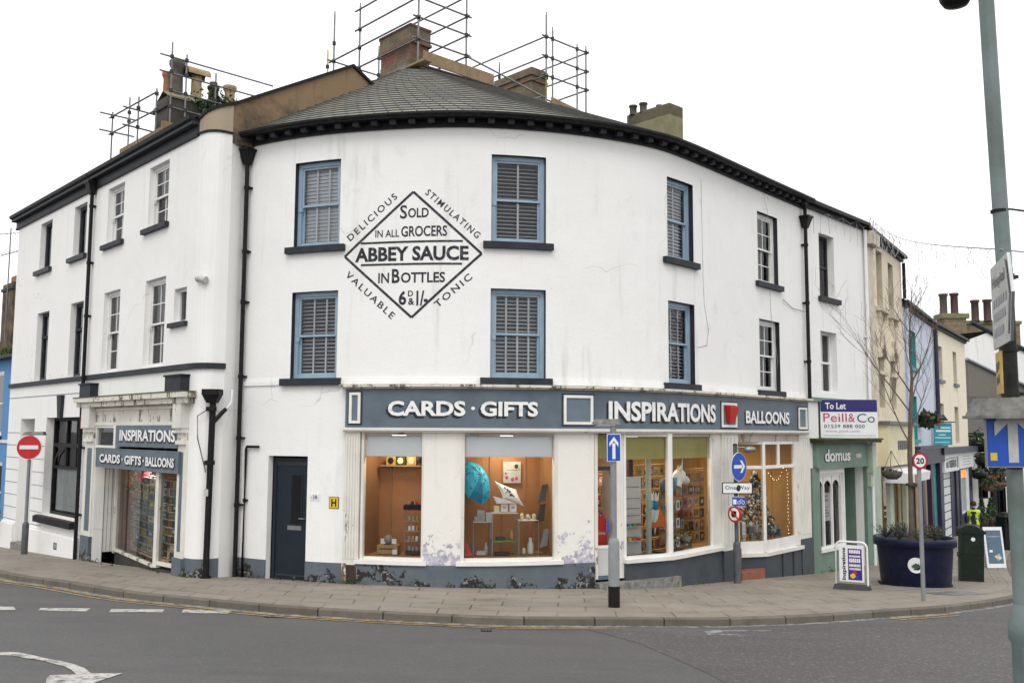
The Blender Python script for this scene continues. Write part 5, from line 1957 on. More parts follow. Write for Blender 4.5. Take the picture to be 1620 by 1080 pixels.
room(w, RF, .56, 2.2, -.1, 1.93, -.2, -1.6, ('dark_room', 'dark_room', 'dark_wood', 'dark_room'))
mb = MB()
mb.fbox(RF, 1.08, 1.60, .62, 1.40, -.165, -.155, 'sign_white')
for z_, a, b, t_ in ((1.28, 1.22, 1.46, .06), (1.16, 1.2, 1.48, .07), (1.0, 1.14, 1.54, .02), (.9, 1.24, 1.44, .04), (.82, 1.14, 1.54, .04), (.74, 1.14, 1.52, .03)):
    mb.fbox(RF, a, b, z_, z_ + t_, -.155, -.152, 'blind_grey')
tag(mb.build('notice'), 'white paper notice with grey lines in the scalloped green shop window', 'notice')
mb = MB()
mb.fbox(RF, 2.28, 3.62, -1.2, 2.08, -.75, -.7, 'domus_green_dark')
mb.fbox(RF, 2.5, 3.5, .2, 1.75, -.7, -.68, 'domus_green')
mb.fbox(RF, 2.5, 3.5, -.85, .05, -.7, -.68, 'domus_green')
d_ = mb.build('shop_door', h)
mb = MB()
for s_ in (2.28, 3.62):
    mb.face([RF.p(s_, -1.3, -.25), RF.p(s_, 2.08, -.25), RF.p(s_, 2.08, -.75), RF.p(s_, -1.3, -.75)], 'domus_green')
mb.face([RF.p(2.28, 2.08, -.25), RF.p(3.62, 2.08, -.25), RF.p(3.62, 2.08, -.75), RF.p(2.28, 2.08, -.75)], 'domus_green')
mb.build('porch_lining', h)
mb = MB()
mb.ball(RF.p(2.45, .95, -.64), .045, 'iron_black', 8)
mb.build('door_handle', d_)
dpipe(RF, [(4.06, 9.3), (4.06, -1.2)], .05, 'sign_white', .1, coll=(6., 3.5)).build('drainpipe', h)
# letting board: stands square out from the wall
X = Matrix.Translation((9.33, 26.32, 0)) @ Matrix.Rotation(R(-3), 4, 'Z')
t = empty('letting_board', (9.33, 26.32, 2.95), 'white and purple To Let board of an estate agent above the green shop', 'sign')
mb = MB()
mb.box(-.78, .78, -.02, .02, 2.95, 4.0, 'sign_white', X)
mb.box(-.84, -.78, -.03, .03, 2.93, 4.05, 'dark_wood', X)
mb.box(-.78, .78, .02, .06, 3.1, 3.2, 'dark_wood', X)
mb.build('board', t)
mb = MB()
mb.box(-.77, .77, -.024, -.02, 3.66, 3.995, 'navy_print', X)
fx = lambda a, b, c, d, o=-.027: (lambda u, v: X @ Vector((a + (b - a) * u, o, c + (d - c) * v)))
mb.text('To Let', fx(-.64, -.08, 3.73, 3.91), 'letter_white', .02)
mb.text('Peill', fx(-.70, -.06, 3.38, 3.62), 'pink_ink', .0)
mb.text('&', fx(-.02, .16, 3.38, 3.61), 'pink_ink', .0)
mb.text('Co', fx(.22, .70, 3.37, 3.61), 'navy_ink', -.005)
mb.text('01539 888 000', fx(-.68, .42, 3.215, 3.31), 'navy_ink', .006, 1.15)
mb.text('www.peill.com', fx(-.66, .28, 3.08, 3.165), 'blind_grey', .0)
mb.box(-.68, .72, -.024, -.02, 3.0, 3.018, 'blind_grey', X)
mb.build('lettering', t)
# ---- cream house
h = empty('terraced_house', (12.5, 31.4, -1), 'tall cream terraced house with quoins and arched first floor windows', 'house')
hs_ = [(5.95, 6.85, 7.15, 9.05), (7.82, 8.66, 7.1, 8.9), (5.82, 6.72, 3.9, 5.6), (7.78, 8.58, 3.9, 5.55), (5.2, 9.9, -1.2, 2.0)]
shell(h, RF, 4.15, 10.19, 9.32, hs_, 'cream_render', 'cream_trim', .3, rise=1.4)
for a, b, c, d in hs_[:4]:
    plain_window(h, RF, a, b, c, d, .28, 'cream_trim', 1, True)
mb = MB()
mb.fbox(RF, 4.2, 5.05, 3.4, 9.3, -.01, .10, 'cream_trim')
for z_ in [3.6 + .47 * k for k in range(12)]:
    mb.fbox(RF, 5.05, 5.45, z_, z_ + .24, -.01, .05, 'cream_trim')
mb.fbox(RF, 4.15, 5.15, 8.9, 9.3, .1, .3, 'cream_trim')
mb.build('quoins', h)
mb = MB()
for a, b, c in ((5.7, 7.1, 7.0), (7.6, 8.9, 6.95)):
    mb.fbox(RF, a, b, c, c + .14, -.01, .18, 'cream_trim')
    mb.fbox(RF, a + .1, a + .25, c - .2, c, -.01, .12, 'cream_trim')
    mb.fbox(RF, b - .25, b - .1, c - .2, c, -.01, .12, 'cream_trim')
mb.build('sill', h)
mb = MB()
for a, b in ((5.82, 6.72), (7.78, 8.58)):
    c_, r_ = (a + b) / 2, (b - a) / 2 + .1
    for k in range(8):
        t0, t1 = math.pi * k / 8, math.pi * (k + 1) / 8
        q = [(c_ - r_ * math.cos(t0), 5.5 + .5 * math.sin(t0)), (c_ - r_ * math.cos(t1), 5.5 + .5 * math.sin(t1)), (c_ - (r_ - .14) * math.cos(t1), 5.5 + .34 * math.sin(t1)), (c_ - (r_ - .14) * math.cos(t0), 5.5 + .34 * math.sin(t0))]
        mb.hexa([RF.p(*p, .0) for p in q] + [RF.p(*p, .12) for p in q], 'cream_trim')
    mb.fbox(RF, c_ - .12, c_ + .12, 5.9, 6.2, 0, .16, 'cream_trim')
    mb.fbox(RF, a - .12, b + .12, 4.95, 5.06, -.01, .12, 'cream_trim')
mb.build('window_arch', h)
mb = MB()
mb.fbox(RF, 5.4, 9.95, 2.05, 3.35, -.01, .30, 'cream_paint')
mb.fbox(RF, 5.3, 10.0, 3.35, 3.46, -.01, .4, 'lead_grey')
f_ = mb.build('fascia', h)
mb = MB()
for k in range(7):
    mb.fbox(RF, 6.95 + k * .34, 7.19 + k * .34, 2.55, 2.84, .30, .315, 'post_dark')
mb.build('lettering', f_)
mb = MB()
mb.hexa([RF.p(6.2, 1.50, .0), RF.p(10.0, 1.50, .0), RF.p(10.0, 1.50, .75), RF.p(6.2, 1.50, .75), RF.p(6.2, 2.0, .0), RF.p(10.0, 2.0, .0), RF.p(10., 1.78, .78), RF.p(6.2, 1.78, .78)], 'sign_white')
mb.build('awning', h)
mb = MB()
for a, b in ((4.2, 5.3), (6.6, 7.2), (9.3, 10.15)):
    mb.fbox(RF, a, b, -1.6, 2.05, -.05, .08, 'pale_green')
mb.fbox(RF, 5.3, 9.3, -1.6, -.7, -.1, .04, 'pale_green')
mb.build('shop_pilaster', h)
mb = MB()
frame_bars(mb, RF, 5.25, 9.4, -.72, 2.0, -.2, -.1, .08, 'pale_green')
w = mb.build('shop_window', h)
mb = MB()
mb.face([RF.p(5.3, -.7, -.15), RF.p(9.3, -.7, -.15), RF.p(9.3, 1.95, -.15), RF.p(5.3, 1.95, -.15)], 'glass')
mb.build('pane', w)
room(w, RF, 5.25, 9.85, -.9, 2.0, -.3, -1.8, ('orange_wall', 'kraft', 'shelf_wood', 'white_blind'))
tag(lamp(RF, 7.4, 1.95, -.9, 18).build('ceiling_lamp'), 'square ceiling lamp in the cream fronted shop behind the hanging basket', 'lamp', 'shop ceiling lamps')
dpipe(RF, [(10.05, 9.2), (10.05, 7.9)], .06, o=.12).build('drainpipe', h)
# ---- pale blue house
h = empty('terraced_house', (16.2, 37.5, -1.2), 'pale blue terraced house with turquoise windows and navy shop', 'house')
hs_ = [(11.6, 13.15, 5.55, 6.95), (11.3, 12.9, 2.86, 4.48)]
shell(h, RF, 10.21, 18.33, 7.72, hs_, 'pale_blue_render', 'teal_paint', .2)
for a, b, c, d in hs_:
    plain_window(h, RF, a, b, c, d, .1, 'teal_paint', 1, True, (a - .15, b + .1), 'teal_paint', .14)
dpipe(RF, [(10.5, 7.6), (10.5, 2.4)], .07, 'pale_blue_render', .1).build('drainpipe', h)
dpipe(RF, [(18.2, 7.6), (18.2, 2.4)], .09, 'shop_navy', .12).build('drainpipe', h)
mb = MB()
mb.fbox(RF, 10.3, 18.3, 1.9, 2.5, -.01, .3, 'shop_navy')
mb.fbox(RF, 10.2, 18.3, 2.5, 2.6, -.01, .45, 'shop_navy')
for a in (10.3, 12.2, 14.6, 17.4):
    mb.fbox(RF, a, a + .7, -2.2, 1.9, -.01, .2, 'shop_navy')
mb.fbox(RF, 11.0, 12.2, -1.0, 1.9, .0, .03, 'curtain_grey')
mb.fbox(RF, 15.3, 17.4, -2.0, 1.9, .0, .03, 'teal_paint')
mb.fbox(RF, 12.9, 14.6, -1.2, 1.9, .0, .03, 'kraft')
mb.build('shopfront', h)
# ---- second cream house
h = empty('terraced_house', (21, 45, -1.6), 'pale cream terraced house with narrow windows and white shop signs', 'house')
hs_ = [(19.3, 20.45, 5.47, 6.98), (23.5, 24.55, 5.48, 7.02), (19.4, 20.4, 3.0, 4.42), (23.4, 24.6, 2.65, 4.37)]
shell(h, RF, 18.36, 27.45, 7.75, hs_, 'pale_cream_render', 'cream_trim', .3)
for a, b, c, d in hs_:
    plain_window(h, RF, a, b, c, d, .25, 'cream_trim', 1, True, (a - .1, b + .1) if c > 5 else None, 'lead_grey')
mb = MB()
mb.fbox(RF, 17.3, 27.7, 2.2, 2.48, -.01, .4, 'shop_navy')
for a, b in ((18.4, 18.9), (22.3, 23.0), (23.3, 23.7), (26.3, 27.4)):
    mb.fbox(RF, a, b, -2.4, 2.2, -.01, .12, 'shop_navy')
mb.fbox(RF, 23.7, 26.3, -2.4, -.7, -.01, .1, 'shop_navy')
f_ = mb.build('shopfront', h)
mb = MB()
mb.fbox(RF, 18.5, 22.4, 1.42, 2.18, .0, .25, 'sign_white')
mb.fbox(RF, 22.7, 27.3, 1.46, 2.18, .0, .22, 'sign_white')
for k, (a, b, z0, z1) in enumerate([(18.8, 19.5, 1.95, 2.0), (18.9, 19.2, 1.6, 1.85), (19.3, 19.45, 1.6, 1.9), (19.7, 20.0, 1.6, 1.92), (20.1, 20.4, 1.58, 1.92), (20.5, 20.8, 1.6, 1.94), (20.9, 21.15, 1.58, 1.92), (21.3, 21.6, 1.6, 1.94), (21.9, 22.15, 1.55, 2.05), (19.7, 21.7, 1.99, 2.03)]):
    mb.fbox(RF, a, b, z0, z1, .25, .26, 'post_dark')
for k in range(4):
    mb.fbox(RF, 23.6 + .2 * (k % 2), 26.4 - .2 * (k % 2), 1.6 + .13 * k, 1.64 + .13 * k, .22, .225, 'blind_grey')
mb.build('sign_board', f_)
mb = MB()
mb.fbox(RF, 18.9, 22.3, -2.0, 1.4, .0, .02, 'net_white')
for k in range(9):
    mb.fbox(RF, 18.9, 22.3, -1.8 + k * .36, -1.76 + k * .36, .02, .025, 'leaf_heather')
mb.fbox(RF, 21.2, 22.3, -2.0, 1.4, .03, .05, 'shop_navy')
mb.fbox(RF, 23.7, 26.3, -.7, 1.4, .0, .02, 'curtain_grey')
mb.fbox(RF, 23.6, 26.3, -.75, -.65, .02, .1, 'sign_white')
mb.fbox(RF, 25.9, 26.3, -.7, 1.4, .02, .1, 'sign_white')
mb.fbox(RF, 23.7, 23.95, -.7, 1.4, .02, .1, 'sign_white')
mb.build('shop_window', f_)
mb = MB()
for k in range(3):
    mb.fbox(RF, 24.1 + .6 * k, 24.5 + .6 * k, .98, 1.34, .05, .08, 'neon_orange')
tag(mb.build('lit_sign'), 'small glowing orange sign in the second cream house shop window', 'sign')
t = empty('hanging_sign', (17.85, 39.4, 2.6), 'turquoise hanging sign with white lines under a black hood', 'sign')
mb = MB()
X = Matrix.Translation((17.85, 39.4, 0))
mb.box(-.38, .36, -.03, .03, 2.62, 3.52, 'teal_sign', X)
for z_, a, b, t_ in ((3.3, -.1, .3, .05), (3.16, -.3, .3, .07), (3.02, -.2, .1, .03), (2.9, -.35, .3, .03), (2.72, -.35, .25, .02)):
    mb.box(a, b, -.035, -.03, z_, z_ + t_, 'sign_white', X)
mb.build('board', t)
mb = MB()
mb.box(-.5, .5, -.06, .06, 3.54, 3.58, 'iron_black', X)
mb.hexa([X @ Vector(p) for p in [(-.35, -.2, 3.62), (.15, -.2, 3.62), (.15, .1, 3.62), (-.35, .1, 3.62), (-.25, -.05, 3.86), (.05, -.05, 3.86), (.05, .1, 3.86), (-.25, .1, 3.86)]], 'iron_black')
mb.build('lamp_hood', t)


def bush(name, label, c, r, n, size, mats, seed, cat='plant', group=None, sq=(1, 1, 1), pot=None, hang=None, cone=False):
    rn = random.Random(seed)
    t = empty(name, c, label, cat, group)
    mb = MB()
    for i in range(n):
        d = Vector((rn.gauss(0, 1), rn.gauss(0, 1), rn.gauss(0, 1))).normalized() * (rn.random() ** .45)
        if cone:
            z = rn.random() ** 1.4
            a_ = rn.uniform(0, 6.283)
            q = (1 - z) * (rn.random() ** .5)
            d = Vector((math.cos(a_) * q, math.sin(a_) * q, z * 2 - .3))
        p = Vector(c) + Vector((d.x * r * sq[0], d.y * r * sq[1], d.z * r * sq[2]))
        mb.leaf(p, size * rn.uniform(.6, 1.3), rn.choice(mats), rn)
    mb.build('foliage', t)
    if pot:
        mb = MB()
        mb.lathe((c[0], c[1], c[2] - pot[1]), [(pot[0] * .45, 0), (pot[0] * .85, pot[1] * .4), (pot[0], pot[1]), (pot[0] * .9, pot[1])], pot[2], 14)
        mb.build('basket' if hang else 'pot', t)
    if hang:
        mb = MB()
        for k in range(3):
            a = k * 2.094
            mb.tube([(c[0] + pot[0] * math.cos(a), c[1] + pot[0] * math.sin(a), c[2]), (c[0], c[1], c[2] + hang)], .008, 'iron_black', 4)
        mb.build('chain', t)
    return t


bush('hanging_basket', 'round wicker hanging basket with a few sprigs outside the cream shop', (10.35, 26.0, 2.05), .2, 40, .06, ['leaf_green', 'leaf_dark'], 11, 'basket', None, (1, 1, .4), (.28, .22, 'grey_clay'), .55)
bush('palm_plant', 'bushy green plant jutting from the wall beside the turquoise hanging sign', (16.0, 36.4, 3.62), .46, 130, .19, ['leaf_dark', 'leaf_green', 'twig'], 12, 'plant', None, (1, .6, .62))
# ---- pub and buildings at the end of the street
h = empty('pub_building', (26.6, 52, -1.8), 'low white pub with dark windows and slate eaves at the far end of the street', 'pub')
PF = Frame([(24.0, 49.9), (32.5, 55.5)])
hs_ = [(.6, 1.5, -.3, 2.1), (2.2, 3.2, -1.6, 1.8), (3.6, 4.6, -.2, 1.8)]
shell(h, PF, -.4, 10.0, 3.0, hs_, 'white_render', 'iron_black', .2, 7, rise=2.2)
for a, b, c, d in hs_:
    plain_window(h, PF, a, b, c, d, .1, 'black_paint', 2, True)
mb = MB()
mb.fbox(PF, 1.7, 2.05, -2.4, 2.9, -.01, .15, 'iron_black')
mb.fbox(PF, 3.3, 3.5, -2.4, 2.9, -.01, .12, 'iron_black')
mb.build('timber_post', h)
for i, (x, y, z_, r_) in enumerate([(24.3, 49.4, 2.75, .75), (24.35, 49.2, 1.8, .5), (23.85, 48.9, 1.1, .38), (24.6, 49.1, 1.0, .5), (24.3, 48.7, .55, .45), (25.3, 49.5, 1.15, .4), (24.95, 49.0, .65, .45)]):
    nm = ['large trailing green basket high on the pub wall', 'dark green basket under the large trailing one on the pub', 'basket nearest the cream house on the pub front', 'wide basket in the middle row of the pub front', 'lowest left brown basket on the pub front', 'brown basket nearest the street pole on the pub front', 'low right brown basket on the pub front'][i]
    bush('hanging_basket', nm, (x, y, z_), r_, 110, .16, ['leaf_dark', 'leaf_green', 'leaf_heather'], 30 + i, 'basket', 'flower baskets on the pub', (1, 1, .7), (r_ * .9, r_ * .8, 'basket_brown' if i > 2 else 'iron_black'), .7)
for i, (x, y) in enumerate([(25.3, 47.4), (23.5, 47.9), (24.2, 48.4)]):
    bush('potted_conifer', ['pointed potted conifer standing left of the street pole', 'dark potted conifer behind the worker', 'potted conifer between the pub posts'][i], (x, y, g(x, y) + .75), .55, 260, .11, ['leaf_green', 'leaf_dark'], 50 + i, 'plant', 'potted conifers outside the pub', (.75, .75, 1), (.32, .6, 'dark_wood'), None, True)
t = empty('picnic_bench', (24.4, 44.2, g(24.4, 44.2)), 'dark wooden picnic bench outside the pub behind the litter bin', 'bench')
gz = g(24.4, 44.2)
mb = MB()
mb.box(23.2, 25.8, 43.7, 44.6, gz + .72, gz + .78, 'dark_grey_paint')
mb.build('table_top', t)
for y in (43.2, 44.9):
    mb = MB()
    mb.box(23.2, 25.8, y, y + .28, gz + .42, gz + .47, 'dark_grey_paint')
    mb.build('seat', t)
for x in (23.6, 25.4):
    for s_ in (-1, 1):
        mb = MB()
        mb.tube([(x, 44.15 + s_ * .75, gz), (x, 44.15 + s_ * .2, gz + .73)], .05, 'dark_grey_paint', 4)
        mb.build('leg', t)
mb = MB()
for k in range(6):
    x = 25.6 + k * .8
    mb.box(x - .05, x + .05, 45.5, 45.6, g(x, 45.5), g(x, 45.5) + 1.1, 'dark_wood')
for z_ in (.35, .65, .95):
    mb.box(25.5, 29.8, 45.45, 45.5, g(27, 45.5) + z_, g(27, 45.5) + z_ + .16, 'dark_wood')
tag(mb.build('timber_fence'), 'low dark timber rail fence along the pub terrace', 'fence')
h = empty('rendered_building', (30, 58, -2), 'grey rendered gable wall rising behind the pub', 'building')
mb = MB()
q = [(27.0, 56, -2.5), (33, 60.5, -2.5), (33, 60.5, 6.0), (30.0, 58.2, 6.6), (27.0, 56, 7.45)]
mb.face(q, 'grey_render')
mb.face([(27, 56, -2.5), (27, 56, 7.45), (20, 66, 7.45), (20, 66, -2.5)], 'grey_render')
mb.build('wall', h)
mb = MB()
mb.face([(26.85, 55.85, 7.5), (33.2, 60.5, 6.0), (28, 68, 6), (20, 66, 7.5)], 'dark_slate')
mb.tube([(26.85, 55.8, 7.5), (30, 58.1, 6.68), (33.2, 60.4, 6.05)], .09, 'curtain_grey', 6)
mb.build('roof', h)
h = empty('white_building', (36, 68, -2.5), 'long white building with a sloping roof edge and brick stacks in the far background', 'building')
mb = MB()
mb.face([(29, 64, -3), (46, 70, -3), (46, 70, 4.9), (33.0, 65.4, 10.1), (29, 64, 8.7)], 'white_render')
mb.build('wall', h)
mb = MB()
mb.face([(33.0, 65.3, 10.2), (46.3, 70, 4.95), (42, 80, 5), (28, 76, 10.2)], 'dark_slate')
mb.tube([(31.6, 64.85, 10.75), (46.3, 69.9, 4.95)], .16, 'dark_grey_paint', 6)
mb.build('roof', h)
ch = MB()
ch.box(31.2, 32.8, 68, 69.2, 8, 11.4, 'far_brick')
ch.box(31.0, 33.0, 67.9, 69.3, 11.4, 11.75, 'moss_render')
ch = ch.build('chimney', h)
c2_ = MB()
c2_.box(33.0, 37.2, 69, 70.2, 7, 11.1, 'far_brick')
c2_.box(32.9, 37.3, 68.9, 70.3, 11.1, 11.35, 'moss_render')
c2_ = c2_.build('chimney', h)
for x, z_, hh, p_ in ((31.6, 11.7, 1.6, ch), (32.4, 11.7, 1.65, ch), (33.9, 11.3, 1.55, c2_), (34.8, 11.3, 1.6, c2_), (35.7, 11.3, 1.6, c2_)):
    mb = MB()
    mb.lathe((x, 68.9, z_), [(.32, 0), (.27, .1), (.26, hh - .2), (.33, hh - .15), (.33, hh), (.2, hh)], 'grey_clay' if x < 32 else 'maroon_clay', 10)
    mb.build('chimney_pot', p_)
# far pavement shopfront beyond the pole
h = empty('far_building', (36, 52, -1.9), 'pale building partly hidden behind the street pole at the right edge', 'building')
mb = MB()
mb.box(33.5, 45, 54, 62, -3, 4.0, 'white_render')
mb.build('wall', h)
mb = MB()
mb.face([(33.3, 53.8, 4.0), (45.3, 53.8, 4.0), (45.3, 58, 6.4), (33.3, 58, 6.4)], 'dark_slate')
mb.face([(33.3, 58, 6.4), (45.3, 58, 6.4), (45.3, 62.2, 4), (33.3, 62.2, 4)], 'dark_slate')
mb.build('roof', h)
# ---------------------------------------------------------------- street furniture


def face_xf(x, y, yaw):
    """sign axes: local x to its right as seen from the front, -y towards the viewer, yaw 0 faces -Y"""
    return Matrix.Translation((x, y, 0)) @ Matrix.Rotation(yaw, 4, 'Z')


def disc(mb, X, c, r, mat, y0, y1, n=28):
    f, b = [], []
    for k in range(n):
        a = 2 * math.pi * k / n
        f.append(X @ Vector((c[0] + r * math.cos(a), y0, c[1] + r * math.sin(a))))
        b.append(X @ Vector((c[0] + r * math.cos(a), y1, c[1] + r * math.sin(a))))
    mb.face(f, mat)
    if y1 != y0:
        mb.face(b[::-1], mat)
        for k in range(n):
            mb.face([f[k], b[k], b[(k + 1) % n], f[(k + 1) % n]], mat)


def poly(mb, X, pts, mat, y):
    mb.face([X @ Vector((a, y, b)) for a, b in pts], mat)


def post(label, x, y, ztop, r, sleeve=None, mat='post_grey', smat='post_grey', base=None, name='sign_post'):
    z0 = g(x, y)
    t = empty(name, (x, y, z0), label, 'post')
    mb = MB()
    mb.tube([(x, y, z0 - .1), (x, y, ztop)], r, mat, 12)
    mb.lathe((x, y, ztop), [(r * 1.1, -.03), (r * 1.1, 0), (r * .6, .02)], 'rubber', 12)
    mb.build('shaft', t)
    if sleeve:
        mb = MB()
        mb.lathe((x, y, z0 - .1), [(sleeve[0], 0), (sleeve[0], sleeve[1] - z0 + .03), (sleeve[0] * .8, sleeve[1] - z0 + .09), (r, sleeve[1] - z0 + .1)], smat, 16)
        mb.build('sleeve', t)
    if base:
        mb = MB()
        mb.lathe((x, y, z0 - .1), [(sleeve[0] + .004, 0), (sleeve[0] + .004, base - z0 + .1)], 'iron_black', 16)
        mb.build('base_band', t)
    return t


# one way arrow on the post before the shop door
x, y = 1.69, 15.82
t = post('grey sign post with black foot standing before the shop door', x, y, 3.24, .052, (.092, 1.33), base=.56)
mb = MB()
mb.hexa([(1.33, y - .09, 3.19), (1.80, y - .09, 3.19), (1.80, y + .09, 3.19), (1.33, y + .09, 3.19), (1.38, y - .05, 3.27), (1.78, y - .07, 3.28), (1.78, y + .07, 3.28), (1.38, y + .05, 3.27)], 'concrete_grey')
mb.box(1.42, 1.72, y - .06, y + .06, 3.165, 3.19, 'sign_white')
mb.build('sign_lamp', t)
mb = MB()
mb.box(x - .12, x - .09, y - .1, y + .0, 1.44, 1.62, 'traffic_blue')
mb.build('band_sticker', t)
X = face_xf(x, y - .075, R(4))
t = empty('one_way_sign', (x, y - .07, 2.6), 'blue rectangular sign with upright white arrow before the shop door', 'sign')
mb = MB()
mb.box(-.115, .115, 0, .012, 2.58, 3.03, 'sign_white', X)
mb.box(-.105, .105, -.003, .0, 2.59, 3.02, 'traffic_blue', X)
mb.build('plate', t)
mb = MB()
poly(mb, X, [(-.026, 2.62), (.026, 2.62), (.026, 2.88), (-.026, 2.88)], 'sign_white', -.006)
poly(mb, X, [(0, 2.985), (-.075, 2.885), (-.075, 2.82), (0, 2.915), (.075, 2.82), (.075, 2.885)], 'sign_white', -.008)
mb.build('arrow', t)
# second post with four signs
x, y = 5.10, 21.74
t = post('dark grey sign post with four signs before the fluted shop pilaster', x, y, 2.80, .05, (.085, .62), 'post_dark', 'post_dark')
mb = MB()
mb.tube([(x, y, 2.72), (x + .22, y - .02, 2.74)], .016, 'galvanised', 6)
mb.lathe((x + .32, y, 2.66), [(.04, .1), (.1, .08), (.13, .03), (.1, -.03), (.04, -.05)], 'galvanised', 12, 1.2, .8)
mb.build('sign_lamp', t)
X = face_xf(x + .06, y - .08, R(45))
t = empty('direction_arrow_sign', (x, y - .09, 2.3), 'round blue sign with a white arrow pointing right', 'sign')
mb = MB()
disc(mb, X, (0, 2.30), .325, 'sign_white', 0, .014)
disc(mb, X, (0, 2.30), .312, 'traffic_blue', -.004, -.004)
mb.build('plate', t)
mb = MB()
poly(mb, X, [(-.22, 2.262), (.12, 2.262), (.12, 2.338), (-.22, 2.338)], 'sign_white', -.008)
poly(mb, X, [(.24, 2.30), (.12, 2.44), (.03, 2.44), (.15, 2.30), (.03, 2.16), (.12, 2.16)], 'sign_white', -.010)
mb.build('arrow', t)
X = face_xf(x + .01, y - .10, R(4))
t = empty('one_way_plate', (x, y - .1, 1.8), 'white oblong plate reading One Way under the round blue arrow', 'sign')
mb = MB()
mb.box(-.35, .35, 0, .014, 1.69, 1.95, 'iron_black', X)
mb.box(-.33, .33, -.004, 0, 1.71, 1.93, 'sign_white', X)
mb.build('plate', t)
mb = MB()
mb.text('One Way', lambda u, v: X @ Vector((-.28 + .56 * u, -.007, 1.765 + .11 * v)), 'iron_black', .008, 1.1)
mb.build('lettering', t)
mb = MB()
mb.face([X @ Vector((.02 + .055 * math.cos(k * .9), -.009, 1.82 + .075 * math.sin(k * .9 + .3 * (k % 2)))) for k in range(7)], 'sign_ink')
mb.build('paint_blot', t)
t = empty('cycle_sign', (x, y - .1, 1.5), 'small blue cycle route sign with white bicycle on the four sign post', 'sign')
X = face_xf(x + .04, y - .10, R(6))
mb = MB()
pp = [(-.16, 1.42), (.13, 1.42), (.18, 1.52), (.13, 1.62), (-.16, 1.62)]
mb.hexa([X @ Vector(p) for p in [(-.17, 0, 1.41), (.14, 0, 1.41), (.14, .012, 1.41), (-.17, .012, 1.41), (-.17, 0, 1.63), (.14, 0, 1.63), (.14, .012, 1.63), (-.17, .012, 1.63)]], 'sign_white')
poly(mb, X, pp, 'traffic_blue', -.004)
mb.build('plate', t)
mb = MB()
for cx in (.0, .095):
    for k in range(10):
        a, b = k * .6283, (k + 1) * .6283
        poly(mb, X, [(cx + .04 * math.cos(a), 1.50 + .04 * math.sin(a)), (cx + .04 * math.cos(b), 1.50 + .04 * math.sin(b)), (cx + .028 * math.cos(b), 1.50 + .028 * math.sin(b)), (cx + .028 * math.cos(a), 1.50 + .028 * math.sin(a))], 'sign_white', -.007)
poly(mb, X, [(0, 1.505), (.03, 1.57), (.08, 1.57), (.095, 1.505), (.075, 1.56), (.04, 1.56)], 'sign_white', -.008)
poly(mb, X, [(-.14, 1.46), (-.06, 1.46), (-.06, 1.57), (-.14, 1.57)], 'sign_white', -.007)
mb.build('bicycle_symbol', t)
t = empty('no_vehicles_sign', (x, y - .1, 1.2), 'small round red ringed prohibition sign with a slash, lowest on its post', 'sign')
X = face_xf(x - .07, y - .10, R(-52))
mb = MB()
disc(mb, X, (0, 1.24), .185, 'sign_red', 0, .014)
disc(mb, X, (0, 1.24), .14, 'sign_white', -.004, -.004)
mb.build('plate', t)
mb = MB()
mb.box(-.06, .06, -.007, -.006, 1.17, 1.31, 'iron_black', X)
mb.box(-.08, -.05, -.0075, -.006, 1.2, 1.28, 'iron_black', X)
poly(mb, X, [(-.12, 1.33), (-.095, 1.355), (.12, 1.15), (.095, 1.125)], 'sign_red', -.011)
mb.build('symbol', t)
# no entry
x, y = -13.2, 26.15
t = post('grey sign post with stub sleeve before the end house door', x, y, 2.95, .045, (.085, .55), 'post_grey', 'post_dark')
mb = MB()
mb.hexa([(x - .2, y - .1, 2.9), (x + .4, y - .1, 2.9), (x + .4, y + .1, 2.9), (x - .2, y + .1, 2.9), (x - .12, y - .07, 2.99), (x + .38, y - .07, 3.0), (x + .38, y + .07, 3.0), (x - .12, y + .07, 2.99)], 'concrete_grey')
mb.build('sign_lamp', t)
X = face_xf(x + .02, y - .08, R(8))
t = empty('no_entry_sign', (x, y - .08, 2.25), 'round red no entry sign with a white bar at the left end house', 'sign')
mb = MB()
disc(mb, X, (0, 2.57), .33, 'sign_white', 0, .014)
disc(mb, X, (0, 2.57), .315, 'sign_red', -.004, -.004)
mb.build('plate', t)
mb = MB()
poly(mb, X, [(-.24, 2.52), (.24, 2.52), (.24, 2.625), (-.24, 2.625)], 'sign_white', -.008)
mb.build('bar', t)
# twenty
x, y = 7.83, 18.36
post('slim grey sign post with a twenty limit sign before the blue planter', x, y, 2.72, .04)
X = face_xf(x - .005, y - .07, R(10))
t = empty('speed_limit_sign', (x, y - .06, 2.4), 'round white speed sign reading 20 with a red ring', 'sign')
mb = MB()
disc(mb, X, (0, 2.545), .162, 'iron_black', .004, .016)
disc(mb, X, (0, 2.545), .155, 'sign_red', 0, 0)
disc(mb, X, (0, 2.545), .118, 'sign_white', -.004, -.004)
mb.build('plate', t)
mb = MB()
mb.text('20', lambda u, v: X @ Vector((-.085 + .17 * u, -.007, 2.487 + .116 * v)), 'iron_black', .03)
mb.build('lettering', t)
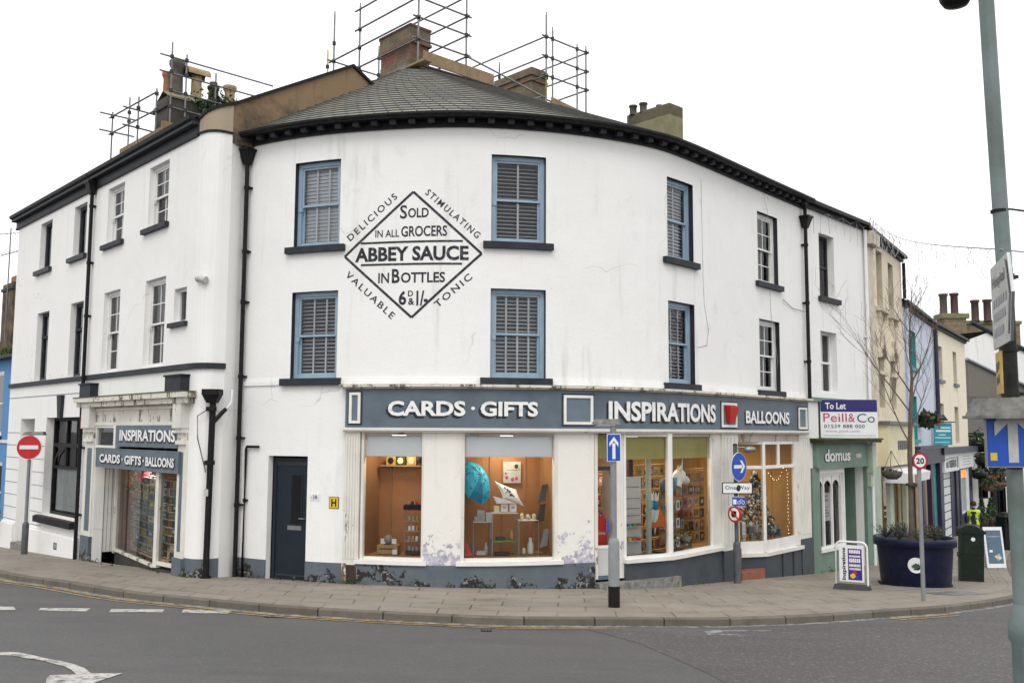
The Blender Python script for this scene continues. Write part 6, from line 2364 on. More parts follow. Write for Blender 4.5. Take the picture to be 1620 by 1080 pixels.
# the big lamp column at the right edge
x, y = 3.665, 7.0
z0 = g(x, y)
t = empty('street_lamp', (x, y, z0), 'tall weathered green lamp column close to the camera at the right edge', 'lamp post')
mb = MB()
mb.tube([(x + .03, y, 1.75), (x + .02, y, 2.8)], .056, 'pole_green', 16)
mb.tube([(x + .02, y, 2.8), (x + .012, y, 4.28)], .0565, 'pole_dark', 16)
mb.tube([(x + .012, y, 4.28), (x - .02, y, 5.6), (x - .06, y, 7.6)], .0555, 'pole_green', 16)
for zz_ in (3.68, 3.35, 4.22):
    mb.tube([(x + .015, y, zz_ - .02), (x + .015, y, zz_ + .02)], .064, 'pole_dark', 16)
    mb.box(x + .06, x + .1, y - .03, y + .03, zz_ - .012, zz_ + .012, 'pole_dark')
mb.build('column', t)
mb = MB()
mb.lathe((x + .035, y, z0 - .05), [(.085, 0), (.085, .74), (.105, .78), (.105, .88), (.07, .98), (.062, 1.02)], 'pole_green', 20)
mb.box(x - .02, x + .06, y - .1, y - .06, z0 + .35, z0 + .68, 'pole_green')
mb.build('base_compartment', t)
mb = MB()
mb.tube([(x - .04, y, 6.6), (3.4, 6.7, 6.75), (2.95, 6.1, 6.62), (2.92, 6.02, 6.4)], .03, 'iron_black', 8)
mb.build('bracket_arm', t)
mb = MB()
mb.lathe((2.91, 6.0, 5.86), [(.03, -.01), (.075, .0), (.1, .04), (.11, .12), (.16, .3), (.13, .44), (.05, .56)], 'iron_black', 18)
mb.build('lantern', t)
mb = MB()
mb.tube([(x - .07 + .065, y - .05, 4.72), (x + .06, y - .03, 4.73), (x + 2.0, y + 1.5, 4.95)], .008, 'iron_black', 6)
mb.tube([(x - .01, y, 4.71), (x - .01, y, 4.73)], .06, 'iron_black', 14)
mb.build('cable', t)
xh = x + .02
X = face_xf(xh - .06, y - .11, R(3))
t = empty('one_way_sign', (xh, y - .1, 2.8), 'weathered blue arrow sign under a concrete coloured hood on the lamp column', 'sign')
mb = MB()
mb.box(-.2, .2, 0, .025, 2.815, 3.26, 'galvanised', X)
mb.box(-.19, .19, -.004, 0, 2.825, 3.255, 'traffic_blue', X)
mb.build('plate', t)
mb = MB()
poly(mb, X, [(-.04, 2.85), (.035, 2.85), (.035, 3.2), (-.04, 3.2)], 'sign_dirty', -.008)
poly(mb, X, [(-.0025, 3.28), (-.14, 3.14), (-.14, 3.04), (-.0025, 3.17), (.135, 3.04), (.135, 3.14)], 'sign_dirty', -.0105)
poly(mb, X, [(-.175, 2.865), (-.125, 2.865), (-.125, 2.92), (-.175, 2.92)], 'hydrant_yellow', -.007)
mb.build('arrow', t)
mb = MB()
mb.hexa([X @ Vector(p) for p in [(-.30, -.14, 3.18), (.36, -.14, 3.18), (.36, .1, 3.18), (-.30, .1, 3.18), (-.255, -.08, 3.31), (.34, -.09, 3.33), (.34, .06, 3.33), (-.255, .05, 3.31)]], 'concrete_grey')
mb.box(-.31, .37, -.15, .11, 3.165, 3.185, 'concrete_grey', X)
mb.build('sign_hood', t)
# destination plates
a, b = Vector((3.545, 6.95)), Vector((3.255, 6.12))
d_ = (b - a).normalized()
nn_ = Vector((-d_.y, d_.x)) if Vector((-d_.y, d_.x)).dot(-a) > 0 else Vector((d_.y, -d_.x))
L_ = (b - a).length


def dp(u, z, o=0.):
    q = a + d_ * u + nn_ * o
    return Vector((q.x, q.y, z))


t = empty('direction_sign', (3.4, 6.5, 3.7), 'weathered white hospital direction sign with pointed end on the lamp column', 'sign')
mb = MB()
out = [(0, 3.67), (L_ * .86, 3.67), (L_, 3.98), (L_ * .86, 4.26), (0, 4.27)]
mb.face([dp(u, z, .0) for u, z in out], 'sign_dirty')
mb.face([dp(u, z, -.02) for u, z in out][::-1], 'galvanised')
for i in range(5):
    (u0, z0_), (u1, z1_) = out[i], out[(i + 1) % 5]
    mb.face([dp(u0, z0_, 0), dp(u1, z1_, 0), dp(u1, z1_, -.02), dp(u0, z0_, -.02)], 'galvanised')
mb.build('plate', t)
mb = MB()
mb.text('Hospital', lambda u, v: dp(.08 + .55 * u, 4.08 + .1 * v, .004), 'post_dark', .01)
mb.build('lettering', t)
for z_, w_ in ((3.96, .62), (3.86, .55), (3.75, .45)):
    mb = MB()
    for k in range(6):
        mb.face([dp(.08 + w_ * (k + q) / 6, zz_, .004) for q, zz_ in ((0, z_), (.75, z_), (.75, z_ + .06), (0, z_ + .06))], 'blind_grey')
    mb.build('lettering', t)
mb = MB()
for (u0, z0_), (u1, z1_) in zip([(L_ * .80, 3.72), (L_ * .92, 3.98)], [(L_ * .92, 3.98), (L_ * .80, 4.22)]):
    mb.face([dp(u0, z0_, .006), dp(u0 + .04, z0_, .006), dp(u1 + .04, z1_, .006), dp(u1, z1_, .006)], 'post_dark')
mb.build('arrow_stripe', t)
a, b = Vector((3.545, 6.93)), Vector((3.44, 6.66))
d_ = (b - a).normalized()
L_ = (b - a).length
t = empty('yellow_sign', (3.5, 6.8, 3.35), 'small faded yellow sign with dark symbols under the hospital direction sign', 'sign')
mb = MB()
q = [dp(0, 3.34), dp(L_, 3.34), dp(L_, 3.64), dp(0, 3.64)]
mb.hexa([dp(0, 3.34, -.015), dp(L_, 3.34, -.015), dp(L_, 3.34, 0), dp(0, 3.34, 0), dp(0, 3.64, -.015), dp(L_, 3.64, -.015), dp(L_, 3.64, 0), dp(0, 3.64, 0)], 'amber_print')
mb.build('plate', t)
mb = MB()
for u, z_, w_, h_ in ((.05, 3.5, .07, .06), (.14, 3.52, .08, .05), (.06, 3.41, .06, .05), (.15, 3.42, .05, .06)):
    mb.face([dp(u, z_, .004), dp(u + w_, z_, .004), dp(u + w_, z_ + h_, .004), dp(u, z_ + h_, .004)], 'post_dark')
mb.build('symbol', t)
# utility box behind the lamp column base
t = empty('utility_box', (3.5, 5.9, g(3.5, 5.9)), 'dark grey utility box with white sticker at the foot of the lamp column', 'box')
zb = g(3.5, 5.9)
X = Matrix.Translation((3.62, 5.95, 0)) @ Matrix.Rotation(R(-52), 4, 'Z')
mb = MB()
mb.box(-.33, .25, -.18, .18, zb - .05, 1.70, 'post_dark', X)
mb.box(-.36, .28, -.21, .21, 1.70, 1.755, 'curtain_grey', X)
mb.build('casing', t)
mb = MB()
poly(mb, X, [(-.22, 1.2), (.0, 1.2), (.0, 1.6), (-.22, 1.58)], 'sign_white', -.184)
poly(mb, X, [(-.16, 1.3), (-.06, 1.28), (-.08, 1.5)], 'iron_black', -.187)
mb.build('sticker', t)
# ---- planter and tree
x, y = 9.43, 22.5
z0 = g(x, y)
t = empty('planter', (x, y, z0), 'large round navy blue plastic planter with a white badge', 'planter')
mb = MB()
mb.lathe((x, y, z0 - .02), [(.74, 0), (.76, .03), (.83, .95), (.84, .98)], 'planter_blue', 40)
mb.lathe((x, y, z0 - .02), [(.84, .94), (.905, .945), (.91, 1.11), (.90, 1.125), (.83, 1.125), (.81, 1.02)], 'planter_blue', 40)
for k in range(10):
    a_ = k * .6283
    mb.box(x + .73 * math.cos(a_) - .09, x + .73 * math.cos(a_) + .09, y + .73 * math.sin(a_) - .09, y + .73 * math.sin(a_) + .09, z0 - .02, z0 + .03, 'planter_blue')
mb.lathe((x, y, z0 + 1.0), [(.84, 0), (.5, .05), (.01, .08)], 'soil', 24)
mb.build('tub', t)
mb = MB()
ca = math.atan2(-y, -x) + .02
ct = []
for k in range(24):
    a_ = 2 * math.pi * k / 24
    z_ = .57 + .175 * math.sin(a_)
    r_ = .76 + .07 * (z_ - .03) / .92 + .008
    th_ = ca + .175 * math.cos(a_) / r_
    ct.append((x + r_ * math.cos(th_), y + r_ * math.sin(th_), z0 - .02 + z_))
mb.face(ct, 'sign_white')
ct = []
for k in range(12):
    a_ = 2 * math.pi * k / 12
    z_ = .55 + .05 * math.sin(a_) * (1 + .5 * (k % 2))
    r_ = .76 + .07 * (z_ - .03) / .92 + .014
    th_ = ca + .1 * math.cos(a_) * (1 - .2 * (k % 3)) / r_
    ct.append((x + r_ * math.cos(th_), y + r_ * math.sin(th_), z0 - .02 + z_))
mb.face(ct, 'leaf_green')
mb.build('badge', t)
rn = random.Random(21)
for i in range(7):
    a_ = i * .897
    r_ = .5 + .12 * (i % 2)
    c_ = (x + r_ * math.cos(a_), y + r_ * math.sin(a_), z0 + 1.06)
    tt = empty('heather_plant', c_, 'low grey green heather tuft growing in the navy planter', 'plant', 'heather tufts in the planter')
    mb = MB()
    for k in range(42):
        d = Vector((rn.gauss(0, .13), rn.gauss(0, .13), rn.uniform(.14, .34)))
        mb.tube([c_, Vector(c_) + d], [.006, .003], 'leaf_heather', 3, False)
        for j in range(4):
            mb.leaf(Vector(c_) + d * rn.uniform(.4, 1.05), .03, rn.choice(['leaf_heather', 'leaf_heather', 'leaf_green', 'twig']), rn)
    mb.build('foliage', tt)
rn = random.Random(8)
t = empty('bare_tree', (x - .03, y + .05, z0 + 1.05), 'slim leafless young tree growing in the navy planter', 'tree')
mb, tb = MB(), MB()


def branch(mbx, p, d, L, r, lvl):
    pts, rs = [Vector(p)], [r]
    n_ = 6
    d = Vector(d)
    for i in range(n_):
        d = (d + Vector((rn.gauss(0, .09), rn.gauss(0, .09), rn.gauss(.03, .05)))).normalized()
        pts.append(pts[-1] + d * L / n_)
        rs.append(max(.0026, r * (1 - .85 * (i + 1) / n_)))
    mbx.tube(pts, rs, 'twig', 5, False)
    if lvl < 3:
        for i in range(2, n_ + 1):
            for k in range(2 if lvl < 2 and i % 2 else 1):
                a_ = rn.uniform(0, 6.283)
                s_ = Vector((math.cos(a_), math.sin(a_), rn.uniform(.35, .9))).normalized()
                nd = (d * .55 + s_ * .6).normalized()
                branch(mbx, pts[i], nd, L * rn.uniform(.38, .6), rs[i] * .62, lvl + 1)


tp = [Vector((x - .03, y + .05, z0 + 1.0)), Vector((x - .03, y + .03, z0 + 2.0)), Vector((x - .03, y + .02, z0 + 3.0)), Vector((x + .01, y + .0, z0 + 3.9)), Vector((x + .08, y + .02, z0 + 4.8)), Vector((x + .04, y, z0 + 5.7)), Vector((x + .12, y, z0 + 6.7))]
mb.tube(tp, [.075, .062, .058, .05, .034, .022, .006], 'bark', 10)
mb.build('trunk', t)
for i, (k, u) in enumerate([(2, .3), (2, .7), (3, .1), (3, .35), (3, .6), (3, .9), (4, .2), (4, .5), (4, .8), (5, .2), (5, .5), (5, .8)]):
    p = tp[k].lerp(tp[k + 1], u)
    a_ = i * 2.4
    if i < 3:
        a_ = [3.5, .3, 2.9][i]
    L_b = [2.1, 1.4, 2.4, 1.7, 1.6, 1.5, 1.4, 1.3, 1.1, .9, .8, .7][i]
    branch(tb, p, (math.cos(a_) * .62, math.sin(a_) * .45, 1.0), L_b, .021 if i < 6 else .014, 1)
tb.build('crown', t)
mb = MB()
for dx in (.07,):
    mb.tube([(x + dx, y - .04, z0 + 1.0), (x + dx + .01, y - .04, z0 + 2.55)], .035, 'wood_stake', 8)
mb.box(x - .12, x + .12, y - .1, y + .1, z0 + 2.28, z0 + 2.34, 'rubber')
tag(mb.build('tree_stake'), 'round timber stake tied to the young tree in the planter', 'stake')
# ---- pavement board
a, b = Vector((7.03, 20.92)), Vector((7.62, 20.56))
d_ = (b - a).normalized()
nn_ = Vector((d_.y, -d_.x))
L_ = (b - a).length
z0 = g(7.3, 20.7)
t = empty('pavement_board', (7.32, 20.74, z0), 'white framed swinging pavement board with Inspirations lettering beside the green shop', 'sign')


def bp(u, z, o=0.):
    q = a + d_ * u + nn_ * o
    return Vector((q.x, q.y, z0 + z))


mb = MB()
r_ = .12
arc = [bp(.02, .1)] + [bp(.02, .88)] + [bp(.02 + r_ - r_ * math.cos(k * .3927), .88 + r_ * math.sin(k * .3927)) for k in range(1, 5)] + [bp(L_ - .02 - r_ + r_ * math.sin(k * .3927), .88 + r_ * math.cos(k * .3927)) for k in range(5)] + [bp(L_ - .02, -.0)]
mb.tube(arc, .022, 'sign_white', 8)
mb.build('frame', t)
mb = MB()
mb.hexa([bp(.09, .16, -.012), bp(L_ - .09, .16, -.012), bp(L_ - .09, .16, .012), bp(.09, .16, .012), bp(.09, .93, -.012), bp(L_ - .09, .93, -.012), bp(L_ - .09, .93, .012), bp(.09, .93, .012)], 'sign_white')
pn = mb.build('panel', t)
mb = MB()
mb.face([bp(.275, .2, .016), bp(L_ - .13, .2, .016), bp(L_ - .13, .86, .016), bp(.275, .86, .016)], 'purple_print')
mb.text('Inspirations', lambda u, v: bp(.245 - .1 * v, .19 + .68 * u, .016), 'iron_black', .03)
for zc, h_, n_ in ((.76, .075, 7), (.68, .04, 9), (.57, .085, 6), (.48, .055, 8), (.41, .045, 9)):
    w_ = (L_ - .13 - .275 - .05) / n_
    for k in range(n_):
        mb.face([bp(.30 + w_ * (k + q), zc + zz_, .019) for q, zz_ in ((.08, 0), (.82, 0), (.82, h_), (.08, h_))], 'letter_white')
for u, z_, r2, m_ in ((.37, .285, .055, 'yellow_paint'), (.41, .35, .045, 'sign_red'), (.45, .27, .035, 'traffic_blue')):
    mb.face([bp(u + r2 * math.cos(k * .5236), z_ + r2 * math.sin(k * .5236), .020 + (.003 if m_ == 'yellow_paint' else .001 if m_ == 'sign_red' else 0)) for k in range(12)], m_)
mb.build('print', pn)
mb = MB()
mb.hexa([bp(-.02, -.0, -.2), bp(L_ + .02, -.0, -.2), bp(L_ + .02, -.0, .2), bp(-.02, -.0, .2), bp(0, .10, -.1), bp(L_, .10, -.1), bp(L_, .10, .1), bp(0, .10, .1)], 'rubber')
mb.build('base', t)
# ---- green cabinet
x, y = 11.62, 24.4
z0 = g(x, y)
X = Matrix.Translation((x, y, z0)) @ Matrix.Rotation(R(-18), 4, 'Z') @ Matrix.Rotation(R(2), 4, 'Y')
t = empty('street_cabinet', (x, y, z0), 'dark green metal street cabinet with pitched lid beside the planter', 'cabinet')
mb = MB()
mb.box(-.27, .27, -.22, .22, -.06, 1.2, 'cabinet_green', X)
mb.box(-.30, -.24, -.225, .2, .58, .68, 'cabinet_green', X)
mb.box(-.27, .27, -.235, -.22, .70, .73, 'cabinet_green', X)
mb.build('body', t)
mb = MB()
pr_ = [(-.31, 1.2), (.31, 1.2), (.31, 1.27), (.04, 1.41), (-.10, 1.41), (-.31, 1.3)]
F_ = [X @ Vector((p, -.25, q)) for p, q in pr_]
Bk = [X @ Vector((p, .25, q)) for p, q in pr_]
mb.face(F_, 'cabinet_green')
mb.face(Bk[::-1], 'cabinet_green')
for k in range(6):
    mb.face([F_[k], Bk[k], Bk[(k + 1) % 6], F_[(k + 1) % 6]], 'cabinet_green')
mb.build('lid', t)
mb = MB()
disc(mb, X, (.02, 1.06), .05, 'sign_white', -.226, -.226, 14)
mb.build('sticker', t)
# ---- white sandwich board further down
x, y = 14.55, 28.9
z0 = g(x, y)
X = Matrix.Translation((x, y, z0)) @ Matrix.Rotation(R(6), 4, 'Z') @ Matrix.Rotation(R(-8), 4, 'X')
t = empty('sandwich_board', (x, y, z0), 'white framed sandwich board with a grey blue poster behind the green cabinet', 'sign')
mb = MB()
mb.box(-.30, .30, -.02, .02, 0, 1.2, 'sign_white', X)
mb.box(-.30, -.24, -.02, .02, -.06, 0, 'sign_white', X)
mb.box(.24, .30, -.02, .02, -.06, 0, 'sign_white', X)
mb.build('panel', t)
mb = MB()
mb.box(-.3, .3, .3, .33, -.04, 1.1, 'sign_white', Matrix.Translation((x, y, z0)) @ Matrix.Rotation(R(6), 4, 'Z') @ Matrix.Rotation(R(8), 4, 'X'))
mb.build('rear_panel', t)
mb = MB()
poly(mb, X, [(-.24, .12), (.24, .12), (.24, 1.1), (-.24, 1.1)], 'bluegrey_cloth', -.023)
poly(mb, X, [(-.2, .9), (.2, .9), (.2, .93), (-.2, .93)], 'curtain_grey', -.026)
poly(mb, X, [(.06, .2), (.2, .28), (.12, .42), (-.04, .34)], 'card_print_i', -.026)
poly(mb, X, [(-.18, .45), (-.08, .45), (-.08, .52), (-.18, .52)], 'sign_white', -.026)
mb.build('poster', t)
# ---- litter bin
x, y = 18.95, 36.5
z0 = g(x, y)
t = empty('litter_bin', (x, y, z0), 'black square litter bin with a domed hood near the pub', 'bin')
mb = MB()
mb.box(x - .38, x + .38, y - .35, y + .35, z0 - .05, z0 + .95, 'iron_black')
mb.box(x - .42, x + .42, y - .39, y + .39, z0 + .93, z0 + .99, 'iron_black')
mb.box(x - .41, x + .41, y - .38, y + .38, z0 - .05, z0 + .08, 'iron_black')
mb.build('body', t)
mb = MB()
for dx in (-.36, .30):
    mb.box(x + dx, x + dx + .07, y - .35, y + .35, z0 + .99, z0 + 1.25, 'iron_black')
mb.box(x - .3, x + .3, y + .2, y + .3, z0 + .99, z0 + 1.25, 'dark_room')
mb.hexa([(x - .42, y - .39, z0 + 1.23), (x + .42, y - .39, z0 + 1.23), (x + .42, y + .39, z0 + 1.23), (x - .42, y + .39, z0 + 1.23), (x - .25, y - .2, z0 + 1.38), (x + .25, y - .2, z0 + 1.38), (x + .25, y + .2, z0 + 1.38), (x - .25, y + .2, z0 + 1.38)], 'iron_black')
mb.build('hood', t)
mb = MB()
mb.ball((x + .0, y - .36, z0 + .5), .07, 'amber_print', 10, (1, .15, 1))
mb.build('crest', t)
# ---- small signs on the corner building
t = MB()
t.fbox(MF, 2.01, 2.24, 1.66, 1.79, .0, .012, 'sign_white')
t.text('-38-', rect(MF, 2.04, 2.21, 1.685, 1.765, .015), 'iron_black', .005, 1.1)
tag(t.build('house_number'), 'small white plate reading 38 beside the dark front door', 'number plate')
t = MB()
t.fbox(MF, 2.45, 2.66, 1.51, 1.74, .0, .012, 'iron_black')
t.fbox(MF, 2.46, 2.65, 1.52, 1.73, .012, .014, 'hydrant_yellow')
t.text('H', rect(MF, 2.50, 2.61, 1.55, 1.70, .017), 'iron_black', .03)
tag(t.build('hydrant_sign'), 'yellow hydrant plate with black letter H right of the front door', 'sign')
# ---- icicle light string over the street
rn = random.Random(4)
t = empty('icicle_lights', (10.84, 28.9, 9.7), 'pale icicle light string hanging from the cream house eaves to the lamp column', 'string lights')
A_, B_ = Vector((11.0, 28.75, 9.72)), Vector((3.63, 6.95, 4.42))
pts = [A_.lerp(B_, k / 30) - Vector((0, 0, .25 * math.sin(math.pi * k / 30))) for k in range(31)]
mb = MB()
mb.tube(pts, .006, 'curtain_grey', 5)
C_ = [B_.lerp(Vector((9, 8.5, 4.5)), k / 8) - Vector((0, 0, .1 * math.sin(math.pi * k / 8))) for k in range(9)]
mb.tube(C_, .006, 'curtain_grey', 5)
e_ = [RF.p(.3 + k * .5, 9.25 - .12 * (k % 2) + .03 * k, .16) for k in range(9)]
mb.tube(e_, .006, 'curtain_grey', 5)
mb.build('wire', t)
for i in range(1, 30):
    for k in range(2):
        mb = MB()
        p = pts[i].lerp(pts[i + 1], rn.random())
        L_d = rn.uniform(.15, .75) * (p.y / 22)
        q = [p - Vector((rn.gauss(0, .02), rn.gauss(0, .02), L_d * j / 4)) for j in range(5)]
        mb.tube(q, .005 * max(.5, p.y / 20), 'blind_grey', 4)
        mb.build('icicle_drop', t)
for i in range(8):
    p = e_[i]
    mb = MB()
    mb.tube([p, p - Vector((rn.gauss(0, .03), 0, rn.uniform(.2, .8)))], .007, 'blind_grey', 4)
    mb.build('icicle_drop', t)
# ---- people


def person(label, loc, yaw, hivis=True, seed=0):
    t = empty('person', loc, label, 'person')
    bm_ = bmesh.new()
    J = [('pelvis', (0, 0, .95), .145), ('waist', (0, 0, 1.08), .135), ('chest', (0, .01, 1.28), .165), ('neckb', (0, .02, 1.46), .085), ('neck', (0, .01, 1.53), .06), ('headb', (0, -.01, 1.60), .085), ('head', (0, -.015, 1.67), .1), ('crown', (0, 0, 1.74), .07),
         ('shL', (.19, .01, 1.42), .075), ('elL', (.29, .02, 1.16), .058), ('wrL', (.27, -.12, .95), .042), ('haL', (.26, -.17, .88), .036),
         ('shR', (-.19, .01, 1.42), .075), ('elR', (-.29, .04, 1.16), .058), ('wrR', (-.24, -.16, 1.05), .042), ('haR', (-.2, -.22, 1.02), .036),
         ('hipL', (.1, 0, .88), .115), ('knL', (.11, -.05, .5), .075), ('anL', (.11, .03, .1), .05), ('toL', (.12, -.12, .05), .042),
         ('hipR', (-.1, 0, .88), .115), ('knR', (-.11, -.01, .5), .075), ('anR', (-.12, .1, .11), .05), ('toR', (-.13, -.05, .05), .042)]
    E = [(0, 1), (1, 2), (2, 3), (3, 4), (4, 5), (5, 6), (6, 7), (2, 8), (8, 9), (9, 10), (10, 11), (2, 12), (12, 13), (13, 14), (14, 15), (0, 16), (16, 17), (17, 18), (18, 19), (0, 20), (20, 21), (21, 22), (22, 23)]
    me = bpy.data.meshes.new('body')
    me.from_pydata([j[1] for j in J], E, [])
    o = bpy.data.objects.new('body', me)
    COL.objects.link(o)
    md = o.modifiers.new('skin', 'SKIN')
    for i, j in enumerate(J):
        sv = me.skin_vertices[0].data[i]
        sv.radius = (j[2], j[2] * (.8 if j[0] in ('pelvis', 'waist', 'chest') else 1))
        sv.use_root = i == 0
    o.modifiers.new('sub', 'SUBSURF').levels = 2
    bpy.context.view_layer.update()
    dg = bpy.context.evaluated_depsgraph_get()
    m2 = bpy.data.meshes.new_from_object(o.evaluated_get(dg))
    m2.name = 'body'
    bpy.data.objects.remove(o)
    X = Matrix.Translation(loc) @ Matrix.Rotation(yaw, 4, 'Z')
    for n_ in ('jacket_dark', 'trouser_beige', 'skin', 'iron_black', 'hi_vis'):
        m2.materials.append(MATS[n_])
    vest_f = []
    for p in m2.polygons:
        c = p.center
        p.use_smooth = True
        if c.z > 1.55 or ((abs(c.x) > .17 and c.y < -.14) and c.z > .8):
            p.material_index = 2
        elif c.z < .13:
            p.material_index = 3
        elif c.z < .93 and abs(c.x) < .23:
            p.material_index = 1
        if .93 < c.z < 1.47 and abs(c.x) < .215:
            vest_f.append([m2.vertices[v].co + m2.vertices[v].normal * .016 for v in p.vertices])
    m2.transform(X)
    o = bpy.data.objects.new('body', m2)
    COL.objects.link(o)
    o.parent = t
    o.matrix_parent_inverse = Matrix.Translation(-Vector(loc))
    if hivis:
        mb = MB()
        for f in vest_f:
            c = sum(f, Vector()) / len(f)
            side = abs(c.x) > .09 or c.z > 1.42
            if side:
                band = 1.08 < c.z < 1.13
                mb.face([X @ v for v in f], 'blind_grey' if band else 'hi_vis', smooth=True)
        mb.build('vest', t)
    mb = MB()
    mb.ball(X @ Vector((0, .005, 1.70)), .112, 'hair_dark', 12, (.95, 1.05, .98))
    mb.build('hair', t)
    mb = MB()
    for s_ in (-1, 1):
        mb.ball(X @ Vector((.105 * s_, -.01, 1.66)), .025, 'skin', 6, (.5, .8, 1.2))
    mb.ball(X @ Vector((0, -.115, 1.65)), .02, 'skin', 6, (.8, 1, 1.2))
    mb.build('ears_and_nose', t)
    return t


person('person in dark jacket and yellow vest walking past the litter bin', (17.35, 36.0, g(17.35, 36.0)), R(150))
person('person in dark clothes at the left picture edge by the blue house', (-16.15, 29.7, g(-16.15, 29.7)), R(60), False)
# ---------------------------------------------------------------- goods in the shop windows
P = MF.p
rn = random.Random(17)


def bx(name, fr, s0, s1, z0, z1, o0, o1, mat, label, cat, group=None, extra=None):
    mb = MB()
    mb.fbox(fr, s0, s1, z0, z1, o0, o1, mat)
    if extra:
        extra(mb)
    return tag(mb.build(name), label, cat, group)


# narrow window
for k, (a, m_) in enumerate([(3.36, 'amber_print'), (3.58, 'leaf_dark'), (3.83, 'amber_print'), (4.08, 'dark_wood')]):
    bx('print_box', MF, a, a + .21, 2.36, 2.56, -.9, -.82, m_, ['gold print box leftmost on the top shelf of the narrow window', 'dark green print box on the top shelf of the narrow window', 'gold print box with a dark ring on the top shelf', 'brown print box rightmost on the top shelf of the narrow window'][k], 'box', 'print boxes on the window shelf', (lambda mb, a=a: mb.mesh([P(a + .1 + .07 * math.cos(q), 2.45 + .07 * math.sin(q), -.815) for q in [j * .7854 for j in range(8)]], [tuple(range(8))], 'iron_black' if rn.random() < .6 else 'cream_paint')))
bx('wall_shelf', MF, 3.2, 4.36, 2.33, 2.357, -.98, -.8, 'shelf_wood', 'thin wooden shelf under the print boxes', 'shelf')
t = empty('crate', P(3.56, .6, -.45), 'pale wooden display crate with dark lettering band in the narrow window', 'crate')
mb = MB()
mb.fbox(MF, 3.36, 3.80, .60, .78, -.6, -.35, 'kraft')
mb.build('body', t)
mb = MB()
mb.fbox(MF, 3.42, 3.74, .69, .715, -.35, -.345, 'dark_wood')
mb.build('band', t)
mb = MB()
mb.ball(P(3.57, .88, -.45), .095, 'post_grey', 12)
tag(mb.build('woven_ball'), 'grey woven ball sitting on the display crate', 'ornament')
for a, b, n_ in ((3.42, .80, 'small white price card standing left of the grey ball'), (3.66, .80, 'small white price card standing right of the grey ball'), (3.70, .60, 'white price card in front of the wooden crate')):
    bx('price_card', MF, a, a + .10, b, b + .1, -.33 if b < .7 else -.40, -.325 if b < .7 else -.395, 'sign_white', n_, 'card', 'price cards')
t = empty('jewellery_stand', P(4.08, .6, -.5), 'tiered clear jewellery stand with a black top in the narrow window', 'stand')
mb = MB()
mb.fbox(MF, 3.90, 4.28, 1.48, 1.58, -.65, -.4, 'iron_black')
mb.fbox(MF, 3.95, 4.24, .60, .66, -.62, -.4, 'dark_wood')
mb.build('top', t)
mb = MB()
for s_ in (3.93, 4.25):
    for o_ in (-.63, -.42):
        mb.tube([P(s_, .62, o_), P(s_, 1.5, o_)], .005, 'wire_grey', 4)
for z_ in (.85, 1.05, 1.25):
    mb.fbox(MF, 3.93, 4.25, z_, z_ + .012, -.63, -.42, 'wire_grey')
mb.build('frame', t)
for z_ in (.665, .865, 1.065, 1.265):
    for s_ in (3.99, 4.07, 4.15):
        mb = MB()
        mb.fbox(MF, s_, s_ + .05, z_, z_ + .09, -.52, -.48, rn.choice(['sign_white', 'amber_print', 'curtain_grey']))
        tag(mb.build('jewellery_card'), 'tiny jewellery card on the tiered stand of the narrow window', 'card', 'jewellery cards')
for k, s_ in enumerate((3.98, 4.06, 4.15)):
    mb = MB()
    mb.lathe(P(s_, 1.582, -.52), [(.025, 0), (.03, .04), (.012, .07)], ['curtain_grey', 'dark_wood', 'sign_red'][k], 8)
    tag(mb.build('ornament'), ['grey', 'brown', 'red'][k] + ' thimble sized ornament on top of the jewellery stand', 'ornament')
# wide window: umbrella
t = empty('umbrella', P(5.55, 1.9, -.55), 'open turquoise spotted umbrella hanging in the wide display window', 'umbrella')
c_ = P(5.47, 2.08, -.5)
ax = (Vector((.42, -.62, .5))).normalized()
u_ = ax.cross(Vector((0, 0, 1))).normalized()
w_ = u_.cross(ax)
mb = MB()
rings = []
for rr_, dd_ in ((0.001, .2), (.18, .17), (.34, .07), (.46, -.08)):
    ring = []
    for k in range(16):
        a_ = k * math.pi / 8
        q = rr_ * (1 if k % 2 == 0 else .94)
        ring.append(c_ + ax * (dd_ - (.0 if k % 2 == 0 else -.02)) + u_ * q * math.cos(a_) * .78 + w_ * q * math.sin(a_) * 1.12)
    rings.append(ring)
for A, Bq in zip(rings[:-1], rings[1:]):
    for k in range(16):
        mb.face([A[k], A[(k + 1) % 16], Bq[(k + 1) % 16], Bq[k]], 'brolly_spots' if k not in (12, 13) else 'brolly_blue', smooth=False)
mb.build('canopy', t)
mb = MB()
mb.tube([c_ - ax * .45, c_ + ax * .26], .008, 'iron_black', 6)
mb.build('shaft', t)
t = empty('poster', P(6.38, 2.1, -.95), 'square pale poster with dark green leaf and red flowers on the brown panel', 'poster')
mb = MB()
mb.fbox(MF, 6.16, 6.58, 2.0, 2.44, -.96, -.94, 'sign_dirty')
mb.build('sheet', t)
mb = MB()
for s_, z_, r_, m_ in ((6.47, 2.34, .05, 'leaf_dark'), (6.24, 2.11, .04, 'pink_ink'), (6.38, 2.07, .045, 'pink_ink'), (6.47, 2.09, .04, 'pink_ink'), (6.54, 2.28, .03, 'curtain_grey'), (6.22, 2.2, .02, 'leaf_dark')):
    mb.face([P(s_ + r_ * math.cos(k * .7854), z_ + r_ * math.sin(k * .7854), -.936) for k in range(8)], m_)
mb.fbox(MF, 6.25, 6.5, 2.26, 2.27, -.94, -.937, 'post_dark')
mb.fbox(MF, 6.25, 6.5, 2.19, 2.21, -.94, -.937, 'blind_grey')
mb.build('print', t)
t = empty('cushion', P(6.2, 1.65, -.6), 'white cushion printed with a black sprig, propped on one corner', 'cushion')
mb = MB()
cc = P(6.24, 1.80, -.62)
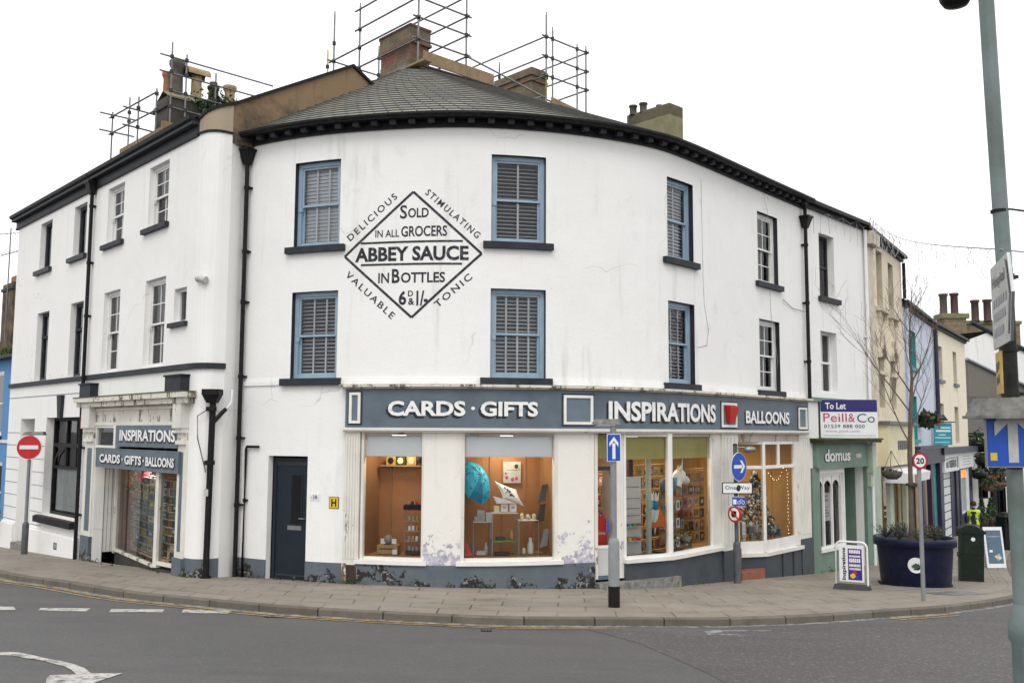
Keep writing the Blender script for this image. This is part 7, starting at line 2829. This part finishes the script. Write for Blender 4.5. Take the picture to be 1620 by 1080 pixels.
e1_, e2_ = Vector((.22, .03, -.085)), Vector((-.085, .05, .17))
N_ = 8
ez = e1_.cross(e2_).normalized()
pts_ = [[None] * (N_ + 1) for _ in range(N_ + 1)]
for i in range(N_ + 1):
    for j in range(N_ + 1):
        a_, b_ = i / N_ * 2 - 1, j / N_ * 2 - 1
        pin = 1 - .12 * (1 - abs(a_) ** 2) * abs(b_) ** 3
        pn2 = 1 - .12 * (1 - abs(b_) ** 2) * abs(a_) ** 3
        pts_[i][j] = (cc + e1_ * a_ * pn2 + e2_ * b_ * pin, .1 * (1 - a_ ** 2) ** .6 * (1 - b_ ** 2) ** .6)
for sg in (-1, 1):
    for i in range(N_):
        for j in range(N_):
            q = [pts_[i][j], pts_[i + 1][j], pts_[i + 1][j + 1], pts_[i][j + 1]]
            mb.face([p_ + ez * (h_ * sg) for p_, h_ in q], 'sign_white', smooth=True)
mb.build('pad', t)
mb = MB()
for k in range(14):
    p_ = cc + e1_ * rn.uniform(-.7, .1) + e2_ * rn.uniform(-.5, .3)
    sgn = 1 if ez.y < 0 else -1
    p_ = p_ + ez * sgn * .105
    mb.leaf(p_, .045, 'iron_black', rn)
mb.build('sprig', t)
mb = MB()
mb.hexa([P(5.93, 1.62, -.5), P(6.35, 1.62, -.5), P(6.35, 1.62, -.4), P(5.93, 1.62, -.4), P(5.85, 1.76, -.5), P(6.12, 1.70, -.5), P(6.12, 1.70, -.4), P(5.85, 1.76, -.4)], 'sign_white')
tag(mb.build('folded_cloth'), 'white folded cloth with grey print left of the sprig cushion', 'cloth')
for k, (a, b, h_) in enumerate([(5.42, 5.82, 1.25), (5.83, 6.38, 1.42), (6.40, 6.82, 1.27)]):
    t = empty('glass_plinth', P((a + b) / 2, .6, -.55), ['clear glass display plinth at the left of the wide window', 'tallest clear glass plinth in the middle of the wide window', 'clear glass display plinth at the right of the wide window'][k], 'plinth', 'glass plinths')
    mb = MB()
    for s_ in (a, b):
        for o_ in (-.7, -.35):
            mb.tube([P(s_, .58, o_), P(s_, h_, o_)], .007, 'wire_grey', 4)
    mb.build('edge', t)
    mb = MB()
    mb.fbox(MF, a, b, h_, h_ + .012, -.7, -.35, 'net_white')
    if k == 1:
        mb.fbox(MF, a, b, .86, .89, -.7, -.35, 'glass_green')
    mb.build('shelf', t)
cs = [(5.50, 1.27, .17, .22, 'curtain_grey', 'grey gift box on the left glass plinth', 'gift_box'), (5.69, 1.27, .14, .16, 'blind_grey', 'small grey gift box at the right of the left glass plinth', 'gift_box'), (5.44, 1.27, .10, .09, 'cream_paint', 'cream ornament on the left corner of the left glass plinth', 'ornament'), (5.87, 1.44, .11, .12, 'cream_paint', 'cream box left of the two white cards', 'gift_box'), (6.03, 1.45, .15, .15, 'sign_white', 'left white square card on the middle plinth', 'price_card'), (6.22, 1.45, .15, .15, 'sign_white', 'right white square card on the middle plinth', 'price_card'), (6.45, 1.29, .09, .12, 'cream_paint', 'cream mug on the right glass plinth', 'mug'), (6.58, 1.29, .1, .1, 'card_print_i', 'patterned tin on the right glass plinth', 'tin'), (6.72, 1.29, .09, .11, 'cream_paint', 'cream candle at the right end of the right glass plinth', 'candle'), (6.22, .895, .09, .2, 'kraft', 'amber bottle on the green glass shelf', 'bottle'), (5.92, .895, .2, .06, 'leaf_heather', 'low grey dish on the green glass shelf', 'dish'), (5.66, .6, .09, .24, 'curtain_grey', 'grey bottle inside the left glass plinth', 'bottle'), (5.38, .6, .08, .3, 'post_grey', 'tall grey vase at the foot of the left plinth', 'vase'), (6.62, .6, .13, .32, 'net_white', 'pale figurine inside the right glass plinth', 'figurine'), (6.50, .6, .08, .12, 'cream_paint', 'little cream pot inside the right glass plinth', 'pot'), (5.50, .6, .2, .08, 'sign_dirty', 'stack of pale napkins low in the wide window', 'napkins'), (5.9, .6, .3, .06, 'dark_wood', 'dark tray low in the middle of the wide window', 'tray')]
for s_, z_, w_, h_, m_, lb, nm in cs:
    mb = MB()
    if nm in ('bottle', 'vase', 'mug', 'candle', 'figurine', 'pot', 'ornament', 'tin'):
        r_ = w_ / 2
        mb.lathe(P(s_ + r_, z_, -.5), [(r_ * .9, 0), (r_, h_ * .15), (r_ * .95, h_ * .6), (r_ * (.45 if nm in ('bottle', 'figurine', 'vase') else .9), h_ * .8), (r_ * (.5 if nm != 'figurine' else .6), h_)], m_, 12)
    else:
        mb.fbox(MF, s_, s_ + w_, z_, z_ + h_, -.5 - (.1 if nm == 'gift_box' else 0), -.40 if nm != 'price_card' else -.488, m_)
        if nm == 'price_card':
            mb.fbox(MF, s_ + .04, s_ + w_ - .04, z_ + .06, z_ + h_ - .05, -.488, -.485, 'blind_grey')
    tag(mb.build(nm), lb, nm.replace('_', ' '))
mb = MB()
mb.hexa([P(5.26, .6, -.3), P(5.42, .6, -.3), P(5.42, .6, -.2), P(5.26, .6, -.2), P(5.25, .86, -.3), P(5.29, .86, -.3), P(5.29, .86, -.25), P(5.25, .86, -.25)], 'sign_red')
tag(mb.build('folded_flag'), 'red folded cloth in the bottom left corner of the wide window', 'cloth')
t = empty('wall_rack', P(6.95, 1.2, -.3), 'tilted grey card rack at the right side of the wide window', 'rack')
for k, (z_, s_) in enumerate(((1.62, 6.84), (1.22, 6.80), (.72, 6.88))):
    mb = MB()
    mb.hexa([P(s_, z_, -.5), P(s_ + .15, z_ + .04, -.5), P(s_ + .17, z_ + .04, -.45), P(s_, z_, -.45), P(s_ + .1, z_ + .36, -.5), P(s_ + .22, z_ + .38, -.5), P(s_ + .22, z_ + .38, -.45), P(s_ + .1, z_ + .36, -.45)], ['post_dark', 'leaf_heather', 'curtain_grey'][k])
    mb.build('panel', t)


def cards(fr, s0, s1, z0, z1, nc, nr, o, label, group, w=.8, h=.75, tilt=.0, mats=CARDS, kind='greeting_card'):
    for r in range(nr):
        for c in range(nc):
            a = s0 + (s1 - s0) * (c + (1 - w) / 2) / nc
            b = a + (s1 - s0) * w / nc
            z_ = z0 + (z1 - z0) * r / nr + rn.uniform(-.01, .01)
            e = z_ + (z1 - z0) / nr * h
            mb = MB()
            oo = o + rn.uniform(-.01, .01)
            m_ = rn.choice(mats)
            q = [fr.p(a, z_, oo), fr.p(b, z_, oo), fr.p(b, e, oo - tilt), fr.p(a, e, oo - tilt)]
            k_ = [fr.p(a, z_, oo - .006), fr.p(b, z_, oo - .006), fr.p(b, e, oo - tilt - .006), fr.p(a, e, oo - tilt - .006)]
            mb.hexa([k_[0], k_[1], q[1], q[0], k_[3], k_[2], q[2], q[3]], m_)
            i0, i1 = a + (b - a) * .2, b - (b - a) * .25
            mb.face([fr.p(i0, z_ + (e - z_) * .3, oo + .003 - tilt * .3), fr.p(i1, z_ + (e - z_) * .3, oo + .003 - tilt * .3), fr.p(i1, z_ + (e - z_) * .75, oo + .003 - tilt * .75), fr.p(i0, z_ + (e - z_) * .75, oo + .003 - tilt * .75)], rn.choice(mats))
            tag(mb.build(kind), label, 'card' if 'card' in kind else 'goods', group)


def rack(fr, s0, s1, z0, z1, nr, o, label, mat='wire_grey'):
    t_ = empty('card_rack', fr.p((s0 + s1) / 2, z0, o), label, 'rack')
    mb = MB()
    for s_ in (s0, (s0 + s1) / 2, s1):
        mb.tube([fr.p(s_, z0, o), fr.p(s_, z1, o)], .012, mat, 5)
    mb.build('upright', t_)
    mb = MB()
    for r in range(nr + 1):
        z_ = z0 + (z1 - z0) * r / nr
        mb.fbox(fr, s0, s1, z_ - .015, z_, o, o + .07, mat)
        mb.tube([fr.p(s0, z_ + .05, o + .07), fr.p(s1, z_ + .05, o + .07)], .005, mat, 4)
    mb.build('tier', t_)
    return t_


WARM = ['card_print_a', 'card_print_c', 'card_print_f', 'card_print_i', 'card_print_g', 'card_print_l', 'card_print_e', 'card_print_a']
# behind the shop door and in the bay
rack(MF, 7.7, 8.75, .2, 2.0, 7, -.85, 'wooden card rack seen through the shop door', 'shelf_wood')
cards(MF, 7.7, 8.75, .22, 2.0, 6, 7, -.8, 'greeting card on the wooden rack behind the shop door', 'cards behind the shop door', mats=WARM)
for k, a in enumerate((8.02, 8.2)):
    bx('gift_basket', MF, a, a + .16, 1.98, 2.2, -.75, -.6, 'kraft', ['left wrapped gift basket above the card rack behind the door', 'right wrapped gift basket above the card rack behind the door'][k], 'basket')
mb = MB()
mb.tube([P(8.0, .9, -.6), P(8.22, 1.95, -.62)], .02, 'shelf_wood', 5)
tag(mb.build('wooden_pole'), 'slanted wooden pole leaning behind the shop door', 'pole')
t = empty('red_post_box', P(8.18, .7, -.35), 'bright red rounded Christmas post box stand inside the shop door', 'display box')
mb = MB()
pr_ = [(-.17, .62), (.17, .62), (.17, 1.25), (.12, 1.33), (-.12, 1.33), (-.17, 1.25)]
F_ = [P(8.2 + a, z_, -.28) for a, z_ in pr_]
B_ = [P(8.2 + a, z_, -.5) for a, z_ in pr_]
mb.face(F_, 'red_card')
for k in range(6):
    mb.face([F_[k], B_[k], B_[(k + 1) % 6], F_[(k + 1) % 6]], 'red_card')
mb.build('body', t)
mb = MB()
mb.text('Christmas', rect(MF, 8.06, 8.34, .96, 1.03, -.275), 'sign_white', .01)
mb.build('lettering', t)
t = empty('slatted_display', BY.p(.42, .5, -.35), 'white slatted display panel with two bright ledges in the bay window', 'display')
mb = MB()
mb.fbox(BY, .10, .72, .5, 2.12, -.42, -.38, 'grey_panel')
for z_ in (.85, 1.1, 1.3, 1.45, 1.66, 1.9):
    mb.fbox(BY, .16, .68, z_, z_ + .02, -.38, -.374, 'post_grey')
mb.build('panel', t)
mb = MB()
for z_ in (.78, 1.08):
    mb.fbox(BY, .14, .66, z_, z_ + .02, -.38, -.27, 'blind_grey')
mb.build('ledge', t)
for k, (a, z_, m_) in enumerate([(.16, 1.1, 'purple_print'), (.3, 1.1, 'teal_paint'), (.44, 1.1, 'glass_green'), (.56, 1.1, 'pink_ink'), (.16, .8, 'hydrant_yellow'), (.3, .8, 'yellow_paint'), (.42, .8, 'orange_cloth'), (.53, .8, 'sign_red')]):
    bx('toy', BY, a, a + .1, z_, z_ + .05, -.36, -.28, m_, ['purple', 'turquoise', 'green', 'pink', 'amber', 'yellow', 'orange', 'red'][k] + ' toy on a ledge of the slatted display', 'toy')
mb = MB()
mb.tube([BY.p(.86, .1, -.3), BY.p(.86, 2.6, -.3)], .062, 'pale_green', 14)
tag(mb.build('iron_column'), 'pale green iron column standing inside the bay window', 'column')
rack(MF, 9.0, 12.0, .2, 2.1, 7, -2.2, 'long shelf unit across the back of the lit shop', 'shelf_wood')
cards(MF, 9.0, 12.0, .22, 2.1, 14, 7, -2.1, 'small boxed goods on the long shelves deep in the shop', 'goods on the long shelves', mats=WARM + CARDS, kind='boxed_goods')
bx('dark_shelf', MF, 9.45, 9.6, 1.9, 2.5, -.9, -.8, 'dark_wood', 'dark narrow box hanging behind the iron column', 'box')
# stepped kraft shelves with photo frames
t = empty('stepped_shelf', BY.p(2.1, .5, -.4), 'stepped kraft display shelves of photo frames in the bay window', 'shelf')
for z_, a, b, o_ in ((.55, 1.70, 2.52, -.34), (.95, 1.64, 2.46, -.42), (1.32, 1.60, 2.40, -.5), (1.68, 1.58, 2.3, -.58)):
    mb = MB()
    mb.fbox(BY, a, b, z_ - .34, z_, o_ - .12, o_ - .1, 'kraft')
    mb.fbox(BY, a, b, z_ - .03, z_, o_ - .1, o_ + .02, 'shelf_wood')
    mb.build('step', t)
cols_ = ['top row', 'middle row', 'bottom row']
for r, (z_, o_, s0_) in enumerate(((1.34, -.46, 1.66), (.97, -.38, 1.70), (.57, -.30, 1.74))):
    for k in range(4):
        a = s0_ + k * .19
        mb = MB()
        w2, h2_ = .14, .17 + .04 * ((k + r) % 2)
        m1 = 'sign_white' if (k + r) % 2 else 'post_grey'
        mb.fbox(BY, a, a + w2, z_, z_ + h2_, o_, o_ + .012, m1)
        mb.fbox(BY, a + .035, a + w2 - .035, z_ + .035, z_ + h2_ - .035, o_ + .012, o_ + .015, 'post_dark')
        tag(mb.build('photo_frame'), '%s photo frame, %s from the left in the %s of the stepped shelves' % ('white' if (k + r) % 2 else 'grey', ['first', 'second', 'third', 'fourth'][k], cols_[r]), 'frame', 'photo frames')
t = empty('unicorn_head', BY.p(2.2, 2.0, -.35), 'white plush unicorn head mounted high in the bay window', 'ornament')
mb = MB()
cc = BY.p(2.22, 2.08, -.36)
dx = (BY.p(2.5, 0, -.36) - BY.p(2.2, 0, -.36)).normalized()
mb.ball(cc, .16, 'sign_white', 12, (1, 1, 1.1))
mb.tube([cc, cc + dx * .16 + Vector((0, 0, -.05)), cc + dx * .32 + Vector((0, -.02, -.11))], [.14, .115, .085], 'sign_white', 12)
mb.tube([cc + dx * -.1 + Vector((0, 0, .02)), cc + dx * -.2 + Vector((0, .02, -.2))], [.13, .15], 'sign_white', 12)
mb.build('head', t)
mb = MB()
nf = BY.nrm(2.2)
nf = Vector((nf.x, nf.y, 0))
mb.ball(cc + dx * .07 + nf * .14 + Vector((0, 0, .04)), .025, 'iron_black', 8)
mb.ball(cc + dx * .33 + nf * .07 + Vector((0, 0, -.08)), .012, 'post_dark', 6)
mb.tube([cc + dx * .27 + nf * .08 + Vector((0, 0, -.17)), cc + dx * .36 + nf * .06 + Vector((0, 0, -.15))], .01, 'iron_black', 5)
mb.build('eye_and_mouth', t)
mb = MB()
for s_ in (-.04, .06):
    mb.tube([cc + dx * s_ + Vector((0, 0, .13)), cc + dx * (s_ - .02) + Vector((0, 0, .26))], [.04, .006], 'sign_white', 8)
mb.build('ear', t)
mb = MB()
mb.tube([cc + dx * .1 + Vector((0, 0, .13)), cc + dx * .16 + Vector((0, 0, .4))], [.03, .004], 'net_white', 8)
mb.build('horn', t)
mb = MB()
cb = BY.p(1.72, 1.9, -.35)
mb.lathe((cb.x, cb.y, cb.z - .18), [(.05, .0), (.17, .03), (.19, .2), (.15, .32), (.05, .36)], 'bluegrey_cloth', 16)
mb.tube([cb + dx * .1 + Vector((0, 0, -.12)), cb + dx * .12 + Vector((0, 0, .18))], [.12, .14], 'ltblue_cloth', 12)
tag(mb.build('drum_bag'), 'blue and grey fabric drum bag hanging below the unicorn head', 'bag')
mb = MB()
ot = BY.p(1.42, 1.5, -.5)
mb.lathe((ot.x, ot.y, ot.z - .45), [(.26, 0), (.2, .15), (.1, .38), (.02, .5)], 'orange_cloth', 8)
tag(mb.build('orange_hood'), 'orange pointed cloth hood hanging behind the bay mullion', 'hood')
for k, (s_, z_, m_) in enumerate(((.98, 1.52, 'ltblue_cloth'), (1.12, 1.5, 'brolly_blue'))):
    mb = MB()
    q = BY.p(s_, z_, -.42)
    mb.ball(q, .085, m_, 10, (1, 1, 1.5))
    for j in range(5):
        mb.tube([q + Vector((.05 * math.cos(j * 1.25), .05 * math.sin(j * 1.25), .1)), q + Vector((.09 * math.cos(j * 1.25), .09 * math.sin(j * 1.25), .28))], [.03, .003], 'sign_white', 5)
    mb.tube([q + Vector((0, 0, -.1)), q + Vector((0, 0, -.62))], [.1, .004], 'sign_white', 8)
    tag(mb.build('bird_windmill'), ['paler blue feathered windmill hanging in the bay window', 'deeper blue feathered windmill hanging nearest the bay mullion'][k], 'windmill')
for k, (s_, m_) in enumerate(((1.62, 'leaf_heather'), (2.2, 'leaf_green'))):
    bush('wire_planter', ['wire basket of dried grasses at the foot of the bay shelves', 'pot of cream and green sprigs right of the bay shelves'][k], tuple(BY.p(s_, .78, -.2)), .16, 130, .035, [m_, 'cream_paint', 'leaf_green'], 60 + k, 'plant', None, (1, .8, 1.4), (.12, .14, 'wire_grey'))
# the snowy tree in the right hand bay
tc = BZ.p(c1 + .75, .42, -.62)
t = empty('christmas_tree', tc, 'snow dusted artificial tree with warm lights in the right bay window', 'tree')
mb = MB()
mb.tube([tc, tc + Vector((0, 0, 1.6))], [.03, .008], 'bark', 6)
mb.build('trunk', t)
mb = MB()
for i in range(900):
    z_ = rn.random() ** 1.3
    a_ = rn.uniform(0, 6.283)
    r_ = .55 * (1 - z_) ** .85 * rn.random() ** .4 + .02
    p_ = tc + Vector((math.cos(a_) * r_, math.sin(a_) * r_, .15 + z_ * 1.5 - .12 * r_))
    mb.leaf(p_, rn.uniform(.04, .085), rn.choice(['fir_green', 'fir_green', 'snow', 'leaf_dark', 'snow']), rn)
mb.build('crown', t)
mb = MB()
for i in range(26):
    z_ = i / 26
    a_ = i * 1.3
    r_ = .55 * (1 - z_) + .02
    mb.ball(tc + Vector((math.cos(a_) * r_, math.sin(a_) * r_, .15 + z_ * 1.45)), .007, 'fairy_bulb', 4)
mb.build('light_bulbs', t)
mb = MB()
mb.ball(tc + Vector((0, -.03, 1.62)), .06, 'sign_white', 8)
mb.build('top_ornament', t)
t = empty('fairy_light_string', BZ.p(c2 - .5, 2.0, -.12), 'string of warm fairy lights hanging down the right bay window', 'string lights')
mb, m3 = MB(), MB()
pl = [BZ.p(c1 + .5 + .9 * k / 8, 2.06 - .12 * math.sin(math.pi * k / 8) * 2 + .1 * k / 8, -.12) for k in range(9)] + [BZ.p(c2 - .48 + .02 * math.sin(k), 2.1 - k * .09, -.12) for k in range(19)]
mb.tube(pl, .003, 'black_cloth', 4)
mb.build('wire', t)
for p_ in pl:
    m3.ball(p_ + Vector((rn.gauss(0, .01), 0, 0)), .009, 'fairy_bulb', 4)
m3.build('bulb', t)
dn = {'card_print_g': 'rust', 'card_print_h': 'blue grey', 'card_print_i': 'cream', 'card_print_l': 'pink', 'card_print_f': 'ochre', 'card_print_d': 'grey green', 'card_print_a': 'stone'}
for k in range(22):
    s_ = .25 + k * .125
    m_ = rn.choice(list(dn))
    h_ = rn.uniform(.08, .2)
    a = s_ if s_ < c1 else s_ + .04
    mb = MB()
    if a < c2 - .45:
        mb.fbox(BZ, a, a + .1, .42, .42 + h_, -.3 - .1 * (k % 2), -.2 - .1 * (k % 2), m_)
        tag(mb.build('gift_box'), 'small %s gift box along the foot of the right bay display' % dn[m_], 'gift box', 'gift boxes in the right bay')
for k, (s_, z_, w_, m_) in enumerate([(.35, .78, .5, 'dark_wood'), (.3, 1.05, .55, 'grey_panel'), (.45, .95, .25, 'leaf_heather')]):
    bx('display_table', BZ, s_, s_ + w_, z_ - .3, z_, -.7, -.45, m_, ['dark display table left of the snowy tree', 'grey display tier behind the dark table in the right bay', 'grey green hamper between the tables in the right bay'][k], ['table', 'display', 'hamper'][k])
bush('dried_wreath', 'grey berry wreath on the display table in the right bay', tuple(BZ.p(.72, .95, -.5)), .22, 200, .04, ['leaf_heather', 'card_print_g', 'snow', 'leaf_dark'], 66, 'wreath')
bx('wall_picture', MF, 13.45, 13.85, 1.75, 2.05, -1.6, -1.57, 'kraft', 'kraft coloured picture bag hanging on the orange wall of the right bay', 'bag')
bx('shop_counter', MF, 13.2, 14.2, .1, 1.15, -2.4, -2.0, 'shelf_wood', 'wooden counter behind the right bay display', 'counter')
# left card shop
COOL = ['card_print_b', 'card_print_d', 'card_print_e', 'card_print_k', 'card_print_j', 'card_print_a', 'card_print_h', 'card_print_i', 'card_print_d']
rack(VF, .12, .95, .18, 1.78, 9, -.42, 'white spinner card rack at the left of the left shop window')
cards(VF, .12, .95, .2, 1.78, 3, 9, -.36, 'greeting card on the left spinner rack of the left shop', 'cards on the left spinner', mats=['card_print_b', 'card_print_d', 'card_print_a', 'card_print_i', 'card_print_d'], h=.6)
rack(VF, 1.0, 2.7, .15, 1.98, 11, -.36, 'grey wall rack of cards right of the spinner in the left shop')
cards(VF, 1.0, 2.7, .17, 1.98, 8, 11, -.30, 'greeting card on the grey rack beside the spinner in the left shop', 'cards on the grey rack', mats=COOL, h=.85)
rack(VF, v1 - .5, v2 - .35, .25, 1.95, 10, -.25, 'wire card rack behind the narrow right pane of the left shop')
cards(VF, v1 - .5, v2 - .35, .27, 1.95, 6, 10, -.2, 'greeting card on the wire rack behind the narrow pane of the left shop', 'cards on the wire rack', mats=COOL + ['card_print_f'], h=.9)
t = empty('flower_wreath', VF.p(1.2, 1.8, -.25), 'yellow and orange flower wreath hanging over the left spinner rack', 'wreath')
mb = MB()
for i in range(160):
    a_ = rn.uniform(0, 6.283)
    mb.leaf(VF.p(.75 + .42 * math.cos(a_) + rn.gauss(0, .05), 1.76 + .17 * math.sin(a_) + rn.gauss(0, .04), -.25 + rn.gauss(0, .03)), .06, rn.choice(['hydrant_yellow', 'orange_cloth', 'yellow_paint', 'sign_red', 'leaf_green', 'cream_paint']), rn)
mb.build('flowers', t)
bush('pink_decoration', 'bright pink paper decoration hanging above the grey card rack', tuple(VF.p(1.9, 1.95, -.18)), .13, 90, .07, ['pink_ink', 'card_print_l', 'sign_red'], 70, 'decoration')
mb = MB()
mb.tube([VF.p(3.95, .22, -.3), VF.p(4.4, .3, -.3), VF.p(4.8, .24, -.3)], .07, 'dark_wood', 8)
tag(mb.build('wicker_roll'), 'dark wicker roll lying below the wire card rack', 'basket')

# denser stock deep in the bay
rack(BY, 1.30, 2.75, .45, 2.35, 7, -.95, 'kraft card shelves standing behind the unicorn head', 'kraft')
cards(BY, 1.30, 2.75, .47, 2.35, 6, 7, -.90, 'card on the kraft shelves behind the unicorn head', 'cards behind the unicorn', mats=WARM + ['card_print_b', 'card_print_e'])
rack(MF, 12.3, 14.2, .3, 2.1, 6, -1.7, 'shelf unit between the bay window and the snowy tree', 'shelf_wood')
cards(MF, 12.3, 14.2, .32, 2.1, 7, 6, -1.62, 'goods on the shelf unit between the bay and the snowy tree', 'goods between bay and tree', mats=WARM + CARDS, kind='boxed_goods')
rack(BY, .55, 1.25, .3, 2.2, 6, -1.3, 'narrow dark card stand behind the green iron column', 'dark_wood')
cards(BY, .55, 1.25, .32, 2.2, 4, 6, -1.25, 'card on the narrow dark stand behind the green column', 'cards on the dark stand', mats=CARDS)
for k in range(6):
    mb = MB()
    q = BZ.p(.3 + .16 * k, .62 + .22 * (k % 3), -.32 - .08 * (k % 2))
    mb.ball(q, .075, ['snow', 'post_dark', 'galvanised', 'card_print_g', 'snow', 'galvanised'][k], 10)
    tag(mb.build('bauble'), ['white bauble nearest the post in the right bay', 'dark bauble in the right bay beside the white one', 'silver bauble in the middle of the right bay group', 'rust bauble in the right bay group', 'white bauble nearer the snowy tree', 'silver bauble right beside the snowy tree'][k], 'bauble', 'baubles in the right bay')
for k, (s_, z_, w_, h_, m_, lb) in enumerate([(.22, .44, .3, .34, 'curtain_grey', 'grey lantern box low at the left of the right bay'), (.62, .44, .28, .26, 'dark_wood', 'dark hamper low in the middle of the right bay'), (c1 + .2, .44, .26, .3, 'post_grey', 'grey parcel right of the bay mullion by the tree'), (c1 + 1.25, .44, .3, .24, 'teal_paint', 'turquoise parcel at the right of the snowy tree'), (.95, .44, .26, .42, 'snow', 'white snowy house ornament left of the tree')]):
    mb = MB()
    mb.fbox(BZ, s_, s_ + w_, z_, z_ + h_, -.55, -.38, m_)
    mb.fbox(BZ, s_ + w_ * .42, s_ + w_ * .58, z_, z_ + h_ + .004, -.555, -.376, 'net_white' if k != 4 else 'post_dark')
    tag(mb.build('parcel'), lb, 'parcel')
# weeds and moss where wall meets pavement
rn = random.Random(44)
mb = MB()
for fr, a, b, nn2, oo in ((MF, .2, 2.9, 60, .03), (MF, 2.7, 3.3, 60, .08), (MF, 3.3, 7.9, 70, .08), (LF, 7.6, 12.6, 60, .1), (CF, 0, .8, 40, .05), (BY, 0, 3, 40, .1), (RF, .3, 2.2, 60, .1)):
    cl = [rn.uniform(a, b) for _ in range(7)]
    for i in range(nn2):
        s_ = rn.choice(cl) + rn.gauss(0, .06)
        p_ = fr.p(s_, 0, oo + abs(rn.gauss(0, .03)))
        mb.leaf((p_.x, p_.y, g(p_.x, p_.y) + abs(rn.gauss(0, .045))), rn.uniform(.015, .04), rn.choice(['leaf_green', 'moss', 'leaf_dark']), rn)
o = mb.build('weeds')
o['kind'] = 'stuff'
tag(o, 'small green weeds and moss along the foot of the white walls', 'weeds')
